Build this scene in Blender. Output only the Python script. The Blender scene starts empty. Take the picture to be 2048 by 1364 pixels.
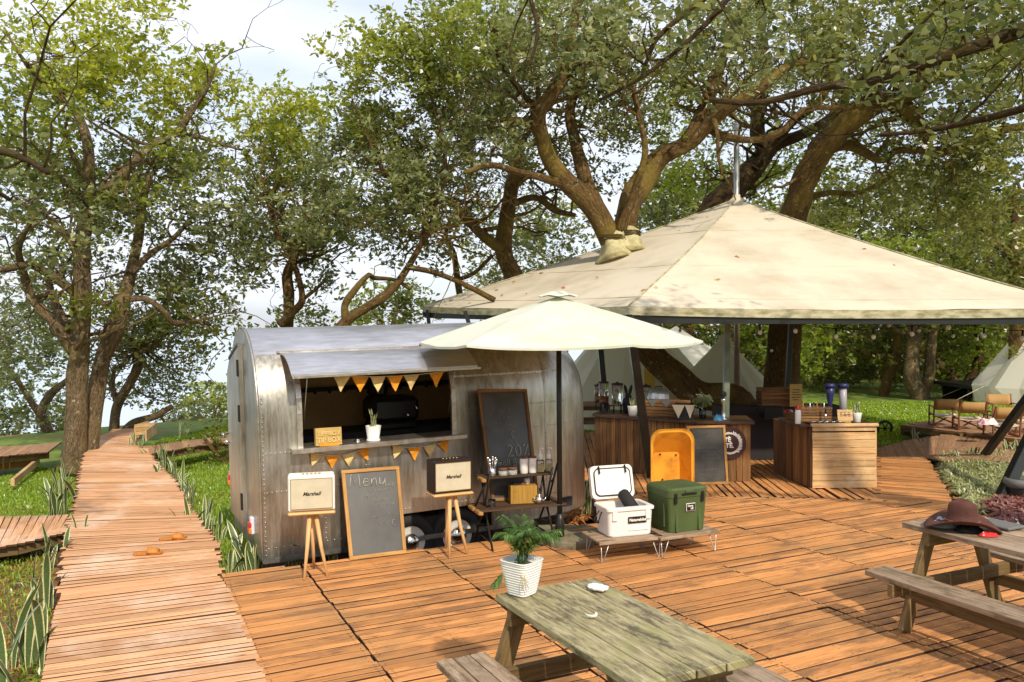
import bpy, math, random
import numpy as np
from mathutils import Vector, Matrix, noise
R = math.radians
random.seed(7); rng = np.random.default_rng(7)
C = bpy.context.scene.collection
scn = bpy.context.scene

# ------------------------------------------------------------------ camera
F = 1650.0; CX, CY = 1024.0, 682.0; EYE = 2.2
pitch, roll = R(1.15), R(-.42)
Rp = Matrix(((1,0,0),(0,math.cos(pitch),-math.sin(pitch)),(0,math.sin(pitch),math.cos(pitch))))
Rr = Matrix(((math.cos(roll),0,math.sin(roll)),(0,1,0),(-math.sin(roll),0,math.cos(roll))))
RC = Rr @ Rp                       # rows: right, forward, up
right, fwd, up = RC[0].copy(), RC[1].copy(), RC[2].copy()
cam = bpy.data.cameras.new('camera'); cam.sensor_width = 36; cam.lens = F/2048*36; cam.clip_end = 6000; cam.clip_start = .05
camo = bpy.data.objects.new('camera', cam); C.objects.link(camo)
camo.matrix_world = Matrix(((right.x,up.x,-fwd.x,0),(right.y,up.y,-fwd.y,0),(right.z,up.z,-fwd.z,EYE),(0,0,0,1)))
scn.camera = camo

# ------------------------------------------------------------------ world + sun
SUN_AZ, SUN_EL = 158.0, 41.0       # sun behind the viewer's right shoulder
w = bpy.data.worlds.new("World"); scn.world = w; w.use_nodes = True
nt = w.node_tree; nt.nodes.clear()
def N(nt, typ, **kw):
    n = nt.nodes.new(typ)
    for k, v in kw.items():
        if k in n.inputs.keys() if isinstance(k, str) else False: n.inputs[k].default_value = v
        elif hasattr(n, k): setattr(n, k, v)
    return n
sky = N(nt, 'ShaderNodeTexSky', sky_type='NISHITA', sun_disc=False)
sky.sun_elevation = R(SUN_EL); sky.sun_rotation = R(SUN_AZ); sky.dust_density = 2.0; sky.air_density = 1.0
tc = N(nt, 'ShaderNodeTexCoord'); mp = N(nt, 'ShaderNodeMapping'); mp.inputs['Scale'].default_value = (1.2, 1.2, 5.0)
mp.inputs['Rotation'].default_value = (0, R(14), 0)
no = N(nt, 'ShaderNodeTexNoise'); no.inputs['Scale'].default_value = 1.7; no.inputs['Detail'].default_value = 7; no.inputs['Roughness'].default_value = .5
cr = N(nt, 'ShaderNodeValToRGB'); cr.color_ramp.elements[0].position = .36; cr.color_ramp.elements[1].position = .6
cr.color_ramp.elements[0].color = (.55,.55,.55,1); cr.color_ramp.elements[1].color = (.98,.98,.98,1)
mx = N(nt, 'ShaderNodeMix', data_type='RGBA'); mx.inputs[7].default_value = (5.7, 6.0, 6.6, 1)
bg = N(nt, 'ShaderNodeBackground'); bg.inputs['Strength'].default_value = .145; wo = N(nt, 'ShaderNodeOutputWorld')
L = nt.links.new
L(tc.outputs['Generated'], mp.inputs[0]); L(mp.outputs[0], no.inputs['Vector']); L(no.outputs['Fac'], cr.inputs[0])
L(cr.outputs[0], mx.inputs[0]); L(sky.outputs[0], mx.inputs[6]); L(mx.outputs[2], bg.inputs[0]); L(bg.outputs[0], wo.inputs[0])
sl = bpy.data.lights.new('sun', 'SUN'); sl.energy = 3.2; sl.angle = R(1.2); sl.color = (1, .9, .74)
so = bpy.data.objects.new('sun', sl); C.objects.link(so)
az, el = R(SUN_AZ), R(SUN_EL)
sd = Vector((math.sin(az)*math.cos(el), math.cos(az)*math.cos(el), math.sin(el)))
so.rotation_euler = sd.to_track_quat('Z', 'Y').to_euler(); so.location = (6, -6, 12)
scn.view_settings.view_transform = 'Standard'; scn.view_settings.look = 'None'
scn.view_settings.exposure = 0.34; scn.view_settings.gamma = 1
scn.cycles.max_bounces = 6; scn.cycles.transparent_max_bounces = 8

# ------------------------------------------------------------------ placing helpers
def ray(x, y):
    return (right*((x-CX)/F) + up*(-(y-CY)/F) + fwd)
def G(x, y, z=0.0):                # where a sight line meets the level z
    d = ray(x, y); t = (z-EYE)/d.z
    return Vector((d.x*t, d.y*t, z))
def D(x, y, Y):                    # a point at distance Y ahead
    d = ray(x, y); t = Y/d.y
    return Vector((d.x*t, Y, EYE+d.z*t))

# ------------------------------------------------------------------ things
WM = {}
def bark(name, c1, c2, moss, lichen):
    """ridged bark with moss washes and pale lichen spots"""
    m = bpy.data.materials.new(name); m.use_nodes = True; t = m.node_tree; b = t.nodes['Principled BSDF']; l = t.links.new; b.inputs['Roughness'].default_value = .92; b.inputs['Specular IOR Level'].default_value = .2
    tc = N(t, 'ShaderNodeTexCoord'); mp = N(t, 'ShaderNodeMapping'); mp.inputs['Scale'].default_value = (1.6, 9, 1); l(tc.outputs['UV'], mp.inputs[0])
    n1 = N(t, 'ShaderNodeTexNoise'); n1.inputs['Scale'].default_value = 5; n1.inputs['Detail'].default_value = 9; n1.inputs['Roughness'].default_value = .72; n1.inputs['Distortion'].default_value = .8; l(mp.outputs[0], n1.inputs['Vector'])
    rp = N(t, 'ShaderNodeValToRGB'); rp.color_ramp.elements[0].position = .40; rp.color_ramp.elements[1].position = .60; rp.color_ramp.elements[0].color = (*c2,1); rp.color_ramp.elements[1].color = (*c1,1); l(n1.outputs['Fac'], rp.inputs[0]); out = rp.outputs[0]
    for sc, lo, hi, col, det in ((1.1,.50,.62,moss,5),(9,.66,.69,lichen,2)):
        nb = N(t, 'ShaderNodeTexNoise'); nb.inputs['Scale'].default_value = sc; nb.inputs['Detail'].default_value = det; l(tc.outputs['Object'], nb.inputs['Vector'])
        rb = N(t, 'ShaderNodeValToRGB'); rb.color_ramp.elements[0].position = lo; rb.color_ramp.elements[1].position = hi; rb.color_ramp.elements[0].color = (0,0,0,1); rb.color_ramp.elements[1].color = (.7,.7,.7,1); l(nb.outputs['Fac'], rb.inputs[0])
        mx_ = N(t, 'ShaderNodeMix', data_type='RGBA'); mx_.inputs[7].default_value = (*col,1); l(rb.outputs[0], mx_.inputs[0]); l(out, mx_.inputs[6]); out = mx_.outputs[2]
    l(out, b.inputs['Base Color'])
    n2 = N(t, 'ShaderNodeTexNoise'); n2.inputs['Scale'].default_value = 14; n2.inputs['Detail'].default_value = 6; l(tc.outputs['Object'], n2.inputs['Vector'])
    ad = N(t, 'ShaderNodeMath', operation='ADD'); l(n1.outputs['Fac'], ad.inputs[0]); l(n2.outputs['Fac'], ad.inputs[1])
    bp = N(t, 'ShaderNodeBump'); bp.inputs['Strength'].default_value = 1; bp.inputs['Distance'].default_value = .05; l(ad.outputs[0], bp.inputs['Height']); l(bp.outputs[0], b.inputs['Normal'])
    return m
def tag(o, label=None, cat=None, group=None, kind=None):
    if label: o['label'] = label
    if cat: o['category'] = cat
    if group: o['group'] = group
    if kind: o['kind'] = kind
    return o
def thing(name, label, cat, loc=(0,0,0), rz=0, group=None, rot=None):
    o = bpy.data.objects.new(name, None); o.empty_display_size = .1; C.objects.link(o)
    o.location = loc; o.rotation_euler = rot if rot else (0,0,rz)
    WM[o.name] = Matrix.Translation(Vector(loc)) @ o.rotation_euler.to_matrix().to_4x4()
    return tag(o, label, cat, group)
def kids(o): return [c for c in bpy.data.objects if c.parent == o]
def copy_tree(o, parent=None, label=None, loc=None, rz=None):
    ch = kids(o); c = o.copy(); C.objects.link(c); c.parent = parent
    if parent is None:
        if loc is not None: c.location = loc
        if rz is not None: c.rotation_euler = (0,0,rz)
        if label: c['label'] = label
        WM[c.name] = Matrix.Translation(c.location) @ c.rotation_euler.to_matrix().to_4x4()
    for k in ch: copy_tree(k, c)
    return c

class MB:
    """collects faces (with u,v in metres and one random value per piece)"""
    def __init__(s): s.v = []; s.f = []; s.uv = []; s.r = []; s.sm = []; s.mi = []
    def add(s, vs, fs, uvs=None, rnd=None, smooth=False, mi=None):
        b = len(s.v); s.v += [tuple(p) for p in vs]
        r = random.random() if rnd is None else rnd
        for i, f in enumerate(fs):
            s.f.append(tuple(b+k for k in f)); s.r.append(r); s.sm.append(smooth); s.mi.append(mi[i] if mi else 0)
            s.uv.append(uvs[i] if uvs else [(vs[k][0]+vs[k][1]*.3, vs[k][2]) for k in f])
        return s
    def box(s, c, sz, rot=None, rnd=None, bev=0.0, tap=1.0, axis=0, side=False):
        """box centred at c; axis = the grain direction"""
        r = random.random() if rnd is None else rnd; off = r*37
        hx, hy, hz = (q/2 for q in sz); m = rot if rot is not None else Matrix.Identity(3)
        b = min(bev, hx*.9, hy*.9, hz*.9); c = Vector(c)
        if b <= 0:
            P = [(-hx,-hy,-hz),(hx,-hy,-hz),(hx,hy,-hz),(-hx,hy,-hz),(-hx*tap,-hy*tap,hz),(hx*tap,-hy*tap,hz),(hx*tap,hy*tap,hz),(-hx*tap,hy*tap,hz)]
            Fc = [(0,3,2,1),(4,5,6,7),(0,1,5,4),(1,2,6,5),(2,3,7,6),(3,0,4,7)]
        else:                       # chamfered box: three rectangles rings
            P = []; Fc = []
            for sx in (-1,1):
                for sy in (-1,1):
                    for sz_ in (-1,1):
                        P += [(sx*hx, sy*(hy-b), sz_*(hz-b)), (sx*(hx-b), sy*hy, sz_*(hz-b)), (sx*(hx-b), sy*(hy-b), sz_*hz)]
            def k(sx, sy, sz_, a): return ((sx>0)*4+(sy>0)*2+(sz_>0))*3+a
            for q in (-1,1):
                Fc.append([k(q,-1,-1,0),k(q,1,-1,0),k(q,1,1,0),k(q,-1,1,0)][::q])
                Fc.append([k(-1,q,-1,1),k(-1,q,1,1),k(1,q,1,1),k(1,q,-1,1)][::q])
                Fc.append([k(-1,-1,q,2),k(1,-1,q,2),k(1,1,q,2),k(-1,1,q,2)][::q])
            for a in (-1,1):
                for d in (-1,1):
                    Fc.append([k(a,d,-1,0),k(a,d,-1,1),k(a,d,1,1),k(a,d,1,0)][::a*d])
                    Fc.append([k(-1,a,d,1),k(-1,a,d,2),k(1,a,d,2),k(1,a,d,1)][::a*d])
                    Fc.append([k(a,-1,d,0),k(a,1,d,0),k(a,1,d,2),k(a,-1,d,2)][::a*d])
            for sx in (-1,1):
                for sy in (-1,1):
                    for sz_ in (-1,1):
                        Fc.append([k(sx,sy,sz_,0),k(sx,sy,sz_,1),k(sx,sy,sz_,2)][::sx*sy*sz_])
        uvs = []
        o1, o2 = (axis+1)%3, (axis+2)%3
        for f in Fc:
            u = []
            for i in f:
                p = P[i]; u.append((p[axis]+off, p[o1]+p[o2]*.97+off*.31))
            uvs.append(u)
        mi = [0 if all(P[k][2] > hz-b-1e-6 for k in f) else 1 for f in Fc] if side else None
        return s.add([c + m@Vector(p) for p in P], Fc, uvs, r, mi=mi)
    def beam(s, p, q, w, h, upv=(0,0,1), rnd=None, bev=0.0, side=False):
        p, q = Vector(p), Vector(q); x = (q-p); l = x.length; x.normalize()
        u = Vector(upv); y = u.cross(x)
        if y.length < 1e-4: y = Vector((0,1,0)).cross(x)
        y.normalize(); z = x.cross(y)
        m = Matrix((x, y, z)).transposed()
        return s.box((p+q)/2, (l, w, h), m, rnd, bev, side=side)
    def tube(s, pts, rad, seg=8, cap=True, rnd=None, wob=0.0, smooth=True):
        pts = [Vector(p) for p in pts]; n = len(pts); r = random.random() if rnd is None else rnd
        if not hasattr(rad, '__len__'): rad = [rad]*n
        vs = []; L_ = 0; us = []
        ref = None
        for i, p in enumerate(pts):
            t = (pts[min(i+1,n-1)]-pts[max(i-1,0)])
            if t.length < 1e-9: t = Vector((0,0,1))
            t.normalize()
            if ref is None:
                ref = t.orthogonal().normalized()
            else: 
                ref = (ref - t*ref.dot(t))
                if ref.length < 1e-6: ref = t.orthogonal()
                ref.normalize()
            b = t.cross(ref)
            if i: L_ += (p-pts[i-1]).length
            us.append(L_)
            for k in range(seg):
                a = 2*math.pi*k/seg; rr = rad[i]*(1+(wob*(noise.noise(Vector((math.cos(a)*1.3, math.sin(a)*1.3, L_*1.7+r*50)))) if wob else 0))
                vs.append(p+(ref*math.cos(a)+b*math.sin(a))*rr)
        fs = []; uvs = []
        for i in range(n-1):
            for k in range(seg):
                k2 = (k+1)%seg
                fs.append((i*seg+k, i*seg+k2, (i+1)*seg+k2, (i+1)*seg+k))
                c = max(rad[i], .003)*2*math.pi/seg
                uvs.append([(us[i]+r*9, k*c), (us[i]+r*9, (k+1)*c), (us[i+1]+r*9, (k+1)*c), (us[i+1]+r*9, k*c)])
        if cap:
            fs.append(tuple(range(seg))[::-1]); uvs.append([(0,0)]*seg)
            fs.append(tuple((n-1)*seg+k for k in range(seg))); uvs.append([(0,0)]*seg)
        s.add(vs, fs, uvs, r, smooth); return s
    def lathe(s, prof, c=(0,0,0), seg=20, m=None, rnd=None, smooth=True, sq=0.0, cap=True):
        """profile [(radius, z)...] turned round z at c; sq makes it squarer"""
        vs = []; c = Vector(c); m = m if m is not None else Matrix.Identity(3)
        for (r, z) in prof:
            for k in range(seg):
                a = 2*math.pi*k/seg; ca, sa = math.cos(a), math.sin(a)
                g = 1.0
                if sq: g = 1/((abs(ca)**(2+sq*6)+abs(sa)**(2+sq*6))**(1/(2+sq*6)))
                vs.append(c+m@Vector((r*ca*g, r*sa*g, z)))
        fs = []
        n = len(prof)
        for i in range(n-1):
            for k in range(seg):
                k2 = (k+1)%seg; fs.append((i*seg+k, i*seg+k2, (i+1)*seg+k2, (i+1)*seg+k))
        if cap and prof[0][0] > 1e-5: fs.append(tuple(range(seg))[::-1])
        if cap and prof[-1][0] > 1e-5: fs.append(tuple((n-1)*seg+k for k in range(seg)))
        return s.add(vs, fs, None, rnd, smooth)
    def ball(s, c, r, seg=10, sc=(1,1,1), rnd=None, m=None):
        c = Vector(c); vs = []; fs = []; h = max(4, seg//2+1)
        for i in range(h+1):
            t = math.pi*i/h
            for k in range(seg):
                a = 2*math.pi*k/seg; p = Vector((r*sc[0]*math.sin(t)*math.cos(a), r*sc[1]*math.sin(t)*math.sin(a), r*sc[2]*math.cos(t)))
                vs.append(c+(m@p if m else p))
        for i in range(h):
            for k in range(seg):
                k2 = (k+1)%seg; fs.append((i*seg+k, (i+1)*seg+k, (i+1)*seg+k2, i*seg+k2))
        return s.add(vs, fs, None, rnd, True)
    def prism(s, outline, o, ax, ay, an, t, rnd=None, smooth=False):
        """outline (a,b) in the plane (ax, ay) at o, pushed t along an"""
        o, ax, ay, an = Vector(o), Vector(ax), Vector(ay), Vector(an); n = len(outline)
        vs = [o+ax*a+ay*b for a, b in outline]+[o+ax*a+ay*b+an*t for a, b in outline]
        fs = [tuple(range(n))[::-1], tuple(range(n, 2*n))]+[(i, (i+1)%n, n+(i+1)%n, n+i) for i in range(n)]
        uvs = [[(vs[k].x+vs[k].y, vs[k].z) for k in f] for f in fs]
        return s.add(vs, fs, uvs, rnd, smooth)
    def build(s, name, mat, parent=None, world=False, mat2=None):
        me = bpy.data.meshes.new(name)
        vs = s.v
        if parent is not None and world:
            root = parent
            while root.parent: root = root.parent
            inv = WM[root.name].inverted(); vs = [tuple(inv@Vector(p)) for p in vs]
        me.from_pydata(vs, [], s.f); me.materials.append(mat)
        if mat2: me.materials.append(mat2); me.polygons.foreach_set('material_index', s.mi)
        uvl = me.uv_layers.new(name='UVMap')
        flat = np.array([c for f in s.uv for p in f for c in p], dtype=np.float32)
        if len(flat) == len(me.loops)*2: uvl.data.foreach_set('uv', flat)
        at = me.attributes.new('rnd', 'FLOAT', 'FACE'); at.data.foreach_set('value', np.array(s.r, dtype=np.float32))
        me.polygons.foreach_set('use_smooth', s.sm)
        me.update()
        o = bpy.data.objects.new(name, me); C.objects.link(o)
        if parent is not None: o.parent = parent
        return o
def structure(o): o['kind'] = 'structure'; return o

# ------------------------------------------------------------------ materials
def mat(name, col, rough=.6, metal=0.0, var=0.0, nscale=4.0, col2=None, bump=0.0, bscale=30.0, coord='Object', trans=0.0, spec=.5, stretch=(1,1,1), rndvar=0.0, alpha=1.0, detail=6, ramp=(.35,.65)):
    m = bpy.data.materials.new(name); m.use_nodes = True; t = m.node_tree; b = t.nodes['Principled BSDF']
    b.inputs['Roughness'].default_value = rough; b.inputs['Metallic'].default_value = metal
    b.inputs['Specular IOR Level'].default_value = spec
    b.inputs['Transmission Weight'].default_value = trans
    c4 = (*col, 1); b.inputs['Base Color'].default_value = c4
    l = t.links.new
    if var or col2 or bump or rndvar:
        tc = N(t, 'ShaderNodeTexCoord'); mp = N(t, 'ShaderNodeMapping'); mp.inputs['Scale'].default_value = stretch
        l(tc.outputs[coord], mp.inputs[0]); vec = mp.outputs[0]
        n1 = N(t, 'ShaderNodeTexNoise'); n1.inputs['Scale'].default_value = nscale; n1.inputs['Detail'].default_value = detail; n1.inputs['Roughness'].default_value = .62
        l(vec, n1.inputs['Vector'])
        rp = N(t, 'ShaderNodeValToRGB'); rp.color_ramp.elements[0].position = ramp[0]; rp.color_ramp.elements[1].position = ramp[1]
        c2 = col2 if col2 else tuple(max(0, c*(1-var)) for c in col)
        rp.color_ramp.elements[0].color = (*c2, 1); rp.color_ramp.elements[1].color = c4
        l(n1.outputs['Fac'], rp.inputs[0]); out = rp.outputs[0]
        if rndvar:
            at = N(t, 'ShaderNodeAttribute'); at.attribute_name = 'rnd'
            mr = N(t, 'ShaderNodeMapRange'); mr.inputs['To Min'].default_value = 1-rndvar; mr.inputs['To Max'].default_value = 1+rndvar
            l(at.outputs['Fac'], mr.inputs['Value']); hs = N(t, 'ShaderNodeHueSaturation'); l(mr.outputs[0], hs.inputs['Value']); l(out, hs.inputs['Color']); out = hs.outputs[0]
        l(out, b.inputs['Base Color'])
        if bump:
            n2 = N(t, 'ShaderNodeTexNoise'); n2.inputs['Scale'].default_value = bscale; n2.inputs['Detail'].default_value = 5
            l(vec, n2.inputs['Vector']); bp = N(t, 'ShaderNodeBump'); bp.inputs['Strength'].default_value = bump; bp.inputs['Distance'].default_value = .02
            l(n2.outputs['Fac'], bp.inputs['Height']); l(bp.outputs[0], b.inputs['Normal'])
    return m
def wood(name, c1, c2, c3=None, rough=.7, rv=.25, blotch=None, bl=(.5,.7), grain=(2.2,60), bump=.35, dark=.25, bscale=1.6, spec=.3, blotch2=None, b2s=3.0):
    """planks: grain along u, one tone per plank, worn blotches across planks"""
    m = bpy.data.materials.new(name); m.use_nodes = True; t = m.node_tree; b = t.nodes['Principled BSDF']; l = t.links.new
    b.inputs['Roughness'].default_value = rough; b.inputs['Specular IOR Level'].default_value = spec
    tc = N(t, 'ShaderNodeTexCoord'); at = N(t, 'ShaderNodeAttribute'); at.attribute_name = 'rnd'
    mp = N(t, 'ShaderNodeMapping'); mp.inputs['Scale'].default_value = (grain[0], grain[1], 1); l(tc.outputs['UV'], mp.inputs[0])
    n1 = N(t, 'ShaderNodeTexNoise'); n1.inputs['Scale'].default_value = 1; n1.inputs['Detail'].default_value = 8; n1.inputs['Roughness'].default_value = .65; n1.inputs['Distortion'].default_value = .6
    l(mp.outputs[0], n1.inputs['Vector'])
    rp = N(t, 'ShaderNodeValToRGB'); e = rp.color_ramp.elements; e[0].position = .28; e[1].position = .68
    e[0].color = (*c2, 1); e[1].color = (*c1, 1)
    if c3: x = e.new(.5); x.color = (*c3, 1)
    l(n1.outputs['Fac'], rp.inputs[0]); out = rp.outputs[0]
    mr = N(t, 'ShaderNodeMapRange'); mr.inputs['To Min'].default_value = 1-rv; mr.inputs['To Max'].default_value = 1+rv*.8
    l(at.outputs['Fac'], mr.inputs['Value']); hs = N(t, 'ShaderNodeHueSaturation'); l(mr.outputs[0], hs.inputs['Value']); l(out, hs.inputs['Color']); out = hs.outputs[0]
    # knots and dark streaks
    mk = N(t, 'ShaderNodeMapping'); mk.inputs['Scale'].default_value = (3.0, 14, 1); l(tc.outputs['UV'], mk.inputs[0])
    nk = N(t, 'ShaderNodeTexNoise'); nk.inputs['Scale'].default_value = 1.3; nk.inputs['Detail'].default_value = 3; l(mk.outputs[0], nk.inputs['Vector'])
    rk = N(t, 'ShaderNodeValToRGB'); rk.color_ramp.elements[0].position = .63; rk.color_ramp.elements[1].position = .74
    rk.color_ramp.elements[0].color = (0,0,0,1); rk.color_ramp.elements[1].color = (.75,.75,.75,1); l(nk.outputs['Fac'], rk.inputs[0])
    mk2 = N(t, 'ShaderNodeMix', data_type='RGBA'); mk2.inputs[7].default_value = tuple(c*dark for c in c2)+(1,)
    l(rk.outputs[0], mk2.inputs[0]); l(out, mk2.inputs[6]); out = mk2.outputs[2]
    if blotch:
        nb = N(t, 'ShaderNodeTexNoise'); nb.inputs['Scale'].default_value = bscale; nb.inputs['Detail'].default_value = 7; nb.inputs['Roughness'].default_value = .7
        l(tc.outputs['Object'], nb.inputs['Vector'])
        rb = N(t, 'ShaderNodeValToRGB'); rb.color_ramp.elements[0].position = bl[0]; rb.color_ramp.elements[1].position = bl[1]
        rb.color_ramp.elements[0].color = (0,0,0,1); rb.color_ramp.elements[1].color = (.8,.8,.8,1); l(nb.outputs['Fac'], rb.inputs[0])
        m2 = N(t, 'ShaderNodeMix', data_type='RGBA'); m2.inputs[7].default_value = (*blotch, 1); l(rb.outputs[0], m2.inputs[0]); l(out, m2.inputs[6]); out = m2.outputs[2]
    if blotch2:
        mp2 = N(t, 'ShaderNodeMapping'); mp2.inputs['Scale'].default_value = (1, 3.2, 1); mp2.inputs['Location'].default_value = (4, 2, 0); l(tc.outputs['UV'], mp2.inputs[0])
        nb = N(t, 'ShaderNodeTexNoise'); nb.inputs['Scale'].default_value = b2s; nb.inputs['Detail'].default_value = 9; nb.inputs['Roughness'].default_value = .75; l(mp2.outputs[0], nb.inputs['Vector'])
        rb = N(t, 'ShaderNodeValToRGB'); rb.color_ramp.elements[0].position = .50; rb.color_ramp.elements[1].position = .60
        rb.color_ramp.elements[0].color = (0,0,0,1); rb.color_ramp.elements[1].color = (.8,.8,.8,1); l(nb.outputs['Fac'], rb.inputs[0])
        m3 = N(t, 'ShaderNodeMix', data_type='RGBA'); m3.inputs[7].default_value = (*blotch2, 1); l(rb.outputs[0], m3.inputs[0]); l(out, m3.inputs[6]); out = m3.outputs[2]
    l(out, b.inputs['Base Color'])
    bp = N(t, 'ShaderNodeBump'); bp.inputs['Strength'].default_value = bump; bp.inputs['Distance'].default_value = .006
    l(n1.outputs['Fac'], bp.inputs['Height']); l(bp.outputs[0], b.inputs['Normal'])
    return m
def leafmat(name, cols, trans=.35, rough=.45, tcol=None):
    m = bpy.data.materials.new(name); m.use_nodes = True; t = m.node_tree; b = t.nodes['Principled BSDF']; l = t.links.new
    at = N(t, 'ShaderNodeAttribute'); at.attribute_name = 'rnd'
    rp = N(t, 'ShaderNodeValToRGB'); e = rp.color_ramp.elements
    for i, c in enumerate(cols):
        p = i/(len(cols)-1)
        x = e[0] if i == 0 else (e[1] if i == len(cols)-1 else e.new(p))
        x.position = p; x.color = (*c, 1)
    l(at.outputs['Fac'], rp.inputs[0]); l(rp.outputs[0], b.inputs['Base Color']); b.inputs['Roughness'].default_value = rough
    tr = N(t, 'ShaderNodeBsdfTranslucent'); ms = N(t, 'ShaderNodeMixShader'); ms.inputs[0].default_value = trans
    hs = N(t, 'ShaderNodeHueSaturation'); hs.inputs['Value'].default_value = min(1.7, .95/max(cols[-1])); hs.inputs['Saturation'].default_value = 1.1; hs.inputs['Hue'].default_value = .49 if max(cols[-1]) < .8 else .5
    l(rp.outputs[0], hs.inputs['Color']); l(hs.outputs[0], tr.inputs[0]); l(b.outputs[0], ms.inputs[1]); l(tr.outputs[0], ms.inputs[2])
    l(ms.outputs[0], t.nodes['Material Output'].inputs[0])
    return m

M = {}
M['deck'] = wood('deck_timber', (.68,.325,.112), (.33,.13,.036), (.58,.25,.08), rv=.28, blotch=(.27,.17,.075), bl=(.48,.72), bscale=.9, grain=(2.2,75), bump=.5, blotch2=(.22,.11,.05), b2s=1.3)
M['board'] = wood('boardwalk_timber', (.72,.415,.225), (.40,.18,.08), (.62,.325,.16), rv=.24, blotch=(.76,.55,.40), bl=(.5,.68), bscale=1.1)
M['edge'] = mat('grimy_gap_shade', (.075,.035,.018), .95)  # grimy board sides, darkened to paint the gap shade; screws share it
M['path'] = wood('path_timber', (.48,.29,.16), (.22,.11,.05), (.38,.21,.11), rv=.25, blotch=(.22,.13,.07), bl=(.5,.7))
M['bar'] = wood('bar_timber', (.30,.16,.06), (.085,.035,.012), (.19,.09,.03), rv=.45, grain=(1.6,40))
M['crate'] = wood('pale_pallet_timber', (.66,.44,.22), (.34,.18,.07), (.55,.34,.15), rv=.22, grain=(1.8,35), bscale=3, blotch=(.72,.55,.33), bl=(.5,.7))
M['mossy'] = wood('mossy_timber', (.50,.43,.27), (.12,.095,.05), (.33,.28,.15), rv=.16, blotch=(.29,.275,.11), bl=(.50,.66), grain=(5,42), bscale=5, dark=.4, bump=.6, blotch2=(.055,.045,.032))
M['weath'] = wood('weathered_timber', (.44,.32,.22), (.16,.105,.06), (.32,.225,.145), rv=.22, blotch=(.40,.31,.23), bl=(.5,.7), grain=(2.5,45), bscale=4, blotch2=(.13,.09,.05), b2s=2.2)
M['leg'] = wood('leg_timber', (.25,.165,.075), (.085,.05,.018), (.17,.11,.045), rv=.2, grain=(2.5,40), bscale=4, blotch=(.17,.15,.05), bl=(.5,.7))
M['frame'] = wood('chalkboard_frame_timber', (.52,.30,.10), (.27,.13,.035), (.42,.22,.065), rv=.15, grain=(3,40))
M['pine'] = wood('stool_pine', (.75,.48,.22), (.55,.30,.11), (.68,.40,.17), rv=.08, grain=(2,40), dark=.7, rough=.5)
M['black'] = mat('black_metal', (.012,.011,.010), .45, spec=.4)
M['iron'] = mat('dark_post_paint', (.016,.018,.016), .4, var=.3, nscale=8)
M['postg'] = mat('greenish_post_paint', (.16,.19,.13), .4, var=.4, nscale=5)
M['steel'] = mat('polished_steel', (.75,.73,.70), .18, 1.0)
M['galv'] = mat('galvanised_steel', (.55,.56,.55), .35, .8, var=.2)
M['white'] = mat('white_plastic', (.80,.77,.72), .4)
M['ceramic'] = mat('white_glazed_pot', (.82,.80,.76), .3)
M['chalk'] = mat('chalkboard_slate', (.028,.026,.023), .30, var=.0, col2=(.075,.07,.06), nscale=2.6, spec=.5, ramp=(.38,.7))
M['chalkline'] = mat('chalk_writing', (.42,.40,.34), .9)
M['tex'] = mat('pale_text', (.85,.80,.74), .7)
M['ink'] = mat('dark_print', (.03,.025,.015), .5)
M['tent'] = mat('cream_canvas', (.62,.54,.405), .85, var=.0, col2=(.46,.385,.27), nscale=.9, bump=.05, bscale=14, ramp=(.3,.55), detail=9)
M['fascia'] = mat('stained_fascia', (.50,.46,.30), .7, col2=(.22,.20,.09), nscale=5, stretch=(1,1,3), ramp=(.35,.6))
M['umb'] = mat('pale_green_canvas', (.64,.635,.52), .85, col2=(.47,.51,.35), nscale=1.8, bump=.05, bscale=20, ramp=(.25,.55), detail=9)
M['bell'] = leafmat('bell_tent_canvas', [(.84,.80,.68), (.88,.84,.72)], trans=.5, rough=.9)
M['belly'] = mat('yellow_tent_door', (.72,.48,.10), .9, var=.25, nscale=3)
M['flagy'] = mat('straw_yellow_cloth', (.74,.54,.22), .9, var=.2, nscale=14)
M['flago'] = mat('orange_cloth', (.86,.34,.02), .9, var=.25, nscale=14)
M['soil'] = mat('red_soil', (.25,.10,.04), .95, col2=(.10,.045,.02), nscale=3, bump=.8, bscale=18)
M['bark'] = bark('tree_bark', (.21,.125,.04), (.055,.034,.014), (.24,.17,.035), (.34,.28,.17))
M['barkp'] = bark('pale_lichen_bark', (.27,.19,.105), (.08,.052,.026), (.25,.19,.07), (.50,.44,.33))
M['barkd'] = bark('dark_bark', (.11,.065,.026), (.03,.02,.010), (.12,.09,.025), (.22,.18,.11))
M['barkb'] = mat('black_wet_bark', (.012,.010,.009), .95, var=.5, nscale=5, bump=.6)
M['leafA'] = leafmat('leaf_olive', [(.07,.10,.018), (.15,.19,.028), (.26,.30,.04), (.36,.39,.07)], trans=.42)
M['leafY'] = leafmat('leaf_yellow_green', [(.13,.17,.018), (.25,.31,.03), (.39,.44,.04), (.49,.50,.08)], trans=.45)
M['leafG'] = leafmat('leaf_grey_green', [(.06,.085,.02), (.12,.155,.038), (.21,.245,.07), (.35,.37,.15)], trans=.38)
M['leafD'] = leafmat('leaf_deep', [(.04,.058,.012), (.085,.11,.02), (.16,.185,.032), (.27,.28,.055)], trans=.38)
M['leafB'] = leafmat('leaf_bright', [(.10,.15,.02), (.21,.27,.03), (.34,.40,.05)], trans=.44)
M['leafN'] = leafmat('leaf_large_near', [(.045,.07,.016), (.085,.115,.028), (.15,.18,.05), (.24,.255,.085)], trans=.40, rough=.55)
M['grass'] = leafmat('grass_blades', [(.09,.18,.012), (.18,.31,.02), (.30,.45,.03), (.42,.54,.06)], trans=.35, rough=.6)
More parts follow.
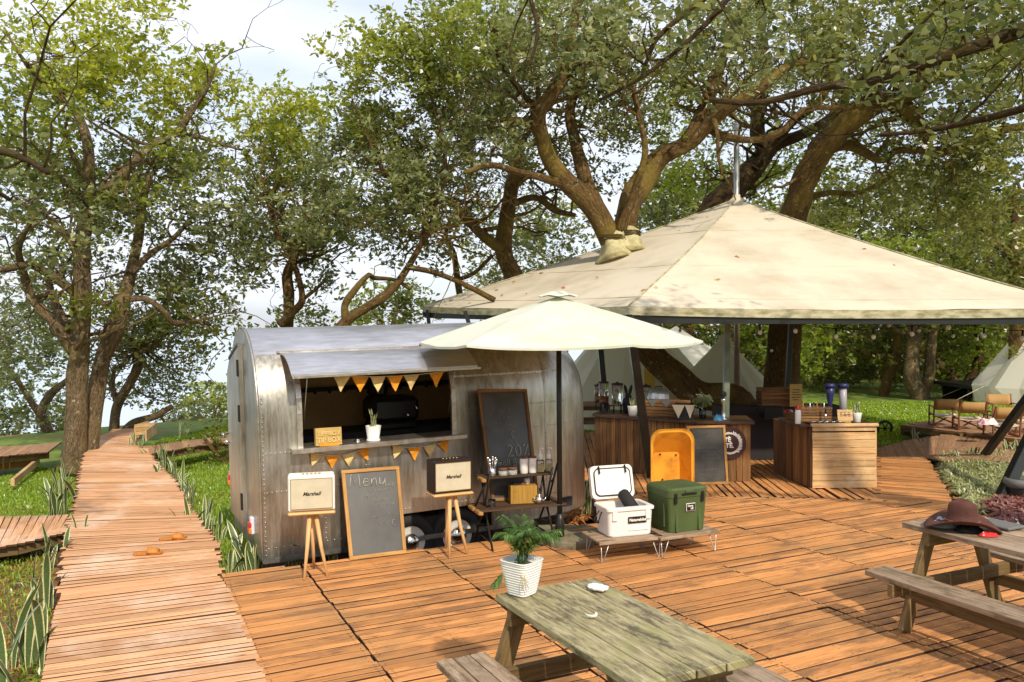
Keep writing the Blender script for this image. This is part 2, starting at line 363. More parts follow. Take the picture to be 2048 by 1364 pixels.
M['palm'] = leafmat('palm_frond', [(.035,.085,.018), (.07,.15,.025), (.13,.24,.04)], trans=.3)
M['red'] = leafmat('red_foliage_leaf', [(.08,.02,.02), (.22,.05,.05), (.42,.18,.14)], trans=.2)
M['spider'] = leafmat('spider_plant_leaf', [(.12,.19,.03), (.34,.40,.11), (.72,.70,.38)], trans=.2)
M['litter'] = leafmat('dry_leaf', [(.30,.07,.01), (.48,.16,.03), (.62,.34,.12)], trans=.1)
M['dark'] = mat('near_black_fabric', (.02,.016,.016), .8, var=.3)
M['void'] = mat('dark_interior_paint', (.42,.25,.08), .7, var=.3, nscale=2)
M['orange'] = mat('orange_tray_paint', (.80,.36,.03), .4, col2=(.50,.20,.02), nscale=5, ramp=(.3,.5))
M['oil'] = mat('olive_green_plastic', (.075,.115,.035), .5, var=.25, nscale=3, bump=.08, bscale=90)
M['rubber'] = mat('tyre_rubber', (.02,.02,.02), .8)
M['cream'] = mat('cream_grille_cloth', (.60,.53,.38), .85, var=.12, nscale=9, bump=.2, bscale=300)
M['amp'] = mat('white_leatherette', (.80,.78,.72), .5, bump=.1, bscale=200)
M['ampb'] = mat('black_leatherette', (.018,.010,.010), .4, bump=.1, bscale=200)
M['gold'] = mat('brass_trim', (.45,.33,.10), .35, .8)
M['card'] = mat('kraft_cardboard', (.52,.34,.10), .8, var=.2, nscale=20)
M['glass'] = mat('clear_glass', (.9,.92,.9), .04, trans=1.0)
M['tea'] = mat('brown_tea', (.30,.09,.02), .2)
M['yell'] = mat('pale_yellow_liquid', (.80,.68,.38), .3)
M['stone'] = mat('mossy_concrete', (.25,.21,.13), .9, col2=(.10,.085,.045), nscale=7, bump=.6, bscale=20)
M['blue'] = mat('blue_plastic', (.05,.25,.42), .4)
M['navy'] = mat('navy_plastic', (.015,.02,.09), .4)
M['grey'] = mat('grey_plastic', (.33,.31,.33), .4)
M['redp'] = mat('red_plastic', (.55,.03,.02), .4)
M['leather'] = mat('brown_suede', (.11,.032,.018), .8, var=.45, nscale=8, bump=.2, bscale=60)
M['clothg'] = mat('grey_cotton', (.45,.50,.54), .9, var=.3, nscale=10)
M['slate'] = mat('grey_cover', (.14,.135,.125), .5)
M['canvas'] = mat('tan_canvas', (.46,.27,.09), .85, var=.15)
M['canvasl'] = mat('pale_canvas', (.70,.60,.42), .85)
M['brownw'] = mat('brown_varnished_wood', (.22,.08,.03), .5, var=.3)
M['wicker'] = wood('bleached_bark_wrap', (.48,.42,.22), (.25,.2,.09), rv=.2, grain=(3,30))
M['sandal'] = mat('tan_orange_leather', (.62,.22,.03), .6, var=.3, nscale=30)
M['charcoal'] = mat('charcoal_pebble', (.08,.07,.06), .9)
M['bulb'] = mat('opal_bulb_glass', (.85,.82,.78), .15)
M['lens_r'] = mat('red_lens', (.6,.03,.03), .2); M['lens_o'] = mat('orange_lens', (.8,.22,.02), .2); M['lens_w'] = mat('clear_lens', (.7,.7,.8), .2)
M['signbrown'] = mat('maroon_sign_paint', (.045,.014,.014), .5)
M['wrap'] = mat('wrapped_canvas', (.55,.48,.26), .9, col2=(.30,.26,.12), nscale=6, bump=.5, bscale=9)
M['water'] = mat('lake_water', (.50,.60,.68), .25, var=.06, nscale=.02)
M['far'] = mat('far_reeds', (.32,.40,.16), .9, var=.3, nscale=.05)
# brushed, weathered aluminium with vertical streaks
def alu(name, base, rough, dirt, stretch, lo=.38, hi=.62):
    m = bpy.data.materials.new(name); m.use_nodes = True; t = m.node_tree; b = t.nodes['Principled BSDF']; l = t.links.new
    tc = N(t, 'ShaderNodeTexCoord'); mp = N(t, 'ShaderNodeMapping'); mp.inputs['Scale'].default_value = stretch; l(tc.outputs['Object'], mp.inputs[0])
    n1 = N(t, 'ShaderNodeTexNoise'); n1.inputs['Scale'].default_value = 3; n1.inputs['Detail'].default_value = 9; n1.inputs['Roughness'].default_value = .7; l(mp.outputs[0], n1.inputs['Vector'])
    n2 = N(t, 'ShaderNodeTexNoise'); n2.inputs['Scale'].default_value = 1.1; n2.inputs['Detail'].default_value = 5; l(tc.outputs['Object'], n2.inputs['Vector'])
    rp = N(t, 'ShaderNodeValToRGB'); rp.color_ramp.elements[0].position = lo; rp.color_ramp.elements[1].position = hi
    rp.color_ramp.elements[0].color = (*dirt, 1); rp.color_ramp.elements[1].color = (*base, 1)
    ad = N(t, 'ShaderNodeMath', operation='ADD'); ml = N(t, 'ShaderNodeMath', operation='MULTIPLY'); ml.inputs[1].default_value = .5
    l(n1.outputs['Fac'], ad.inputs[0]); l(n2.outputs['Fac'], ad.inputs[1]); l(ad.outputs[0], ml.inputs[0]); l(ml.outputs[0], rp.inputs[0]); l(rp.outputs[0], b.inputs['Base Color'])
    mr = N(t, 'ShaderNodeMapRange'); mr.inputs['To Min'].default_value = rough-.12; mr.inputs['To Max'].default_value = rough+.18; l(n1.outputs['Fac'], mr.inputs['Value']); l(mr.outputs[0], b.inputs['Roughness'])
    b.inputs['Metallic'].default_value = .93
    bp = N(t, 'ShaderNodeBump'); bp.inputs['Strength'].default_value = .5; bp.inputs['Distance'].default_value = .03; l(n2.outputs['Fac'], bp.inputs['Height']); l(bp.outputs[0], b.inputs['Normal'])
    return m
M['alu'] = alu('weathered_aluminium', (.60,.58,.52), .36, (.22,.195,.15), (7,7,.9), .36, .62)
M['alur'] = alu('roof_aluminium', (.66,.65,.68), .42, (.42,.41,.43), (1.2,8,8))
M['alut'] = alu('trim_aluminium', (.70,.66,.60), .32, (.40,.34,.28), (4,4,4))

def text(s, size, o, ax, ay, m, parent, name='lettering', shear=0.0, world=True, bold=0.0, ext=.0015):
    cu = bpy.data.curves.new('t', 'FONT'); cu.body = s; cu.size = size; cu.shear = shear; cu.offset = bold; cu.extrude = ext
    cu.align_x = 'CENTER'; cu.align_y = 'CENTER'
    ob = bpy.data.objects.new('t', cu); C.objects.link(ob); bpy.context.view_layer.update()
    me = bpy.data.meshes.new_from_object(ob.evaluated_get(bpy.context.evaluated_depsgraph_get()))
    bpy.data.objects.remove(ob); bpy.data.curves.remove(cu)
    ax, ay, o = Vector(ax).normalized(), Vector(ay).normalized(), Vector(o); az = ax.cross(ay)
    inv = Matrix.Identity(4)
    if world:
        root = parent
        while root.parent: root = root.parent
        inv = WM[root.name].inverted()
    for v in me.vertices: v.co = inv@(o+ax*v.co.x+ay*v.co.y+az*v.co.z)
    me.materials.clear(); me.materials.append(m); me.name = name
    ob = bpy.data.objects.new(name, me); C.objects.link(ob); ob.parent = parent
    return ob
# ------------------------------------------------------------------ ground, lake
def sstep(a, b, x):
    t = min(1, max(0, (x-a)/(b-a))); return t*t*(3-2*t)
def gz(x, y):
    """height of the land: a lawn about .3 m under the decks, falling away to the lake beyond"""
    e = 23.5 + max(0, x-2)*3.0 + (0 if x > -9 else (x+9)*.9)
    drop = sstep(e, e+26, y)
    z = -.33 + .05*noise.noise(Vector((x*.35, y*.35, 0))) - 27*drop
    if x < -4.2: z -= .10*sstep(-4.2, -7, x)
    if x > 5 and y < 24: z += .14*sstep(5, 9, x)
    return z
mb = MB(); xs = [-400,-120,-60,-40]+[i*1.0 for i in range(-30, 46)]+[50,60,90,200,600]; ys = [-40,-10,0]+[i*1.0 for i in range(2, 62)]+[70,90,140,300,900]
vs = [(x, y, gz(x, y)) for y in ys for x in xs]; nx = len(xs)
fs = [(j*nx+i, j*nx+i+1, (j+1)*nx+i+1, (j+1)*nx+i) for j in range(len(ys)-1) for i in range(nx-1)]
mb.add(vs, fs, smooth=True)
gm = mat('lawn_and_soil', (.17,.24,.025), .95, col2=(.09,.15,.018), nscale=.9, bump=.7, bscale=14)
t = gm.node_tree; b = t.nodes['Principled BSDF']; l = t.links.new      # bare red soil patches
src = b.inputs['Base Color'].links[0].from_socket
tcn = N(t,'ShaderNodeTexCoord'); nn = N(t,'ShaderNodeTexNoise'); nn.inputs['Scale'].default_value = .55; nn.inputs['Detail'].default_value = 8; l(tcn.outputs['Object'], nn.inputs['Vector'])
rr = N(t,'ShaderNodeValToRGB'); rr.color_ramp.elements[0].position = .56; rr.color_ramp.elements[1].position = .66; l(nn.outputs['Fac'], rr.inputs[0])
mm = N(t,'ShaderNodeMix', data_type='RGBA'); mm.inputs[7].default_value = (.26,.11,.04,1); l(rr.outputs[0], mm.inputs[0]); l(src, mm.inputs[6]); l(mm.outputs[2], b.inputs['Base Color'])
structure(mb.build('ground', gm))
mb = MB(); mb.add([(-3500,30,-26.5),(3500,30,-26.5),(3500,5000,-26.5),(-3500,5000,-26.5)], [(0,1,2,3)]); structure(mb.build('lake', M['water']))
def blob_land(px0, px1, py, Y, hgt, name, m):
    mb = MB(); pts = []; n = 24
    for i in range(n):
        a = 2*math.pi*i/n; c = D((px0+px1)/2, py, Y); r = (px1-px0)/2/F*Y
        pts.append((c.x+r*math.cos(a)*(1+.1*math.sin(a*3)), c.y+r*.55*math.sin(a), -26.3))
    top = [(p[0]*.9+D((px0+px1)/2, py, Y).x*.1, p[1]*.9+Y*.1, -26.3+hgt*(.7+.5*noise.noise(Vector((i*.7,1,1))))) for i, p in enumerate(pts)]
    vs = pts+top; fs = [(i,(i+1)%n,n+(i+1)%n,n+i) for i in range(n)]+[tuple(range(n,2*n))]
    mb.add(vs, fs, smooth=False); return structure(mb.build(name, m))
blob_land(372, 446, 772, 400, 2.0, 'island', M['far'])
# soil strips: bottom left bed, under the trailer, litter by the parasol, planting bed on the right
def patch(pts, z, name, m, sub=10, amp=.03, kind='structure'):
    """an uneven sheet of earth inside a quad of sight points"""
    q = [G(*p, z) for p in pts]; mb = MB(); vs = []
    for j in range(sub+1):
        for i in range(sub+1):
            a, b_ = i/sub, j/sub
            p = (q[0]*(1-a)+q[1]*a)*(1-b_)+(q[3]*(1-a)+q[2]*a)*b_
            edge = 0 if (0 < i < sub and 0 < j < sub) else -.05
            vs.append((p.x+.05*noise.noise(p*3), p.y+.05*noise.noise(p*3+Vector((9,0,0))), z+edge+amp*noise.noise(p*4)))
    fs = [(j*(sub+1)+i, j*(sub+1)+i+1, (j+1)*(sub+1)+i+1, (j+1)*(sub+1)+i) for j in range(sub) for i in range(sub)]
    mb.add(vs, fs, smooth=True); o = mb.build(name, m); o['kind'] = kind; return o
patch([(-200,1500),(190,1500),(150,1085),(-120,1100)], -.27, 'soil_bed', M['soil'], 18, .05)
patch([(505,1165),(1180,1120),(1190,955),(600,1000)], -.24, 'soil_strip', M['soil'], 18, .03)
patch([(1890,1110),(2300,1200),(2300,905),(1860,915)], -.10, 'planting_soil', M['soil'], 18, .04)
patch([(148,1030),(175,1030),(190,925),(160,925)], -.22, 'soil_verge', M['soil'], 6, .03)

# ------------------------------------------------------------------ decks
def clip(poly, nx_, ny_, c):
    """part of poly where nx*x+ny*y <= c"""
    out = []
    for i in range(len(poly)):
        a, b_ = poly[i], poly[(i+1)%len(poly)]; da = nx_*a[0]+ny_*a[1]-c; db = nx_*b_[0]+ny_*b_[1]-c
        if da <= 0: out.append(a)
        if da*db < 0: t_ = da/(da-db); out.append((a[0]+(b_[0]-a[0])*t_, a[1]+(b_[1]-a[1])*t_))
    return out
def crossings(poly, y):
    xs_ = []
    for i in range(len(poly)):
        a, b_ = poly[i], poly[(i+1)%len(poly)]
        if (a[1] > y) != (b_[1] > y): xs_.append(a[0]+(b_[0]-a[0])*(y-a[1])/(b_[1]-a[1]))
    xs_.sort(); return list(zip(xs_[::2], xs_[1::2]))
SCREWS = []
def planks(mb, poly, ang, bw, gap, seams=(), z=0.0, th=.03, jit=.012, zj=.003, holes=(), stag=None, wj=.12):
    ca, sa = math.cos(ang), math.sin(ang); rot = Matrix(((ca,-sa,0),(sa,ca,0),(0,0,1)))
    loc = [(p[0]*ca+p[1]*sa, -p[0]*sa+p[1]*ca) for p in poly]
    hl = [[(p[0]*ca+p[1]*sa, -p[0]*sa+p[1]*ca) for p in h] for h in holes]
    v = min(p[1] for p in loc); vmax = max(p[1] for p in loc)
    while v < vmax:
        b_ = bw*random.uniform(1-wj, 1+wj); vc = v+b_/2
        segs = crossings(loc, vc)
        for h in hl:
            new = []
            hc = crossings(h, vc)
            for (a, e) in segs:
                for (c, d) in hc:
                    if d <= a or c >= e: continue
                    if c > a: new.append((a, c))
                    a = d
                if a < e: new.append((a, e))
            segs = new
        for (a, e) in segs:
            cuts = [a]+[s_ for s_ in seams if a+.15 < s_ < e-.15]+[e]
            for i in range(len(cuts)-1):
                s0, s1 = cuts[i], cuts[i+1]
                s0 += random.uniform(.002, .002+jit); s1 -= random.uniform(.002, .002+jit)
                if s1-s0 < .08: continue
                u = (s0+s1)/2; n_ = Vector((0,0,0)); c = Vector((u*ca-vc*sa, u*sa+vc*ca, z-th/2+random.uniform(-zj, zj)))
                tilt = Matrix.Rotation(random.uniform(-.004,.004), 3, 'Y') @ Matrix.Rotation(random.uniform(-.02,.02), 3, 'X') @ Matrix.Rotation(random.uniform(-.0015,.0015), 3, 'Z')
                mb.box(c, (s1-s0, b_-gap*random.uniform(.5,1.6), th), rot@tilt, bev=.003, side=True)
                for e_ in (s0+.035, s1-.035, (s0+s1)/2 if s1-s0 > .9 else s0+.035):
                    for w__ in (-.28,.28): SCREWS.append((e_*ca-(vc+w__*b_)*sa, e_*sa+(vc+w__*b_)*ca, c.z+th/2+.0012))
        v += b_
def XY(*pts): return [tuple(G(x, y)[:2]) for x, y in pts]
A1 = R(25.7)
def ucoord(px, py, ang=A1):
    g = G(px, py); return g.x*math.cos(ang)+g.y*math.sin(ang)
seams = [(ucoord(605.6,1137.7)+ucoord(791.5,1364))/2, (ucoord(873,1118)+ucoord(1122,1294))/2, ucoord(1185,1139), ucoord(1400,1113), (ucoord(1650,1108)+ucoord(1730,1136))/2, ucoord(1556,1015), ucoord(1700,1231)]
seams = sorted(seams); sm = []
for s_ in seams:
    if not sm or s_-sm[-1] > .25: sm.append(s_)
while sm[-1] < 14: sm.append(sm[-1]+1.22)
near_poly = XY((441,1148),(865,1094),(1095,1070),(1205,1040),(1185,985),(1430,992),(1905,1003),(2060,1075),(2700,1290),(2400,1900),(740,1900),(527,1364))
mb = MB(); planks(mb, near_poly, A1, .092, .012, sm, zj=.006, wj=.36)
# a dark sheet for the shade in the gaps follows further down
back_poly = XY((1185,985),(1180,962),(1128,956),(1128,866),(1700,845),(1758,886),(1756,999),(1430,992))
planks(mb, back_poly, R(87), .10, .018, (), z=-.004)
right_poly = XY((1735,999),(1735,900),(1860,915),(1872,935),(1888,962),(1908,990),(1905,1003))
planks(mb, right_poly, R(-24), .10, .016, (), z=-.016, jit=.05)
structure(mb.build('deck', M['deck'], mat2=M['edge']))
mb = MB()
for (x, y, z) in SCREWS:
    r_ = random.uniform(.004,.0065); mb.add([(x-r_,y,z),(x,y-r_,z),(x+r_,y,z),(x,y+r_,z)], [(0,1,2,3)])
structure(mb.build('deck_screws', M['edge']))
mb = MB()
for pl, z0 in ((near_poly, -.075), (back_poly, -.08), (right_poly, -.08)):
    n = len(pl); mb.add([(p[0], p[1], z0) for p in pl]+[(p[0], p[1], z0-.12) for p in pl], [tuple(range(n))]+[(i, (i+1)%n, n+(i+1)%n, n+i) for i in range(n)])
structure(mb.build('deck_gap_shade', M['dark']))  # dark sheet added under the boards so the gaps read as shade
def walkway(mb, pairs, bw, z=0.0, th=.028, over=.05, gap=.006, zj=.004):
    Ls = [G(*p[0], z) for p in pairs]; Rs = [G(*p[1], z) for p in pairs]
    mid = [(a+b_)/2 for a, b_ in zip(Ls, Rs)]; cum = [0]
    for i in range(1, len(mid)): cum.append(cum[-1]+(mid[i]-mid[i-1]).length)
    s_ = 0
    def at(arr, s):
        for i in range(1, len(cum)):
            if s <= cum[i] or i == len(cum)-1:
                t_ = (s-cum[i-1])/(cum[i]-cum[i-1]); return arr[i-1]*(1-t_)+arr[i]*t_
    while s_ < cum[-1]:
        b_ = bw*random.uniform(.6, 1.25); m_ = s_+b_/2
        a, c = at(Ls, m_), at(Rs, m_); d = (c-a).normalized()
        a = a-d*random.uniform(0, over); c = c+d*random.uniform(0, over)
        a.z += random.uniform(-zj, zj)-th/2; c.z += random.uniform(-zj, zj)-th/2
        mb.beam(a, c, b_-gap*random.uniform(.6,1.8), th, bev=.003, side=True); s_ += b_
mb = MB()
walkway(mb, [((55,1500),(560,1425)),((72,1420),(529,1352)),((88,1340),(504,1283)),((108,1225),(460,1180)),((125,1185),(434,1148))], .10, over=.012, gap=.018, z=.001)
walkway(mb, [((125,1185),(440,1147)),((133,1100),(425,1080)),((140,1058),(398,1048)),((154,1010),(372,1008)),((160,970),(350,968)),((166,935),(322,938)),((171,908),(300,912)),((180,885),(291,897))], .095, over=.07, gap=.018)
walkway(mb, [((180,884),(278,894)),((200,872),(262,888)),((222,864),(285,861)),((226,858),(286,856))], .085, over=.03)
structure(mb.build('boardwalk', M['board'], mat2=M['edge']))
mb = MB(); walkway(mb, [((-160,1120),(-120,1034)),((-60,1100),(-30,1034)),((30,1088),(60,1032)),((95,1072),(120,1030)),((130,1064),(158,1028))], .09, z=-.02, over=.02)
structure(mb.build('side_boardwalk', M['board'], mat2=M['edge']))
mb = MB(); walkway(mb, [((-160,925),(-60,895)),((-60,918),(-10,894)),((40,908),(70,889)),((95,903),(122,884))], .10, z=-.02, over=.02)
walkway(mb, [((300,907),(283,893)),((335,901),(330,887)),((400,890),(395,879)),((450,884),(445,872)),((520,874),(515,862))], .10, z=-.01, over=.02)
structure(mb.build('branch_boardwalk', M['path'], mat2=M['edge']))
mb = MB(); walkway(mb, [((1757,915),(1757,896)),((1850,915),(1822,879)),((1895,922),(1935,862)),((1950,918),(2000,868)),((2075,930),(2080,878)),((2200,945),(2200,895))], .11, z=-.01, over=.02)
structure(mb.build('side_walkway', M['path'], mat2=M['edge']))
# edge joists of the walks (the dark drop under their edges)
def skirt(pts, z, h, name, m=None, th=.04, inn=.05):
    mb = MB(); q = [G(x, y, z) for x, y in pts]
    for a, b_ in zip(q, q[1:]):
        mb.beam(a+Vector((0,inn,-h/2-.03)), b_+Vector((0,inn,-h/2-.03)), th, h)
    return structure(mb.build(name, m or M['leg']))
skirt([(-60,1098),(30,1086),(95,1070),(128,1062)], -.02, .10, 'side_boardwalk_joist')
skirt([(-60,916),(40,906),(95,901)], -.02, .12, 'far_boardwalk_joist')
skirt([(302,905),(400,889),(450,883)], -.01, .12, 'branch_boardwalk_joist')
mb = MB()
for k, (x, y) in enumerate([(150,1060),(150,1000),(168,950),(120,1180),(110,1230)]):
    g = G(x, y, 0); mb.box((g.x+.12, g.y, -.17), (.08,.08,.28))
structure(mb.build('boardwalk_posts', M['leg']))
# timber edging of a raised bed on the left lawn, planter at the boardwalk's end
t_ = thing('raised_bed', 'low timber edging of raised bed on the left lawn', 'raised bed', G(20,950,-.35))
mb = MB(); mb.beam(G(-60,934,-.25), G(72,921,-.25), .06, .2, bev=.006); mb.build('back_board', M['deck'], t_, True)
mb = MB(); mb.beam(G(76,922,-.25), G(25,965,-.27), .06, .12, bev=.006); mb.build('side_board', M['crate'], t_, True)
t_ = thing('planter_box', 'pale timber planter box at the far end of boardwalk', 'planter', G(283,870,0))
mb = MB(); a = G(270,872,0); b_ = G(312,868,0)
for k in range(3): mb.beam(a+Vector((0,0,.05+k*.075)), b_+Vector((0,0,.05+k*.075)), .03, .07, bev=.004)
mb.build('front_boards', M['crate'], t_, True)
mb = MB(); mb.beam(G(312,868,0)+Vector((0,0,.12)), G(292,884,0)+Vector((0,0,.12)), .03, .22, bev=.004); mb.beam(a+Vector((0,0,.12)), a+Vector((0,.6,.12)), .03, .22); mb.build('side_boards', M['crate'], t_, True)

# ------------------------------------------------------------------ pavilion
PC = Vector((4.47, 16.4, 4.65)); PR = 6.22
pav = thing('canvas_pavilion', 'large cream hexagonal canvas pavilion roof over the bar', 'pavilion', (4.47,16.4,0))
cz = {0:2.46, 1:2.5, 2:2.5, 3:2.57, 4:2.43, 5:2.37}
cor = [Vector((PC.x+PR*math.cos(R(60*k+2)), PC.y+PR*math.sin(R(60*k+2)), cz[k])) for k in range(6)]
mb = MB()
for k in range(6):                 # each panel sags a little between its ridges
    a, b_ = cor[k], cor[(k+1)%6]; n = 14; vs = []; idx = {}
    for i in range(n+1):
        for j in range(i+1):
            f = i/n; g = j/i if i else 0
            p = PC.lerp(a.lerp(b_, g), f)
            sag = .22*f*(1-f)*1.6 + .05*f*(4*g*(1-g))*f
            p = p - Vector((0,0,sag*.8))+Vector((0,0,.012*noise.noise(p*1.5)))
            idx[(i,j)] = len(vs); vs.append(p)
    fs = []
    for i in range(n):
        for j in range(i+1):
            fs.append((idx[(i,j)], idx[(i+1,j)], idx[(i+1,j+1)]))
            if j < i: fs.append((idx[(i,j)], idx[(i+1,j+1)], idx[(i,j+1)]))
    mb.add(vs, fs, smooth=True)
roof = mb.build('roof', M['tent'], pav, True)
mb = MB()
def edgept(k, g):
    a, b_ = cor[k], cor[(k+1)%6]; return a.lerp(b_, g)-Vector((0,0,.05*.8*4*g*(1-g)))
for k in range(6):
    for i in range(8):
        p, q = edgept(k, i/8), edgept(k, (i+1)/8)
        dn = Vector((0,0,-.115))
        mb.add([p, q, q+dn, p+dn], [(0,1,2,3)])
mb.build('valance', M['fascia'], pav, True)
mb = MB()                          # ridge seams
for k in range(6):
    pts = [PC.lerp(cor[k], f)+Vector((0,0,-.22*f*(1-f)*1.6*.8+.012)) for f in [i/10 for i in range(11)]]
    mb.tube(pts, .012, 5)
mb.build('ridge_seam', M['fascia'], pav, True)
for fr in (.34,.67,.93):           # stitched seams across each panel
    mb = MB()
    for k in range(6):
        pts = []
        for i in range(13):
            g_ = i/12; q = PC.lerp(cor[k].lerp(cor[(k+1)%6], g_), fr); q.z -= .8*(.22*fr*(1-fr)*1.6+.05*fr*4*g_*(1-g_)*fr)-.003; pts.append(q)
        mb.tube(pts, .007, 4, cap=False)
    mb.build('cross_seam', M['tent'], roof, True)
for k in range(6):
    mb = MB()
    p, q = cor[k]-Vector((0,0,.19)), cor[(k+1)%6]-Vector((0,0,.19)); cen = Vector((PC.x,PC.y,0)); 
    p = p+(cen-p)*.012; q = q+(cen-q)*.012; p.z = cor[k].z-.18; q.z = cor[(k+1)%6].z-.18
    mb.beam(p, q, .07, .10); mb.build('eave_beam', M['iron'], pav, True)
    mb = MB(); r0 = PC-Vector((0,0,.3)); mb.beam(r0, cor[k]-Vector((0,0,.16)), .06, .09); mb.build('rafter', M['iron'], pav, True)
mb = MB(); mb.tube([PC-Vector((0,0,4.5)), PC+Vector((0,0,1.48))], .055, 10); mb.build('mast', M['galv'], pav, True)
mb = MB(); mb.lathe([(.24,-.12),(.14,-.02),(.075,.04),(.075,.08)], PC, 14); mb.build('mast_cap', M['tent'], pav, True)
def post(p, q, w_, m=M['iron']):
    mb = MB(); mb.beam(p, q, w_, w_, upv=(0,1,0), bev=.006); return mb.build('post', m, pav, True)
post(cor[4]-Vector((0,0,.13)), G(1304,957,0)+Vector((0,.1,0)), .11)
post(D(1455,630,11.95), D(1449,850,11.95)-Vector((0,0,.8)), .085, M['postg'])
post(D(1196,640,15.2), D(1216,840,15.2)-Vector((0,0,.2)), .10)
post(D(1583,640,15.0), D(1570,850,15.0), .085)
post(cor[5]-Vector((0,0,.13)), G(1962,920,-.12), .105)
post(cor[5]-Vector((0,0,.13)), G(2000,1003,-.08), .13)
post(D(845,620,16.0)+Vector((.1,0,0)), D(868,760,16.0), .07)
post(D(930,622,14.4), D(985,800,14.4), .07)
# ------------------------------------------------------------------ food trailer
P0 = Vector((-2.36, 7.75, .0)); TY = R(27)
tr = thing('food_trailer', 'rounded bare aluminium food trailer with open serving hatch', 'trailer', P0, rot=(0, R(-1.0), TY))
TM = WM[tr.name]
def TL(x, y, z): return TM @ Vector((x, y, z))
prof = [(0,0),(0,.12),(0,.25),(0,.6),(0,1.03),(0,1.2)]+[(.8-.8*math.cos(R(a)), 1.35+.83*math.sin(R(a))) for a in (0,10,20,30,37,44,50,56,63,70,80,90)]
full = prof+[(1.6-y, z) for y, z in prof[::-1][1:]]
iw0, iw1 = 4, 11                    # opening between these profile points (counter to hinge)
xsT = [0,.35,.8,1.38,1.99,2.4,2.75]+[2.75+1.12*math.sin(R(a)) for a in (12,24,36,48,58,67,75,82,87,90)]
def section(x):
    s = max(0, (x-2.75)/1.12); f = math.sqrt(max(0, 1-s*s)); k = .30+.70*f; tp = .62*(1-f)
    return k, tp
def ring(x, inset=0.0):
    k, tp = section(x); out = []
    for y, z in full:
        yy = (y-.8)*k*(1-inset/.8)+.8; zz = z if z < 1.0 else 1.0+(z-1.0)*(1-tp/1.18*1.0)*(1-inset/1.2)
        out.append((x, yy, zz))
    return out
def hull(inset, xs_, rnd=.5, cutw=True):
    mb = MB(); vs = []
    for x in xs_: vs += ring(x, inset)
    n = len(full); fs = []
    for i in range(len(xs_)-1):
        xm = (xs_[i]+xs_[i+1])/2
        for j in range(n-1):
            if cutw and .35 < xm < 1.99 and iw0 <= j < iw1: continue
            if 1.38 < xm < 2.4 and (j < 2 or j >= n-3): continue
            fs.append((i*n+j, (i+1)*n+j, (i+1)*n+j+1, i*n+j+1))
    mb.add(vs, fs, rnd=rnd, smooth=True); return mb, vs, n
mb, vs, n = hull(0, xsT)
mb.add([vs[i] for i in range((len(xsT)-1)*n, len(xsT)*n)], [tuple(range(n))], smooth=False)    # nose cap
faces = list(zip(mb.f, mb.uv, mb.r, mb.sm, mb.mi)); nn1 = len(full)
def isroof(f): return len(f) == 4 and all(iw1 <= k % nn1 <= nn1-1-iw1 for k in f)
rf = MB(); rf.v = list(mb.v)
for q in faces:
    if isroof(q[0]): rf.f.append(q[0]); rf.uv.append(q[1]); rf.r.append(q[2]); rf.sm.append(q[3]); rf.mi.append(0)
keepf = [q for q in faces if not isroof(q[0])]; mb.f, mb.uv, mb.r, mb.sm, mb.mi = [list(z) for z in zip(*keepf)]
mb.build('body', M['alu'], tr); rf.build('roof', M['alur'], tr)
mb, vs2, n = hull(.03, [0.02]+xsT[1:-2])
mb.add([(0.03,y,z) for _,y,z in vs2[:n]], [tuple(range(n))[::-1]])
mb.add([(xsT[-3],y,z) for _,y,z in vs2[-n:]], [tuple(range(n))])
mb.add([(0,.03,.25),(3.3,.03,.25),(3.3,1.57,.25),(0,1.57,.25)], [(0,1,2,3)])
mb.build('interior_lining', M['void'], tr)
# end wall, its flange, and the door
mb = MB(); mb.prism([(y,z) for _,y,z in ring(0)], (-.004,0,0), (0,1,0), (0,0,1), (-1,0,0), .02)
mb.build('end_wall', M['alu'], tr)
mb = MB(); pts = [Vector((-.012, (y-.8)*1.012+.8, z*1.006)) for _,y,z in ring(0)]; mb.tube(pts, .014, 5, cap=False); mb.build('edge_trim', M['alut'], tr)
mb = MB(); dz = [(.72,.16),(.72,2.0),(.85,2.03),(1.3,1.86),(1.5,1.7),(1.54,1.5),(1.54,.16)]
mb.prism(dz, (-.024,0,0), (0,1,0), (0,0,1), (-1,0,0), .045); door = mb.build('door', M['alu'], tr)
for z in (1.78,1.32,.42): mb = MB(); mb.box((-.075,.72,z), (.02,.05,.17), bev=.004); mb.build('hinge', M['black'], door)
mb = MB(); mb.beam((-.074,.70,2.02), (-.074,1.30,1.86), .012, .03); mb.build('door_rail', M['black'], door)
mb = MB(); mb.tube([(-.07,1.46,1.04),(-.15,1.46,1.04),(-.15,1.30,1.04)], .013, 8); mb.ball((-.10,1.46,.94), .026); mb.tube([(-.07,1.46,.94),(-.12,1.46,.94)], .012); mb.build('door_handle', M['steel'], door)
for (y, z) in ((.32,.26),(1.60,.52)):
    lb = MB(); lb.box((-.045,y,z), (.04,.085,.17), bev=.01); lamp = lb.build('tail_light', M['lens_w'], tr)
    mb = MB(); mb.box((-.068,y,z-.05), (.03,.09,.055), bev=.008); mb.build('orange_lens', M['lens_o'], lamp)
    mb = MB(); mb.box((-.068,y,z+.01), (.03,.09,.05), bev=.008); mb.build('red_lens', M['lens_r'], lamp)
mb = MB()                          # skirt under the end wall, curved front lower corner
mb.add([(-.02,0,0),(-.02,1.6,0),(-.02,1.5,-.0),(.0,.0,-.05),(2.9,0,-.05),(2.9,0,0),(0,1.6,-.05)], [(0,3,4,5),(0,1,6,3)])
mb.box((.7,.05,-.03), (1.36,.05,.07)); mb.build('lower_rail', M['alut'], tr)
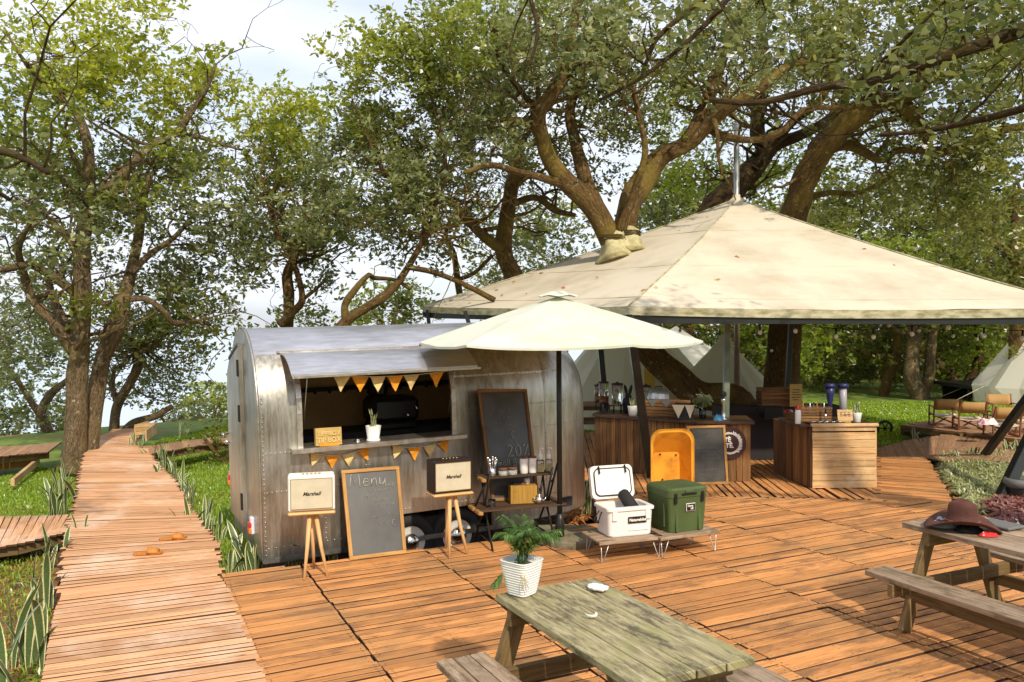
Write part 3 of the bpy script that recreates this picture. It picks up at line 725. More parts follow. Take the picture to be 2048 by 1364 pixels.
# seam battens and rivets
def surf(x, z):                    # outer near-side surface at height z
    k, tp = section(x); r = ring(x)
    for j in range(len(prof)-1):
        a, b_ = r[j], r[j+1]
        if a[2] <= z <= b_[2]:
            f = (z-a[2])/max(1e-6, b_[2]-a[2]); return Vector((x, a[1]+(b_[1]-a[1])*f, z))
    return Vector(r[len(prof)-1])
rv = MB()
def rivet(x, z, r=.0085):
    p = surf(x, z); rv.ball((p.x, p.y-.001, p.z), r, 6)
for i in range(34): rivet(.025, .03+i*.045)
for i in range(40): rivet(2.42 if i*.035 > 1.1 else 2.42, .05+i*.048) if i < 36 else None
for z, x0, x1 in ((.99,.05,.33),(.62,.05,.33),(.09,.05,1.3),(.62,1.05,1.35),(1.28,2.1,3.4),(1.02,2.45,3.6),(1.62,2.05,3.3),(.30,1.42,2.35)):
    x = x0
    while x < x1: rivet(x, z); x += .045 if z != .09 else .07
for x in (.60, 1.02, 1.05, 2.75, 3.1):
    for i in range(18): rivet(x, .12+i*.048)
rv.build('rivets', M['alut'], tr)
mb = MB()
for x in (.60, 1.035, 2.42, 2.75, 3.1):
    zs = [.05+i*.1 for i in range(10)] if x < 2 else [.05+i*.12 for i in range(18)]
    pts = [surf(x, z)+Vector((0,-.0015,0)) for z in zs if z < 2.1]
    for a, b_ in zip(pts, pts[1:]): mb.beam(a, b_, .002, .03, upv=(1,0,0))
for z, x0, x1 in ((.99,.02,.35),(1.28,2.0,3.5),(1.02,2.42,3.7),(.62,.02,1.38),(1.62,2.0,3.4)):
    n_ = 8; pts = [surf(x0+(x1-x0)*i/n_, z)+Vector((0,-.0015,0)) for i in range(n_+1)]
    for a, b_ in zip(pts, pts[1:]): mb.beam(a, b_, .002, .022, upv=(0,0,1))
mb.build('seam_strip', M['alu'], tr)
# hatch frame, counter, raised hatch
for x, s_ in ((.35,1),(1.99,-1)):
    mb = MB(); pts = [Vector((x+s_*.02, y-.012, z)) for y, z in prof[iw0:iw1+1]]
    for a, b_ in zip(pts, pts[1:]): mb.beam(a, b_, .04, .05, upv=(1,0,0), rnd=.5)
    mb.build('window_jamb', M['alut'], tr)
mb = MB(); mb.box((1.165,.05,1.015), (1.78,.36,.03), bev=.005); mb.box((1.165,-.135,1.005), (1.80,.02,.045), bev=.004); mb.build('counter', M['alut'], tr)
hy, hz = prof[iw1]; mb = MB(); arc = []
for i in range(11):
    f = i/10; arc.append((hy-(hy+.30)*f, hz+.045*math.sin(math.pi*f*.9)+(1.735-hz)*f**1.5))
for i in range(10):
    (y0,z0),(y1,z1) = arc[i], arc[i+1]
    mb.add([(.25,y0,z0),(2.13,y0,z0),(2.13,y1,z1),(.25,y1,z1)], [(0,1,2,3)], rnd=.5, smooth=True)
    mb.add([(.25,y0,z0-.018),(2.13,y0,z0-.018),(2.13,y1,z1-.018),(.25,y1,z1-.018)], [(3,2,1,0)], rnd=.5, smooth=True)
    for x in (.25,2.13): mb.add([(x,y0,z0),(x,y1,z1),(x,y1,z1-.018),(x,y0,z0-.018)], [(0,1,2,3)], rnd=.5)
mb.add([(.25,arc[-1][0],arc[-1][1]),(2.13,arc[-1][0],arc[-1][1]),(2.13,arc[-1][0],arc[-1][1]-.018),(.25,arc[-1][0],arc[-1][1]-.018)], [(0,1,2,3)])
hat = mb.build('raised_hatch', M['alur'], tr)
mb = MB(); mb.beam((.22,hy+.01,hz+.015), (2.16,hy+.01,hz+.015), .05, .02); mb.build('hatch_hinge', M['alut'], hat)
mb = MB(); mb.beam((.26,-.3,1.72), (2.16,-.3,1.72), .02, .02); mb.build('hatch_edge', M['alut'], hat)
for x in (.42,1.93): mb = MB(); mb.tube([(x,.03,1.25),(x,-.2,1.76)], .004, 6); mb.build('hatch_stay', M['galv'], hat)
# inside: back wall rail with hooks, dark machines on the back worktop
mb = MB(); mb.beam((.1,1.5,1.45),(2.6,1.5,1.45), .02, .05)
for i in range(14): mb.ball((.2+i*.17,1.46,1.42), .022, 8)
mb.build('wall_rail', M['dark'], tr)
mb = MB(); mb.box((1.5,1.15,.62), (2.2,.6,.78)); mb.build('worktop', M['dark'], tr)
cm = thing('coffee_machine', 'black machine in the shadow behind the trailer counter', 'coffee machine', TL(1.62,1.0,1.01), TY)
mb = MB(); mb.box((0,0,.22), (.55,.42,.28), bev=.05); mb.box((-.14,.05,.46), (.2,.25,.25), bev=.06); mb.box((0,0,.04), (.5,.4,.08), bev=.02); mb.build('housing', M['black'], cm)
mb = MB(); mb.lathe([(.07,0),(.10,.14),(.10,.16),(.0,.165)], (-.16,.05,.58), 14); mb.build('hopper', M['dark'], cm)
mb = MB(); mb.tube([(.1,-.2,.2),(.1,-.32,.16)], .018); mb.tube([(.2,-.2,.3),(.22,-.28,.22)], .008); mb.build('portafilter', M['steel'], cm)
# wheels, floor pan
mb = MB(); mb.box((1.9,.8,.12), (3.1,1.45,.1)); mb.box((1.9,.8,-.02), (2.4,.9,.18)); mb.build('chassis', M['dark'], tr)
for wx in (1.47, 2.0):
    W_ = Matrix.Rotation(R(90), 3, 'X')
    mb = MB(); mb.lathe([(.17,-.09),(.25,-.09),(.285,-.06),(.29,0),(.285,.06),(.25,.09),(.17,.085),(.17,-.09)], (wx,.11,-.06), 28, W_, cap=False); wh = mb.build('wheel', M['rubber'], tr)
    mb = MB(); mb.lathe([(.0,.062),(.185,.070),(.20,.085),(.205,.075),(.205,.0)], (wx,.11,-.06), 30, W_); rim = mb.build('rim', M['amp'], wh)
    mb = MB(); mb.lathe([(.095,.09),(.09,.11),(.07,.135),(.035,.15),(0,.153)], (wx,.11,-.06), 20, W_); mb.build('hub_cap', M['steel'], wh)

# ------------------------------------------------------------------ bunting
def bunting(label, pts, cols, fl, hgt, n_):
    """pts: the cord; cols: flags' colours with their place along the cord"""
    t_ = thing('bunting', label, 'bunting', pts[0], group='bunting strings on the trailer')
    mb = MB(); mb.tube(pts, .003, 5); mb.build('cord', M['white'], t_, True)
    cum = [0]
    for a, b_ in zip(pts, pts[1:]): cum.append(cum[-1]+(b_-a).length)
    def at(s):
        s = max(0, min(cum[-1]-1e-6, s*cum[-1]))
        for i in range(1, len(cum)):
            if s <= cum[i]:
                f = (s-cum[i-1])/(cum[i]-cum[i-1]); return pts[i-1].lerp(pts[i], f)
    for (s0, s1, c, sway) in cols:
        mb = MB(); a, b_ = at(s0), at(s1); m_ = (a+b_)/2+Vector((0,0,-hgt)); m_ += (b_-a)*sway
        nrm = (b_-a).cross(Vector((0,0,1))).normalized(); K = 6; vs = []
        for i in range(K+1):
            for j in range(K+1-i):
                u, v = j/K, i/K
                p = a+(b_-a)*u+(m_-a)*v
                vs.append(p+nrm*(.010*math.sin(v*9+u*5+s0*40)-.004))
        idx = {}; k = 0
        for i in range(K+1):
            for j in range(K+1-i): idx[(i,j)] = k; k += 1
        fs = []
        for i in range(K):
            for j in range(K-i):
                fs.append((idx[(i,j)], idx[(i,j+1)], idx[(i+1,j)]))
                if j < K-i-1: fs.append((idx[(i,j+1)], idx[(i+1,j+1)], idx[(i+1,j)]))
        mb.add(vs, fs, smooth=True); o = mb.build('flag', M['flago' if c else 'flagy'], t_, True)
    return t_
def cord(pp): return [TL(*p) for p in pp]
def arcpts(x0, z0, x1, z1, sag, y, n_=12):
    return cord([(x0+(x1-x0)*i/n_, y, z0+(z1-z0)*i/n_-sag*4*(i/n_)*(1-i/n_)) for i in range(n_+1)])
def fitx(px, y):                   # trailer-local x where a sight column meets local depth y
    k = (px-CX)/F; lo, hi = -1, 4
    for _ in range(40):
        m_ = (lo+hi)/2; p = TL(m_, y, 1.5)
        if p.x/p.y < k: lo = m_
        else: hi = m_
    return lo
def fracs(p0, p1, lst, y):
    a, b_ = fitx(p0, y), fitx(p1, y); return [((fitx(q0,y)-a)/(b_-a), (fitx(q1,y)-a)/(b_-a), c, s_) for q0, q1, c, s_ in lst]
bunting('bunting of six yellow and orange flags under the raised hatch', arcpts(fitx(638,-.2), 1.73, fitx(938,-.2), 1.725, .05, -.2),
        fracs(638, 938, [(667,701,0,-.08),(703,737,1,.02),(740,772,0,-.02),(774,807,1,0),(808,838,0,-.03),(859,888,1,-.03)], -.2), .1, .155, 6)
bunting('left bunting of four flags below the serving counter', arcpts(fitx(616,-.03), .975, fitx(736,-.03), .985, .06, -.03),
        fracs(616, 736, [(616,642,0,-.4),(645,675,1,.0),(679,706,0,.02),(708,736,1,.3)], -.03), .1, .135, 4)
bunting('right bunting of four flags below the serving counter', arcpts(fitx(781,-.03), .97, fitx(896,-.03), .985, .055, -.03),
        fracs(781, 896, [(781,808,0,-.4),(811,840,1,.0),(843,868,0,.05),(870,896,1,.25)], -.03), .1, .14, 4)

# ------------------------------------------------------------------ blade plants (sansevieria)
def bladeleaf(mb, base, h, lean, az, wd, curl, rnd):
    """one stiff pointed leaf; u across 0..1, v along"""
    n_ = 7; vs = []; d = Vector((math.cos(az), math.sin(az), 0)); sd_ = Vector((-math.sin(az), math.cos(az), 0))
    tw = random.uniform(-.9,.9); face = (sd_*math.cos(tw)+d*math.sin(tw))
    for i in range(n_+1):
        f = i/n_; p = base+Vector((0,0,1))*(h*f*(1-lean*.35*f))+d*(h*lean*(f**1.7))+Vector((0,0,-1))*(h*curl*max(0,f-.55)**2*2.2)
        w_ = wd*(.45+.9*f-.0*f)*(1 if f < .5 else max(0, 1-((f-.5)/.5)**1.8)) if f > 0 else wd*.4
        q = Vector((0,0,1)).cross(face)*.18*w_
        vs += [p-face*w_*.5, p-face*w_*.36, p+q*.8, p+face*w_*.36, p+face*w_*.5]
    fs = []; uvs = []
    U = [0,.14,.5,.86,1]
    for i in range(n_):
        for j in range(4):
            fs.append((i*5+j, i*5+j+1, (i+1)*5+j+1, (i+1)*5+j))
            uvs.append([(U[j],i/n_*h),(U[j+1],i/n_*h),(U[j+1],(i+1)/n_*h),(U[j],(i+1)/n_*h)])
    mb.add(vs, fs, uvs, rnd, True)
sm_ = bpy.data.materials.new('variegated_blade_leaf'); sm_.use_nodes = True; t = sm_.node_tree; b = t.nodes['Principled BSDF']; l = t.links.new
tcn = N(t,'ShaderNodeTexCoord'); sp = N(t,'ShaderNodeSeparateXYZ'); l(tcn.outputs['UV'], sp.inputs[0])
ra = N(t,'ShaderNodeValToRGB'); e = ra.color_ramp.elements; e[0].position = .10; e[0].color = (.72,.68,.36,1); e[1].position = .17; e[1].color = (.085,.13,.045,1)
x = e.new(.83); x.color = (.085,.13,.045,1); x = e.new(.90); x.color = (.72,.68,.36,1); l(sp.outputs[0], ra.inputs[0])
nn = N(t,'ShaderNodeTexNoise'); nn.inputs['Scale'].default_value = 1; mpn = N(t,'ShaderNodeMapping'); mpn.inputs['Scale'].default_value = (2,60,1); l(tcn.outputs['UV'], mpn.inputs[0]); l(mpn.outputs[0], nn.inputs['Vector'])
mrn = N(t,'ShaderNodeMapRange'); mrn.inputs['To Min'].default_value = .45; mrn.inputs['To Max'].default_value = 1.6; l(nn.outputs['Fac'], mrn.inputs['Value'])
hh = N(t,'ShaderNodeHueSaturation'); l(mrn.outputs[0], hh.inputs['Value']); l(ra.outputs[0], hh.inputs['Color']); l(hh.outputs[0], b.inputs['Base Color']); b.inputs['Roughness'].default_value = .35
M['blade'] = sm_
def blades(label, base, h, n_, spread=.12, wd=.05, lean=.35, name='snake_plant', cat='plant', group='snake plants along the boardwalks', droop=.1):
    t_ = thing(name, label, cat, base, group=group)
    for _ in range(n_):
        mb = MB()
        bs = base+Vector((random.uniform(-spread,spread), random.uniform(-spread,spread)*.7, -.01))
        bladeleaf(mb, bs, h*random.uniform(.5,1.05), random.uniform(.05,lean)*random.choice((1,1,1,1.8)), random.uniform(0,6.28), wd*random.uniform(.75,1.15), random.uniform(0,droop), random.random())
        mb.build('leaf', M['blade'], t_, True)
    return t_

# ------------------------------------------------------------------ things on the trailer's counter
cy = -.03; cz_ = 1.032
def tapot(t_, r0, r1, h, mt, loc=(0,0,0), foot=True, seg=28):
    mb = MB(); pr = [(r0*.9,0),(r0,.004)]
    if foot: pr = [(r0*1.16,0),(r0*1.2,.008),(r0*1.16,.018),(r0,.022)]
    pr += [(r1,h-.004),(r1,h),(r1*.9,h),(r1*.88,h*.82),(0,h*.82)]
    mb.lathe(pr, loc, seg); return mb.build('pot', mt, t_)
pp = TL(fitx(743, cy), cy, cz_)
sp_ = thing('potted_snake_plant', 'small snake plant in white pot on the trailer counter', 'potted plant', pp)
tapot(sp_, .058, .078, .15, M['ceramic'])
mb = MB(); mb.lathe([(0,.0),(.066,.0),(.066,.004),(0,.004)], (0,0,.126)); mb.build('soil', M['soil'], sp_)
for k in range(11):
    mb = MB(); bladeleaf(mb, pp+Vector((random.uniform(-.03,.03), random.uniform(-.03,.03), .125)), random.uniform(.13,.22), random.uniform(.1,.55), k*.6, .024, .0, 0); mb.build('leaf', M['blade'], sp_, True)
pp = TL(fitx(652, -.06), -.06, cz_)
tb = thing('tip_box', 'kraft cardboard tip box lettered by hand on trailer counter', 'box', pp, TY)
mb = MB(); mb.box((0,0,.085), (.255,.06,.17), Matrix.Rotation(R(-8),3,'X'), bev=.002); mb.build('box', M['card'], tb)
mb = MB(); mb.box((.0,-.045,.014), (.19,.012,.026)); mb.build('ledge', M['flago'], tb)
ax_, ay_ = (1,0,0), Vector((0,.139,.99))
text('TIPPBOX', .058, (0,-.036,.118), ax_, ay_, M['flagy'], tb, world=False, bold=.001)
text('TIP BOX', .062, (0,-.044,.055), ax_, ay_, M['flagy'], tb, world=False, bold=.0012)
pp = TL(fitx(711, 0), 0, cz_); sb = thing('service_bell', 'tiny steel service bell beside the pot on the counter', 'bell', pp)
mb = MB(); mb.lathe([(.034,0),(.034,.006),(.03,.008),(.026,.022),(.014,.034),(0,.037)], (0,0,0), 16); mb.build('dome', M['steel'], sb)
mb = MB(); mb.tube([(0,0,.036),(0,0,.046)], .004); mb.build('button', M['black'], sb)

# ------------------------------------------------------------------ speakers on tripod stools
def stool(label, px, py, yaw, h):
    g = G(px, py); t_ = thing('tripod_stool', label, 'stool', g, yaw, group='pine tripod stools under the speakers')
    mb = MB(); mb.box((0,0,h-.014), (.405,.27,.028), bev=.012); mb.build('top', M['pine'], t_)
    for a, rr in ((-112,.19),(-48,.19),(85,.15)):
        ca, sa = math.cos(R(a)), math.sin(R(a)); mb = MB()
        mb.tube([(ca*.05,sa*.06,h-.028),(ca*rr*.6,sa*rr*.6,h*.45),(ca*rr,sa*rr,0)], [.021,.017,.011], 12); mb.build('leg', M['pine'], t_)
    return t_
def speaker(label, st, h, mt):
    rz = st.rotation_euler.z; t_ = thing('guitar_style_speaker', label, 'speaker', st.location+Vector((0,0,h)), rz)
    mb = MB(); mb.box((0,0,.157), (.40,.19,.31), bev=.012); mb.box((0,-.098,.157), (.385,.012,.295), bev=.004); mb.build('cabinet', mt, t_)
    mb = MB(); mb.box((0,-.106,.155), (.352,.008,.262), bev=.003); mb.build('grille', M['cream'], t_)
    mb = MB()
    for s_ in (-1,1): mb.box((s_*.178,-.107,.155), (.004,.008,.268)); mb.box((0,-.107,.155+s_*.133), (.358,.008,.004))
    mb.build('piping', M['gold'], t_)
    text('Marshall', .045, (0,-.111,.155), (1,0,0), (0,0,1), M['ink'], t_, name='logo_lettering', shear=.35, world=False, bold=.0012)
    for k in range(5):
        mb = MB(); mb.lathe([(.009,0),(.009,.012),(0,.013)], (-.07+k*.035,-.02,.312), 10); mb.build('knob', M['gold'], t_)
    for s_ in (-1,1):
        mb = MB(); mb.box((s_*.14,0,.001), (.03,.03,.006)); mb.build('foot', M['black'], t_)
    return t_
s1 = stool('pine tripod stool holding the white speaker', 625, 1147, R(14), .575); speaker('white cabinet speaker with cream grille on left stool', s1, .577, M['amp'])
s2 = stool('pine tripod stool holding the black speaker', 900, 1106, R(25), .60); speaker('black cabinet speaker with cream grille on right stool', s2, .602, M['ampb'])

# ------------------------------------------------------------------ chalkboards
STROKE = {'M':[[(0,0),(.1,1),(.42,.25),(.75,1),(.9,0)]],'e':[[(.05,.3),(.5,.36),(.45,.58),(.2,.6),(.05,.3),(.2,.03),(.55,.1)]],'n':[[(.05,.58),(.08,0),(.1,.4),(.35,.6),(.48,.4),(.5,0)]],'u':[[(.05,.58),(.08,.1),(.3,.02),(.48,.25),(.5,.6),(.55,0)]],
 '2':[[(.05,.8),(.3,1),(.55,.8),(.4,.45),(.05,.02),(.62,.05)]],'0':[[(.3,1),(.05,.6),(.12,.1),(.35,0),(.6,.35),(.55,.85),(.3,1)]],'%':[[(.1,0),(.6,1)],[(.1,.9),(.2,1),(.25,.85),(.1,.9)],[(.5,.1),(.6,.2),(.65,.02),(.5,.1)]],
 'S':[[(.55,.85),(.3,1),(.1,.75),(.5,.35),(.35,0),(.05,.15)]],'m':[[(.05,.58),(.07,0),(.1,.45),(.28,.58),(.33,0),(.36,.45),(.55,.58),(.6,0)]],'a':[[(.48,.5),(.25,.6),(.05,.3),(.2,.02),(.45,.2),(.5,.58),(.52,0)]],'l':[[(.1,1),(.12,0)]],
 'B':[[(.08,0),(.1,1),(.5,.95),(.5,.65),(.12,.52),(.6,.42),(.55,.08),(.08,0)]],'r':[[(.05,.58),(.08,0),(.12,.4),(.4,.58)]],'f':[[(.5,.95),(.3,1),(.25,.7),(.25,0)],[(.05,.55),(.45,.58)]],'C':[[(.6,.85),(.3,1),(.05,.5),(.3,0),(.62,.15)]],' ':[]}
WID = {'M':1.0,'m':.72,'l':.28,' ':.4,'2':.75,'0':.75,'B':.8,'S':.72,'C':.8}
def board(label, TLp, TRp, BRp, BLp, fw=.035, th=.025, mt='frame', lines=(), cat='chalkboard'):
    t_ = thing('chalkboard', label, cat, (BLp+BRp)/2)
    nrm = (BRp-BLp).cross(TLp-BLp).normalized()          # towards the viewer
    ey = Vector((0,0,EYE)); dr_ = TRp-ey; TRp = ey+dr_*((BLp-ey).dot(nrm)/dr_.dot(nrm))
    def P(u, v, d=0.0): return BLp.lerp(BRp, u).lerp(TLp.lerp(TRp, u), v)+nrm*d
    W_, H_ = (BRp-BLp).length, (TLp-BLp).length; a, b_ = fw/W_, fw/H_
    mb = MB(); vs = [P(a*.8,b_*.8,-.004),P(1-a*.8,b_*.8,-.004),P(1-a*.8,1-b_*.8,-.004),P(a*.8,1-b_*.8,-.004)]; vs += [v-nrm*.008 for v in vs]
    mb.add(vs, [(0,1,2,3),(7,6,5,4),(0,4,5,1),(1,5,6,2),(2,6,7,3),(3,7,4,0)]); mb.build('slate', M['chalk'], t_, True)
    for p, q, hor in ((P(0,b_/2),P(1,b_/2),1),(P(0,1-b_/2),P(1,1-b_/2),1),(P(a/2,b_),P(a/2,1-b_),0),(P(1-a/2,b_),P(1-a/2,1-b_),0)):
        mb = MB(); mb.beam(p, q, fw if not hor else fw, th, upv=nrm, bev=.003); mb.build('frame_rail', M[mt], t_, True)
    ax = (P(1,.5)-P(0,.5)).normalized(); ay = (P(.5,1)-P(.5,0)).normalized()
    for (s_, size, u, v, sh) in lines:
        if s_[0] == '~':               # worn strokes too faint to read
            mb = MB(); L_ = float(s_[1:])
            x = -L_/2
            while x < L_/2:
                c = P(u, v, .003)+ax*x; pts = [c+ax*random.uniform(0,size*.5)+ay*random.uniform(-size*.4,size*.4) for _ in range(random.choice((2,3,3)))]
                if len(pts) > 1: mb.tube(pts, .0016, 3)
                x += size*random.uniform(.45,.9)
            mb.build('chalk_marks', M['chalkline'], t_, True); continue
        tot = sum(WID.get(c, .66) for c in s_)*size; x = -tot/2; o_ = P(u, v, .003)
        for c in s_:
            for st_ in STROKE[c]:
                mb = MB(); mb.tube([o_+ax*(x+(a_+sh*.3*b2)*size*.9)+ay*((b2-.5)*size+random.uniform(-.02,.02)*size) for a_, b2 in st_], size*.042, 4); mb.build('chalk_writing', M['chalkline'], t_, True)
            x += WID.get(c, .66)*size
    return t_, P, ax, ay
bl, br = G(699,1121), G(813,1107)
board('tall oak framed menu chalkboard leaning on the trailer between stools', D(682,941,bl.y+.30), D(798,932,br.y+.27), br, bl,
      lines=(('Menu', .125, .44, .87, .4),('free', .05, .78, .80, .2),('~.2', .05, .62, .745, .1),('~.14', .05, .45, .68, .1),('~.2', .045, .68, .625, .1),('~.18', .045, .72, .57, .1),('~.22', .05, .66, .45, .1),('~.1', .045, .62, .36, .1),('C', .06, .82, .36, .4)))
bl, br = D(983,1003,8.33), D(1078,999,8.60)
_, P_, ax_, ay_ = board('narrow dark framed chalkboard offering 20% standing on the metal shelf', D(955,778,8.62), D(1053,778,8.88), br, bl, mt='bar',
      lines=(('~.22', .07, .42, .80, .1),('~.1', .06, .50, .74, .1),('~.18', .05, .42, .69, .1),('~.2', .045, .38, .62, .1),('C', .08, .62, .585, 0),('~.2', .05, .62, .525, 0),('20%', .125, .68, .44, .05),('Small Beer', .075, .52, .335, .15)))
bl, br = G(1384,970), G(1457,968)
board('chalkboard with pale timber frame leaning on the bar front', D(1373,852,bl.y+.10), D(1450,850,br.y+.10), br, bl, lines=tuple(('~%.2f' % w_, .035, u_, v_, 0) for w_, u_, v_ in ((.08,.45,.88),(.2,.5,.8),(.3,.5,.62),(.3,.55,.55),(.16,.65,.5),(.25,.6,.44),(.2,.5,.25),(.22,.5,.16))))
# ------------------------------------------------------------------ folding metal shelf and what stands on it
sy = R(20); sc_ = D(1030,950,8.3); sc_.z = 0
sh_ = thing('folding_shelf', 'folding black metal shelf with dark slats between trailer and parasol', 'shelf', sc_, sy)
def slats(name, L_, Wd, z, yo=0.0, x0=0.0):
    mb = MB(); n_ = max(3, int(Wd/.07))
    for k in range(n_): mb.box((x0, yo-Wd/2+(k+.5)*Wd/n_, z), (L_, Wd/n_-.008, .016), bev=.003)
    return mb.build(name, M['darkslat'], sh_)
M['darkslat'] = wood('dark_stained_slats', (.10,.055,.025), (.03,.016,.01), rv=.3)
slats('upper_shelf', .76, .24, .685, 0, -.01); slats('lower_shelf', .92, .40, .39, -.03, .01)
for x, z, y in ((-.385,.678,-.10),(-.45,.382,-.20),(-.45,.382,.0)):
    mb = MB(); mb.box((x, y, z), (.05,.16,.035), Matrix.Rotation(R(8),3,'Y'), bev=.008); mb.build('slat_end', M['frame'], sh_)
for s_ in (-1, 1):
    x = s_*.33
    mb = MB(); mb.tube([(x-.02,.26,0),(x,-.02,.40),(x+.01,-.17,.76)], .011, 6); mb.tube([(x,-.26,0),(x+.01,.02,.40),(x+.02,.15,.76)], .011, 6)
    for f in (.12,.28,.52,.60): mb.tube([(x,-.26+.28*f*1.6,.64*f),(x,.26-.28*f*1.6,.64*f)], .008, 5)
    mb.build('side_frame', M['black'], sh_)
for (x0,y0,z0,x1,y1,z1) in ((.46,-.02,.78,.34,-.05,.40),(.32,.02,.68,.24,-.05,.40),(-.42,.0,.40,-.28,.0,.70)):
    mb = MB(); mb.tube([(x0,y0,z0),(x1,y1,z1)], .011, 6); mb.tube([(x0-.05,y0,z0-.16),(x1+.02,y1,z0-.20)], .007, 5); mb.build('brace', M['black'], sh_)
ST = WM[sh_.name]
def SP(px, dep, zt):               # a spot on a shelf under a sight column
    k = (px-CX)/F; lo, hi = -1, 1
    for _ in range(40):
        m_ = (lo+hi)/2; p = ST@Vector((m_, dep, zt))
        if p.x/p.y < k: lo = m_
        else: hi = m_
    return ST@Vector((lo, dep, zt))
zt = .695
a = SP(982,-.06,zt); t_ = thing('cutlery_jar', 'steel jar bristling with cutlery on left end of upper shelf', 'jar', a)
mb = MB(); mb.lathe([(.034,0),(.036,.01),(.036,.10),(.033,.10),(.031,.02),(0,.02)], (0,0,0), 18); mb.build('jar', M['steel'], t_)
for k in range(9):
    an = k*.7; mb = MB(); e_ = Vector((math.cos(an)*.045, math.sin(an)*.035, .155+.012*(k%3))); mb.tube([(math.cos(an)*.01,math.sin(an)*.01,.02), e_], .003, 5); mb.ball(e_, .012, 8, (1,.4,1.4)); mb.build('spoon', M['steel'], t_)
for k, (px, lab, mt) in enumerate(((1004,'small squat glass jar of white sugar beside the cutlery','white'),(1023,'small squat glass jar of pale crumbs with brown lid','amp'))):
    t_ = thing('storage_jar', lab, 'jar', SP(px,-.04,zt), group='lidded jars on the upper shelf')
    mb = MB(); mb.lathe([(.040,0),(.044,.006),(.044,.045),(.0,.045)], (0,0,0), 18); mb.build('contents', M[mt], t_)
    mb = MB(); mb.lathe([(.046,0),(.048,.004),(.048,.055),(.044,.062),(.042,.062)], (0,0,0), 18, cap=False); mb.build('glass', M['glass'], t_)
    mb = MB(); mb.lathe([(.045,.062),(.047,.064),(.047,.072),(0,.072)], (0,0,0), 18); mb.build('lid', M['brownw'], t_)
for px, lab in ((1046,'tall white canister next to the small jars'),(1063,'tall white canister next to the pump bottles')):
    t_ = thing('canister', lab, 'canister', SP(px,-.02,zt), group='tall white canisters on the upper shelf')
    mb = MB(); mb.lathe([(.038,0),(.041,.006),(.042,.145),(.040,.152),(0,.152)], (0,0,0), 20); mb.build('body', M['white'], t_)
    mb = MB(); mb.lathe([(.041,.152),(.043,.155),(.043,.166),(0,.168)], (0,0,0), 20); mb.build('lid', M['brownw'], t_)
for px, lab in ((1079,'left pump bottle half full of pale yellow syrup'),(1096,'right pump bottle half full of pale yellow syrup')):
    t_ = thing('pump_bottle', lab, 'bottle', SP(px,-.01,zt), group='syrup pump bottles on the upper shelf')
    mb = MB(); mb.box((0,0,.04), (.07,.07,.08), bev=.008); mb.build('syrup', M['yell'], t_)
    mb = MB(); mb.box((0,0,.064), (.078,.078,.126), bev=.01); mb.build('bottle', M['glass'], t_)
    mb = MB(); mb.lathe([(.018,.125),(.02,.13),(.022,.16),(.016,.18),(.007,.185),(.007,.235),(.011,.237),(.011,.247),(0,.249)], (0,0,0), 14); mb.tube([(0,0,.243),(.026,-.01,.240),(.034,-.013,.222)], .006, 6); mb.tube([(0,0,.01),(0,0,.13)], .004, 5); mb.build('pump', M['white'], t_)
zt = .399
t_ = thing('drinking_glass', 'drinking glass with dark tea on the lower shelf', 'glass', SP(981,-.14,zt))
mb = MB(); mb.lathe([(.030,.0),(.034,.004),(.038,.085),(.036,.085),(.031,.01),(0,.01)], (0,0,0), 18); mb.build('glass', M['glass'], t_)
mb = MB(); mb.lathe([(.029,.012),(.033,.06),(0,.06)], (0,0,0), 16); mb.build('drink', M['tea'], t_)
t_ = thing('wooden_box', 'open mustard brown wooden box full of sundries, lower shelf', 'box', SP(1043,.0,zt), R(9))
mb = MB(); mb.box((0,0,.09), (.27,.17,.18), bev=.004); mb.build('box', M['mustard'] if 'mustard' in M else M.setdefault('mustard', wood('mustard_box_timber', (.42,.24,.045), (.27,.14,.02), rv=.1, grain=(40,2))), t_)
t_ = thing('lotion_bottle', 'black and white pump bottle poking out of the brown box', 'bottle', SP(1052,.02,zt)+Vector((0,0,.18)))
mb = MB(); mb.lathe([(.028,0),(.03,.01),(.03,.05),(.022,.06),(.01,.064)], (0,0,0), 14); mb.build('bottle', M['white'], t_)
mb = MB(); mb.lathe([(.014,.06),(.014,.075),(.006,.08),(.006,.10),(.012,.102),(.012,.112),(0,.113)], (0,0,0), 12); mb.tube([(0,0,.106),(-.028,-.008,.104)], .006, 6); mb.build('pump', M['black'], t_)
for k, (px, r_) in enumerate(((1027,.024),(1034,.02),(1043,.022))):
    t_ = thing('wrapped_sundry', ['dark crumpled packet in left corner of the brown box','small black cap between packets in the brown box','brown round lid beside the pump in brown box'][k], 'packet', SP(px,.0,zt)+Vector((0,0,.18)))
    mb = MB(); mb.ball((0,0,.012), r_, 9, (1.5,1,.7)); mb.build('packet', M[['dark','black','brownw'][k]], t_)
t_ = thing('teapot', 'small shiny steel teapot on right of the lower shelf', 'teapot', SP(1076,-.13,zt))
mb = MB(); mb.lathe([(.024,0),(.036,.012),(.040,.035),(.034,.058),(.020,.07),(.018,.078),(.026,.082),(.022,.095),(.008,.10),(.006,.108),(0,.11)], (0,0,0), 18); mb.build('pot', M['steel'], t_)
mb = MB(); mb.tube([(.034,0,.03),(.06,0,.045),(.07,0,.07)], [.010,.008,.005], 8); mb.build('spout', M['steel'], t_)
mb = MB(); mb.tube([(-.034,0,.055),(-.062,0,.06),(-.06,0,.03),(-.036,0,.02)], .004, 6); mb.build('handle', M['steel'], t_)

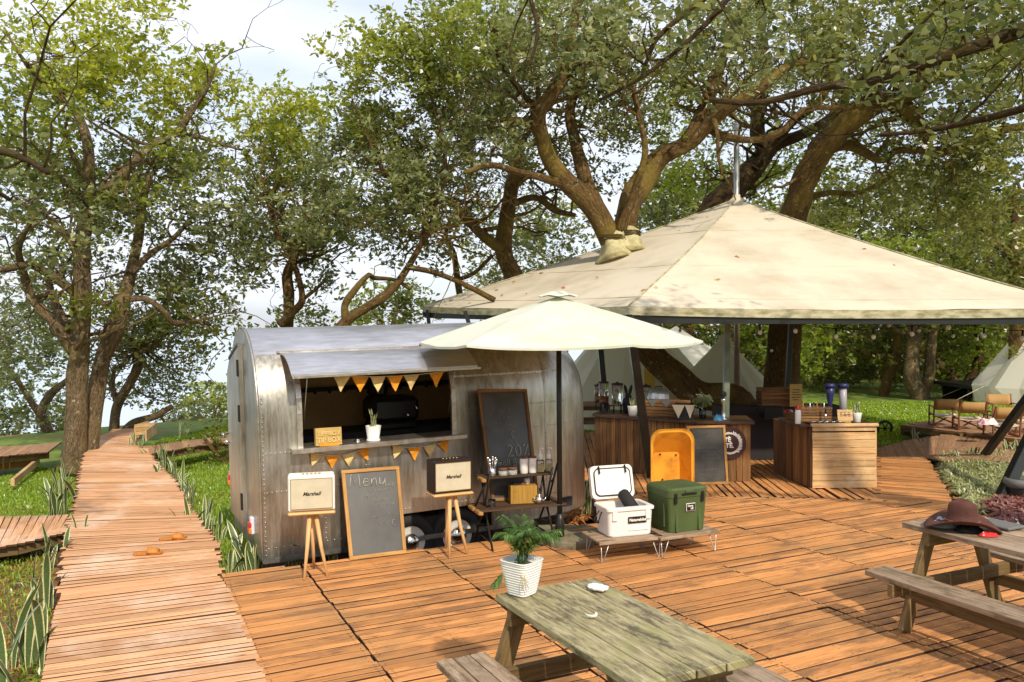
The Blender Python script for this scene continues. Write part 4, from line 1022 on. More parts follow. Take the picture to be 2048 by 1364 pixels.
# ------------------------------------------------------------------ parasol
ub = G(1120,1086); UY = ub.y
um = thing('parasol', 'pale green stained cream market parasol beside the trailer', 'parasol', ub)
AP = Vector((ub.x-.005, UY, 2.475)); UR = 1.42; uc = [Vector((AP.x+UR*math.cos(R(60*k-7)), AP.y+UR*math.sin(R(60*k-7)), 2.025)) for k in range(6)]
mb = MB()
for k in range(6):
    a, b_ = uc[k], uc[(k+1)%6]; n_ = 10; vs = []; idx = {}
    for i in range(n_+1):
        for j in range(i+1):
            f = i/n_; g = j/i if i else 0; p = AP.lerp(a.lerp(b_, g), f)
            p.z += .012*math.sin(math.pi*f)-.03*f*4*g*(1-g)*f+.006*noise.noise(p*4)
            idx[(i,j)] = len(vs); vs.append(p)
    fs = []
    for i in range(n_):
        for j in range(i+1):
            fs.append((idx[(i,j)], idx[(i+1,j)], idx[(i+1,j+1)]))
            if j < i: fs.append((idx[(i,j)], idx[(i+1,j+1)], idx[(i,j+1)]))
    mb.add(vs, fs, smooth=True)
    e = [vs[idx[(n_,j)]] for j in range(n_+1)]
    for p, q in zip(e, e[1:]): mb.add([p, q, q-Vector((0,0,.022)), p-Vector((0,0,.022))], [(0,1,2,3)])
mb.build('canopy', M['umb'], um, True)
mb = MB(); cap = [(0,.045),(.06,.040),(.13,.014),(.20,-.012)]; seg = 24; vs = []
for r_, z in cap:
    for k in range(seg):
        a = 2*math.pi*k/seg; vs.append(AP+Vector((r_*math.cos(a), r_*math.sin(a), z+.016+(.008*math.cos(a*6) if r_ > .15 else 0))))
mb.add(vs, [(i*seg+k, i*seg+(k+1)%seg, (i+1)*seg+(k+1)%seg, (i+1)*seg+k) for i in range(3) for k in range(seg)], smooth=True)
mb.build('vent_cap', M['umb'], um, True)
mb = MB(); mb.tube([Vector((ub.x,UY,.0)), Vector((ub.x,UY,2.44))], .027, 12); mb.build('pole', M['iron'], um, True)
for k in range(6):
    mb = MB(); mb.beam(Vector((AP.x,UY,2.42)), uc[k]-Vector((0,0,.03)), .012, .018); mb.build('rib', M['iron'], um, True)
    mb = MB(); mb.beam(Vector((AP.x,UY,2.05)), Vector((AP.x,UY,2.42)).lerp(uc[k], .5)-Vector((0,0,.02)), .01, .014); mb.build('strut', M['iron'], um, True)
mb = MB(); mb.lathe([(.045,0),(.045,.22),(.036,.24),(.036,.3),(0,.3)], ub, 14); mb.build('base_tube', M['iron'], um, True)
t_ = thing('concrete_slab', 'mossy octagonal concrete slab holding the parasol pole', 'slab', ub)
mb = MB(); mb.lathe([(.27,-.02),(.28,0),(.28,.055),(.26,.07),(0,.07)], (.10,.02,0), 8, smooth=False); mb.build('slab', M['stone'], t_)
t_ = thing('flat_stone', 'large flat mossy stone slab behind the parasol base', 'stone', D(1090,1068,8.75))
mb = MB(); mb.lathe([(.42,-.02),(.44,.0),(.43,.05),(.38,.06),(0,.06)], (.15,0,-.02), 9, Matrix.Diagonal((1.25,.7,1)), smooth=False); mb.build('stone', M['stone'], t_)
t_ = thing('power_cable', 'coiled black power cable lying at the parasol foot', 'cable', ub)
mb = MB(); mb.tube([ub+Vector((-.42+.02*i+.07*math.cos(i*.9), -.02+.09*math.sin(i*.9), .012+.004*(i%3))) for i in range(18)], .008, 6); mb.build('cable', M['black'], t_, True)

# ------------------------------------------------------------------ cool boxes on low wire-legged tables
def lowtable(label, c, yaw, L_, Wd, h):
    t_ = thing('low_camp_table', label, 'table', c, yaw, group='low wire legged camp tables')
    mb = MB()
    for k in range(4): mb.box((0,-Wd/2+(k+.5)*Wd/4,h-.012), (L_,Wd/4-.006,.018), bev=.003)
    mb.box((0,-Wd/2+.008,h-.016), (L_+.004,.018,.03), bev=.003); mb.build('top', M['weath'], t_)
    for sx in (-1,1):
        for sy_ in (-1,1):
            x, y = sx*(L_/2-.07), sy_*(Wd/2-.05); mb = MB()
            mb.tube([(x-.035,y,h-.02),(x+sx*.03-.006,y+sy_*.02,.004),(x+sx*.03+.006,y+sy_*.02,.004),(x+.035,y+.03*sy_,h-.02)], .0045, 6); mb.build('hairpin_leg', M['galv'], t_)
    return t_
c1 = G(1240,1075,.2); c1.z = 0; c1 += Vector((.04,.12,0))
lowtable('low wire legged table under the white cool box', c1, R(18), .66, .42, .205)
c2 = G(1352,1064,.2); c2.z = 0; c2 += Vector((.04,.10,0))
lowtable('low wire legged table under the green cool box', c2, R(24), .68, .42, .205)
cw = thing('white_cool_box', 'open off white cool box with raised lid and bottle inside', 'cool box', c1+Vector((.02,.05,.205)), R(18))
def shellbox(W0, D0, W1, D1, H, th, mt, name, par, bev=.03):
    """open tub: rounded-corner tapering walls"""
    def rr(w_, d_, z, b=.04, n_=4):
        out = []
        for cx_, cy_, a0 in ((w_/2-b,d_/2-b,0),(-w_/2+b,d_/2-b,90),(-w_/2+b,-d_/2+b,180),(w_/2-b,-d_/2+b,270)):
            for i in range(n_+1): a = R(a0+90*i/n_); out.append((cx_+b*math.cos(a), cy_+b*math.sin(a), z))
        return out
    rings = [rr(W0*.96,D0*.96,0), rr(W0,D0,.015), rr(W1,D1,H*.86), rr(W1+.02,D1+.02,H*.88), rr(W1+.03,D1+.03,H*.9), rr(W1+.03,D1+.03,H-.006), rr(W1+.02,D1+.02,H), rr(W1-th,D1-th,H), rr(W1-th-.01,D1-th-.01,H*.3), rr(W1-th-.02,D1-th-.02,H*.14)]
    n_ = len(rings[0]); mb = MB(); mb.add([p for r_ in rings for p in r_], [(i*n_+k, i*n_+(k+1)%n_, (i+1)*n_+(k+1)%n_, (i+1)*n_+k) for i in range(len(rings)-1) for k in range(n_)]+[tuple(range(n_))[::-1], tuple((len(rings)-1)*n_+k for k in range(n_))], smooth=False)
    return mb, rr
mb, rr_ = shellbox(.44,.30,.46,.32,.275,.07,'white','body',cw)
for s_ in (-1,1):
    mb.box((s_*.17,-.165,.20), (.05,.02,.09), bev=.006)
mb.add([(-.02,-.161,.055),(.18,-.161,.055),(.18,-.156,.09),(.16,-.156,.105),(-.02,-.156,.105)], [(0,1,2,3,4)])
mb.build('body', M['white'], cw)
mb = MB(); mb.box((.06,-.166,.155), (.19,.008,.062), bev=.003); pl = mb.build('badge', M['black'], cw)
text('Naturehike', .038, (.06,-.171,.155), (1,0,0), (0,0,1), M['tex'], cw, name='badge_lettering', shear=.1, world=False, bold=.001)
LD = Matrix.Rotation(R(-14), 3, 'X')
def lid(c, sz): pass
mb = MB(); o_ = Vector((-.02,.175,.30))
def rrp(w_, d_, b=.05, n_=5):
    out = []
    for cx_, cy_, a0 in ((w_/2-b,d_/2-b,0),(-w_/2+b,d_/2-b,90),(-w_/2+b,-d_/2+b,180),(w_/2-b,-d_/2+b,270)):
        for i in range(n_+1): a = R(a0+90*i/n_); out.append((cx_+b*math.cos(a), cy_+b*math.sin(a)))
    return out
lx, ly, ln = LD@Vector((1,0,0)), LD@Vector((0,0,1)), LD@Vector((0,-1,0)); lc = o_+ly*.155
mb.prism(rrp(.45,.32), lc-ln*.05, lx, ly, ln, .05); mb.prism(rrp(.37,.25), lc, lx, ly, ln, .012)
for k in range(7): mb.beam(lc+lx*(-.14+k*.047)+ly*-.10+ln*.012, lc+lx*(-.14+k*.047)+ly*.10+ln*.012, .004, .006, upv=ln)
li = mb.build('lid', M['white'], cw)
mb = MB(); sealp = [lc+lx*a+ly*b_+ln*.012 for a, b_ in rrp(.38,.26)]; mb.tube(sealp+sealp[:1], .006, 6); mb.build('seal', M['black'], li)
for s_ in (-1,1):
    mb = MB(); c = lc+lx*(s_*.14)+ly*.13; mb.tube([c-ln*.01,c+ly*.02+ln*.02,c+ln*.03-ly*.03,c+ln*.028-ly*.05], .009, 6); mb.build('latch', M['black'], li)
mb = MB(); mb.tube([(-.24,-.02,.22),(-.285,-.04,.13),(-.285,.06,.13),(-.24,.04,.22)], .006, 6); mb.tube([(-.285,-.04,.13),(-.285,.06,.13)], .014, 8); mb.build('rope_handle', M['black'], cw)
t_ = thing('insulated_bottle', 'dark brown padded bottle cover lying in white cool box', 'bottle', c1+Vector((.07,.09,.36)))
mb = MB(); a, b_ = c1+Vector((.12,.01,.42)), c1+Vector((.01,.13,.58)); mb.tube([a,a.lerp(b_,.5),a.lerp(b_,.9),b_], [.062,.062,.058,.04], 16); mb.build('cover', M['dark'], t_, True)
cg = thing('green_cool_box', 'closed olive green cool box with black latches', 'cool box', c2+Vector((.0,.08,.205)), R(24))
mb = MB()
def tapered(mb, W0, D0, W1, D1, z0, z1, b=.035, n_=3, rnd=.5):
    r0 = [(x*W0/W1, y*D0/D1) for x, y in rrp(W1, D1, b, n_)]; r1 = rrp(W1, D1, b, n_); n2 = len(r0)
    mb.add([(x,y,z0) for x, y in r0]+[(x,y,z1) for x, y in r1], [(k,(k+1)%n2,n2+(k+1)%n2,n2+k) for k in range(n2)]+[tuple(range(n2))[::-1], tuple(range(n2,2*n2))], rnd=rnd)
tapered(mb, .40,.36,.44,.40,0,.33)
for s_ in (-1,1):
    mb.box((s_*.13,-.188,.15), (.03,.02,.29), Matrix.Rotation(R(-3),3,'X'), bev=.004); mb.box((s_*.21,-.0,.16), (.02,.22,.24), bev=.008)
mb.build('body', M['oil'], cg)
mb = MB(); tapered(mb, .455,.415,.46,.42,.335,.405, .05); tapered(mb, .46,.42,.42,.38,.405,.425,.06); mb.box((0,-.215,.39), (.09,.02,.03), bev=.006); mb.build('lid', M['oil'], cg)
mb = MB(); mb.box((0,-.212,.365), (.17,.012,.022), bev=.004); mb.build('grip_recess', M['black'], cg)
for s_ in (-1,1):
    mb = MB(); mb.box((s_*.155,-.212,.33), (.034,.02,.10), bev=.006); mb.box((s_*.155,-.222,.352), (.026,.012,.014), bev=.003); mb.build('latch', M['black'], cg)
mb = MB(); mb.box((.02,-.206,.235), (.105,.006,.075), bev=.004); mb.build('badge', M['tex'], cg)
mb = MB(); mb.box((.02,-.210,.235), (.096,.004,.066), bev=.003); mb.build('badge_field', M['black'], cg)
text('Camp', .026, (.012,-.2135,.249), (1,0,0), (0,0,1), M['tex'], cg, world=False, name='badge_lettering', bold=.0006); text('hill', .026, (.03,-.2135,.222), (1,0,0), (0,0,1), M['tex'], cg, world=False, name='badge_lettering', bold=.0006)

# ------------------------------------------------------------------ yellow barrow tray on end
yc = D(1345,955,9.75); yc.z = 0
t_ = thing('barrow_tray', 'orange yellow barrow tray stood on end behind green cool box', 'barrow tray', yc, R(8))
Wt, Ht = .50, .93; rings = []
def arch(w_, h_, y, z0=0.0, b=.14, n_=6):
    out = [(-w_/2,y,z0),(w_/2,y,z0)]
    for cx_, a0 in ((w_/2-b,0),(-w_/2+b,90)):
        for i in range(n_+1): a = R(a0+90*i/n_); out.append((cx_+b*math.cos(a), y, z0+h_-b+b*math.sin(a)))
    return out
rings = [arch(Wt,Ht,0), arch(Wt+.035,Ht+.018,-.012), arch(Wt+.035,Ht+.018,.012), arch(Wt-.015,Ht-.01,.02), arch(Wt-.14,Ht-.34,.24,.06,.06)]
rin = [arch(Wt-.03,Ht-.02,0), arch(Wt-.17,Ht-.36,.22,.07,.05)]
mb = MB(); n_ = len(rings[0])
for rs in (rings, rin): mb.add([p for r_ in rs for p in r_], [(i*n_+k, i*n_+(k+1)%n_, (i+1)*n_+(k+1)%n_, (i+1)*n_+k) for i in range(len(rs)-1) for k in range(n_)]+[tuple((len(rs)-1)*n_+k for k in range(n_))], smooth=False)
mb.add([p for p in rings[0]]+[p for p in rin[0]], [(k,(k+1)%n_,n_+(k+1)%n_,n_+k) for k in range(n_)])
mb.build('tray', M['orange'], t_)
for x, z in ((-.09,.86),(.13,.84),(-.06,.35),(.10,.33)):
    mb = MB(); mb.lathe([(.012,0),(.010,.006),(0,.007)], (x*.9,.208,z*.6+.10), 8, Matrix.Rotation(R(90),3,'X')); mb.build('bolt', M['black'], t_)

# ------------------------------------------------------------------ bar counters under the pavilion
def vboards(mb, p, q, h, z0=.0, bw=.095, th=.022, off=0.0, jz=.01):
    p, q = Vector(p), Vector(q); d = (q-p); L_ = d.length; d.normalize(); nn_ = Vector((d.y,-d.x,0)); s_ = 0
    while s_ < L_-.01:
        b_ = min(bw*random.uniform(.75,1.2), L_-s_); c = p+d*(s_+b_/2)+nn_*off
        mb.beam(c+Vector((0,0,z0)), c+Vector((0,0,z0+h-random.uniform(0,jz))), b_-.006, th, upv=nn_ if False else d.cross(Vector((0,0,1))), bev=.002); s_ += b_
BA, BB, BC = D(1191,850,12.5), G(1384,985,0)+Vector((.0,.15,0)), G(1503,967,0)
BA.z = 0; BC = G(1504,967,0)+Vector((0.01,.14,0)); BB = D(1392,900,11.48); BB.z = 0; BC.z = 0
bar = thing('bar_counter', 'long plank clad bar counter with dark top under pavilion', 'bar counter', BA)
mb = MB(); vboards(mb, BA, BB, .80); mb.build('left_panel', M['bar'], bar, True)
mb = MB(); vboards(mb, BB, BC, .80); mb.build('front_panel', M['bar'], bar, True)
mb = MB(); vboards(mb, BC, BC+Vector((.15,.75,0)), .80); vboards(mb, BA+Vector((.12,.75,0)), BA, .80); mb.build('end_panel', M['bar'], bar, True)
M['bartop'] = wood('dark_bar_top', (.09,.045,.025), (.03,.015,.01), rv=.2, rough=.35, spec=.5)
mb = MB(); pl = [BA+Vector((-.05,-.04,0)), BB+Vector((-.0,-.06,0)), BC+Vector((.05,-.05,0)), BC+Vector((.15,.7,0)), BB+Vector((.25,.62,0)), BA+Vector((.2,.66,0))]
vs = [(p.x,p.y,.80) for p in pl]+[(p.x,p.y,.84) for p in pl]; n_ = 6
mb.add(vs, [tuple(range(6))[::-1], tuple(range(6,12))]+[(i,(i+1)%6,6+(i+1)%6,6+i) for i in range(6)]); mb.build('top', M['bartop'], bar, True)
RA, RB, RD_ = G(1623,976,0), G(1752,975,0), G(1586,962,0)+Vector((0,.12,0))
rb_ = thing('till_counter', 'pale pallet wood counter with horizontal planks at pavilion corner', 'bar counter', RA)
mb = MB(); z = .0; W_ = (RB-RA).length
for k, h_ in enumerate((.095,.085,.10,.085,.09,.085,.10,.10,.015,.085)):
    if k != 8: c = (RA+RB)/2; mb.box((c.x, c.y-.012, z+h_/2), (W_-.02+random.uniform(0,.01), .022, h_-.005), bev=.002)
    z += h_
mb.build('front_panel', M['crate'], rb_, True)
mb = MB(); vboards(mb, RD_+Vector((-.05,.55,0)), RA+Vector((0,.0,0)), .80); mb.build('side_panel', M['bar'], rb_, True)
mb = MB(); vboards(mb, RB, RB+Vector((.0,.95,0)), .80); mb.build('right_panel', M['crate'], rb_, True)
mb = MB(); c = (RA+RB)/2; mb.box((c.x-.05,c.y+.46,.825), (W_+.20,.93,.03)); mb.build('top', M['bartop'], rb_, True)
mb = MB(); mb.box((c.x+.0,c.y-.02,.838), (W_+.03,.06,.04), bev=.004); mb.build('front_rail', M['crate'], rb_, True)
# back bar: dark cabinet with boxes behind the gap
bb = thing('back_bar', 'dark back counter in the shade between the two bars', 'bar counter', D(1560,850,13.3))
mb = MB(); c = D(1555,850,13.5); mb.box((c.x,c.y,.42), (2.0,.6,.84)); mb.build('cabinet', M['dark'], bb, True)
# round sign
sg = thing('round_sign', 'round maroon sign with white wreath and lettering on bar front', 'sign', D(1459,887,11.38))
dirb = (BC-BB).normalized(); nb = Vector((dirb.y,-dirb.x,0)); sc = D(1459,886,(BB.lerp(BC,.55)).y-.02)
mb = MB(); mb.prism([(.225*math.cos(2*math.pi*k/40), .225*math.sin(2*math.pi*k/40)) for k in range(40)], sc, dirb, (0,0,1), nb, .018); mb.build('disc', M['signbrown'], sg, True)
mb = MB()
for k in range(72):
    a = 2*math.pi*k/72; big = 1 if -60 < ((math.degrees(a)+180)%360-180) < 70 else .55
    r0, r1 = .125, .135+.045*big*random.uniform(.6,1)
    for rr2 in (0,): 
        p = sc+nb*.0195; a2 = a+.05
        mb.add([p+dirb*(r0*math.cos(a))+Vector((0,0,r0*math.sin(a))), p+dirb*(r1*math.cos(a+.10))+Vector((0,0,r1*math.sin(a+.10))), p+dirb*(r1*.97*math.cos(a+.16))+Vector((0,0,r1*.97*math.sin(a+.16))), p+dirb*(r0*math.cos(a2))+Vector((0,0,r0*math.sin(a2)))], [(0,1,2,3)])
mb.build('wreath', M['tex'], sg, True)
text('TÈ', .085, sc+nb*.0198+dirb*-.03+Vector((0,0,.045)), dirb, (0,0,1), M['tex'], sg, bold=.004); text('TÊ.', .085, sc+nb*.0198+dirb*.0+Vector((0,0,-.035)), dirb, (0,0,1), M['tex'], sg, bold=.004)
# ------------------------------------------------------------------ picnic tables
def picnic(name, label, org, rz, W_, L_, H_, mt, seat_m, leg_m, benches=(1,1), bh=.43, bw=.25, npl=4, bend=(0,0), spread=.26, bgap=.05, low=True, endoff=.16):
    """origin under the far-left corner; +x across, -y along the table"""
    t_ = thing(name, label, 'picnic table', org, rz)
    pw = W_/npl
    for k in range(npl):
        mb = MB(); mb.box((pw*(k+.5), -L_/2+random.uniform(-.008,.008), H_-.02), (pw-.006, L_, .038), bev=.004, axis=1, rot=None); o = mb.build('top_plank', mt, t_)
    for s_, on in ((0,benches[0]),(1,benches[1])):
        if not on: continue
        nb_ = 3; b0 = -bgap-bw-.0 if s_ == 0 else W_+bgap
        for k in range(nb_):
            mb = MB(); mb.box((b0+bw/nb_*(k+.5), -L_/2-bend[s_]+random.uniform(-.008,.008), bh-.02), (bw/nb_-.007, L_, .038), bev=.004, axis=1); mb.build('bench_plank', seat_m, t_)
    for e_ in (-endoff, -L_+endoff):
        mb = MB(); mb.box((W_/2, e_, H_-.085), (W_*.98, .045, .09), bev=.004); mb.build('top_crossbeam', leg_m, t_)
        x0 = -bgap-bw-.01 if benches[0] else 0; x1 = W_+bgap+bw+.01 if benches[1] else W_
        mb = MB(); mb.box(((x0+x1)/2, e_-.03, bh-.085), (x1-x0, .045, .09), bev=.004); mb.build('bench_crossbeam', leg_m, t_)
        for s_ in (-1,1):
            mb = MB(); cx_ = W_/2; mb.beam((cx_+s_*(W_*.34), e_+.045, H_-.04), (cx_+s_*(W_*.34+spread), e_+.045, 0), .045, .10, upv=(1,0,.3), bev=.004); mb.build('leg', leg_m, t_)
    if low:
        for s_ in (-1,1):
            x = W_/2+s_*(W_*.34+spread*.66); mb = MB(); mb.beam((x+s_*.03, -endoff+.12, .26), (x+s_*.03, -L_+endoff-.1, .26), .04, .09, bev=.004); mb.build('stretcher', leg_m, t_)
    return t_
o1 = G(990,1188,.73); o1.z = 0; e1 = G(1180,1155,.73); rz1 = math.atan2(e1.y-o1.y, e1.x-o1.x)
random.seed(11)
pt = picnic('picnic_table', 'mossy picnic table in the foreground carrying the potted palm', o1, rz1, .64, 1.30, .73, M['mossy'], M['weath'], M['leg'], (1,0), .43, .29, 4, (0,0), .24, .06, low=False, endoff=.15)
# loose bench at the right-hand side of the mossy table
bo = Matrix.Translation(o1)@Matrix.Rotation(rz1,4,'Z')
bn = thing('plank_bench', 'pale grey plank bench poking out past the mossy table', 'bench', bo@Vector((.55,-.80,0)), rz1)
for k in range(4):
    mb = MB(); mb.box((.07+k*.14, -.6, .415), (.132, 1.2, .035), bev=.004, axis=1); mb.build('seat_plank', M['weath'], bn)
for y in (-.15,-1.05):
    mb = MB(); mb.box((.28,y,.36), (.54,.05,.07), bev=.004); mb.build('crossbeam', M['leg'], bn)
    for x in (.05,.51):
        mb = MB(); mb.box((x,y,.17), (.06,.06,.34), bev=.004, axis=2); mb.build('leg', M['leg'], bn)
o2 = G(1803,1044,.73); o2.z = 0
picnic('picnic_table', 'weathered grey picnic table on the right carrying the brown hat', o2, R(25), .70, 1.9, .73, M['weath'], M['weath'], M['leg'], (1,1), .43, .24, 4, (0,0), .27, .14, endoff=.2)
o3 = D(1138,806,18.6); o3.z = -.28
picnic('picnic_table', 'small distant picnic table on the grass left of the bar', o3, R(4), .8, .9, .73, M['path'], M['path'], M['leg'], (1,1), .43, .22, 3, (0,0), .2, .05, low=False)

# potted palm
pb = G(1044,1186,.735)+Vector((0,.0,0)); pb.z = .731
pp_ = thing('potted_palm', 'parlour palm in white ribbed square pot on mossy table', 'potted plant', pb, R(50))
mb = MB(); pr = []
for i in range(13):
    z = .003+i*.014; r_ = .062+.030*(i/12)**.8; pr += [(r_-.003, z), (r_+.0015, z+.004), (r_+.0015, z+.010), (r_-.003, z+.014)]
pr += [(.097,.186),(.097,.192),(.088,.192),(.084,.165),(0,.165)]
mb.lathe([(.05,0)]+pr, (0,0,0), 40, sq=.55); mb.build('pot', M['ceramic'], pp_)
mb = MB()
for k in range(34): a = random.uniform(0,6.28); r_ = .07*math.sqrt(random.random()); mb.ball((r_*math.cos(a), r_*math.sin(a), .168), random.uniform(.008,.014), 7, (1,1,.6))
mb.build('pebbles', M['charcoal'], pp_)
def frond(mb, base, h, reach, az, nl, droopy=.5, lw=.006, ll=.10):
    d = Vector((math.cos(az), math.sin(az), 0)); sd_ = Vector((-d.y, d.x, 0)); pts = []
    for i in range(nl+6):
        f = i/(nl+5); pts.append(base+d*(reach*f**1.5)+Vector((0,0,h*(f-droopy*f**3*.55))))
    mb.tube(pts, [.0032*(1-.7*i/len(pts)) for i in range(len(pts))], 4, rnd=.25)
    for i in range(6, len(pts)):
        f = i/(len(pts)-1); t_ = (pts[i]-pts[i-1]).normalized()
        for s_ in (-1,1):
            l_ = ll*(1-.55*abs(f-.55)*1.6)*random.uniform(.85,1.1); dr = (t_*.75+sd_*s_*.8+Vector((0,0,-.12-.25*random.random()))).normalized()
            p = pts[i]; m_ = p+dr*l_*.5+Vector((0,0,.004)); e_ = p+dr*l_+Vector((0,0,-.022)); wv = dr.cross(Vector((0,0,1))).normalized()*lw
            mb.add([p, m_-wv, e_, m_+wv], [(0,1,2,3)], rnd=random.uniform(.1,1))
stems = []
for k in range(22):
    az_ = k*2.4+.3; mb = MB(); h_ = random.uniform(.20,.34); frond(mb, pb+Vector((random.uniform(-.025,.025),random.uniform(-.025,.025),.165)), h_, random.uniform(.05,.20), az_, 19, random.uniform(.3,.95), lw=.0042, ll=random.uniform(.08,.115))
    mb.build('frond', M['palm'], pp_, True)
mb = MB(); frond(mb, pb+Vector((-.085,.0,.17)), -.12, .07, 3.4, 8, .2, ll=.06); mb.build('drooping_frond', M['palm'], pp_, True)
mb = MB()
for k in range(9): 
    a = pb+Vector((.012,-.10,.165)); mb.tube([a, a+Vector((random.uniform(-.02,.02),-.008,-.03-.012*k*.5)), a+Vector((random.uniform(-.03,.03),-.006,-.05-.009*k))], .0022, 4, rnd=.9)
mb.build('dry_frond', M['canvasl'], pp_, True)
# broken white saucers
for (px, py, lab, r_) in ((1196,1181,'white broken dish near the back edge of mossy table',.052),(1183,1236,'small white broken cup fragment on the mossy table',.026)):
    a = G(px,py,.733); t_ = thing('broken_dish', lab, 'dish', a, random.random()*3)
    mb = MB(); pr = [(0,.004),(r_*.5,.004),(r_*.9,.012),(r_,.022),(r_*.97,.024),(r_*.85,.014),(r_*.45,.008),(0,.008)]; seg = 22; vs = []; use = 22 if r_ > .04 else 15
    for (q, z) in pr:
        for k in range(seg): an = 2*math.pi*k/seg; j = 1+.12*math.sin(k*2.3)+.06*math.sin(k*5.1); vs.append((q*j*math.cos(an)*1.25, q*j*math.sin(an)*.9, z))
    mb.add(vs, [(i*seg+k, i*seg+(k+1)%seg, (i+1)*seg+(k+1)%seg, (i+1)*seg+k) for i in range(len(pr)-1) for k in range(use if use < seg else seg)], smooth=True); mb.build('porcelain', M['ceramic'], t_)

# hat, clothes, tablet on the right table
hp = G(1925,1060,.735); hp.z = .715
ht = thing('cowboy_hat', 'brown suede cowboy hat on the right picnic table', 'hat', hp, R(-20))
mb = MB(); seg = 36; vs = []
rings_ = [(.235,0),(.20,.0),(.16,.0),(.115,.004),(.098,.012),(.092,.05),(.086,.09),(.076,.115),(.055,.122),(.03,.108),(.0,.100)]
for i, (r_, z) in enumerate(rings_):
    for k in range(seg):
        a = 2*math.pi*k/seg; ca, sa = math.cos(a), math.sin(a); zz = z*1.35+.07
        if i < 4: zz += .055*abs(sa)**2.2*((r_-.10)/.13)-.045*abs(ca)**3*((r_-.10)/.13)*(1 if ca > 0 else .75)
        if i >= 7: zz -= .018*abs(ca)**2*(1 if i < 9 else 0)
        vs.append((r_*ca*1.05, r_*sa*.82, zz))
mb.add(vs, [(i*seg+k, i*seg+(k+1)%seg, (i+1)*seg+(k+1)%seg, (i+1)*seg+k) for i in range(len(rings_)-1) for k in range(seg)], smooth=True)
ho = mb.build('felt', M['leather'], ht); so_ = ho.modifiers.new('thick', 'SOLIDIFY'); so_.thickness = .006
mb = MB(); mb.tube([(.101*1.05*math.cos(2*math.pi*k/36), .101*.82*math.sin(2*math.pi*k/36), .088) for k in range(37)], .006, 6); mb.build('band', M['brownw'], ht)
def crumple(name, label, cat, p, sx, sy_, h, mt, seed, n_=22, fz=14):
    t_ = thing(name, label, cat, p); mb = MB(); vs = []
    for j in range(n_+1):
        for i in range(n_+1):
            u, v = i/n_*2-1, j/n_*2-1; r_ = min(1, math.hypot(u, v)); e_ = (1-r_**4)
            q = Vector((u*3+seed, v*3, seed)); k_ = 1/max(1, math.hypot(u,v)**.6)
            vs.append((u*sx*k_*(1+.12*noise.noise(q)), v*sy_*k_*(1+.12*noise.noise(q+Vector((5,0,0)))), h*e_*(.65+.4*noise.noise(q)+.30*abs(noise.noise(Vector((u*fz*.3+seed, v*fz*.5, 1)))))))
    mb.add(vs, [(j*(n_+1)+i, j*(n_+1)+i+1, (j+1)*(n_+1)+i+1, (j+1)*(n_+1)+i) for j in range(n_) for i in range(n_)], smooth=True); mb.build('cloth', mt, t_); return t_
crumple('folded_shirt', 'pale grey crumpled shirt under the brim of brown hat', 'clothing', G(1893,1052,.735), .12, .075, .075, M['clothg'], 3)
crumple('black_cloth', 'dark cloth bundle between grey shirt and red bandana', 'cloth', G(1938,1062,.735), .10, .06, .05, M['dark'], 8)
crumple('bandana', 'bright red and white bandana at the table edge by the hat', 'bandana', G(1977,1071,.735), .065, .035, .03, mat('red_bandana_cotton', (.72,.02,.02), .8, col2=(.7,.65,.6), nscale=16, ramp=(.36,.40)), 15)
tbp = G(2000,1052,.735); t_ = thing('tablet', 'flat dark grey tablet case lying beside the hat', 'tablet', tbp, R(25))
mb = MB(); mb.box((0,0,.012), (.19,.26,.02), bev=.006); mb.build('case', M['slate'], t_)
# sandals
def sandal(label, px, py, rz):
    t_ = thing('sandal', label, 'sandal', G(px,py,.004), rz, group='pair of tan sandals on the boardwalk')
    pr = [(-.135,.0),(-.12,.032),(-.06,.034),(.0,.030),(.06,.044),(.11,.040),(.14,.0),(.11,-.042),(.06,-.046),(.0,-.030),(-.06,-.034),(-.12,-.032)]
    mb = MB(); mb.prism(pr, (0,0,0), (1,0,0), (0,1,0), (0,0,1), .02); mb.build('sole', M['sandal'], t_)
    mb = MB(); n_ = 10; vs = []
    for i in range(4):
        x = -.01+i*.035; 
        for k in range(n_+1): a = math.pi*k/n_; vs.append((x+.01*math.sin(a), math.cos(a)*(.044+.002*i), .012+math.sin(a)*(.062-.010*i)))
    mb.add(vs, [(i*(n_+1)+k, i*(n_+1)+k+1, (i+1)*(n_+1)+k+1, (i+1)*(n_+1)+k) for i in range(3) for k in range(n_)], smooth=True); ob = mb.build('strap', M['sandal'], t_); s_ = ob.modifiers.new('t','SOLIDIFY'); s_.thickness = .005
sandal('tan sandal lying nearer the viewer on the boardwalk', 296, 1108, R(12)); sandal('tan sandal lying farther away on the boardwalk', 346, 1078, R(20))

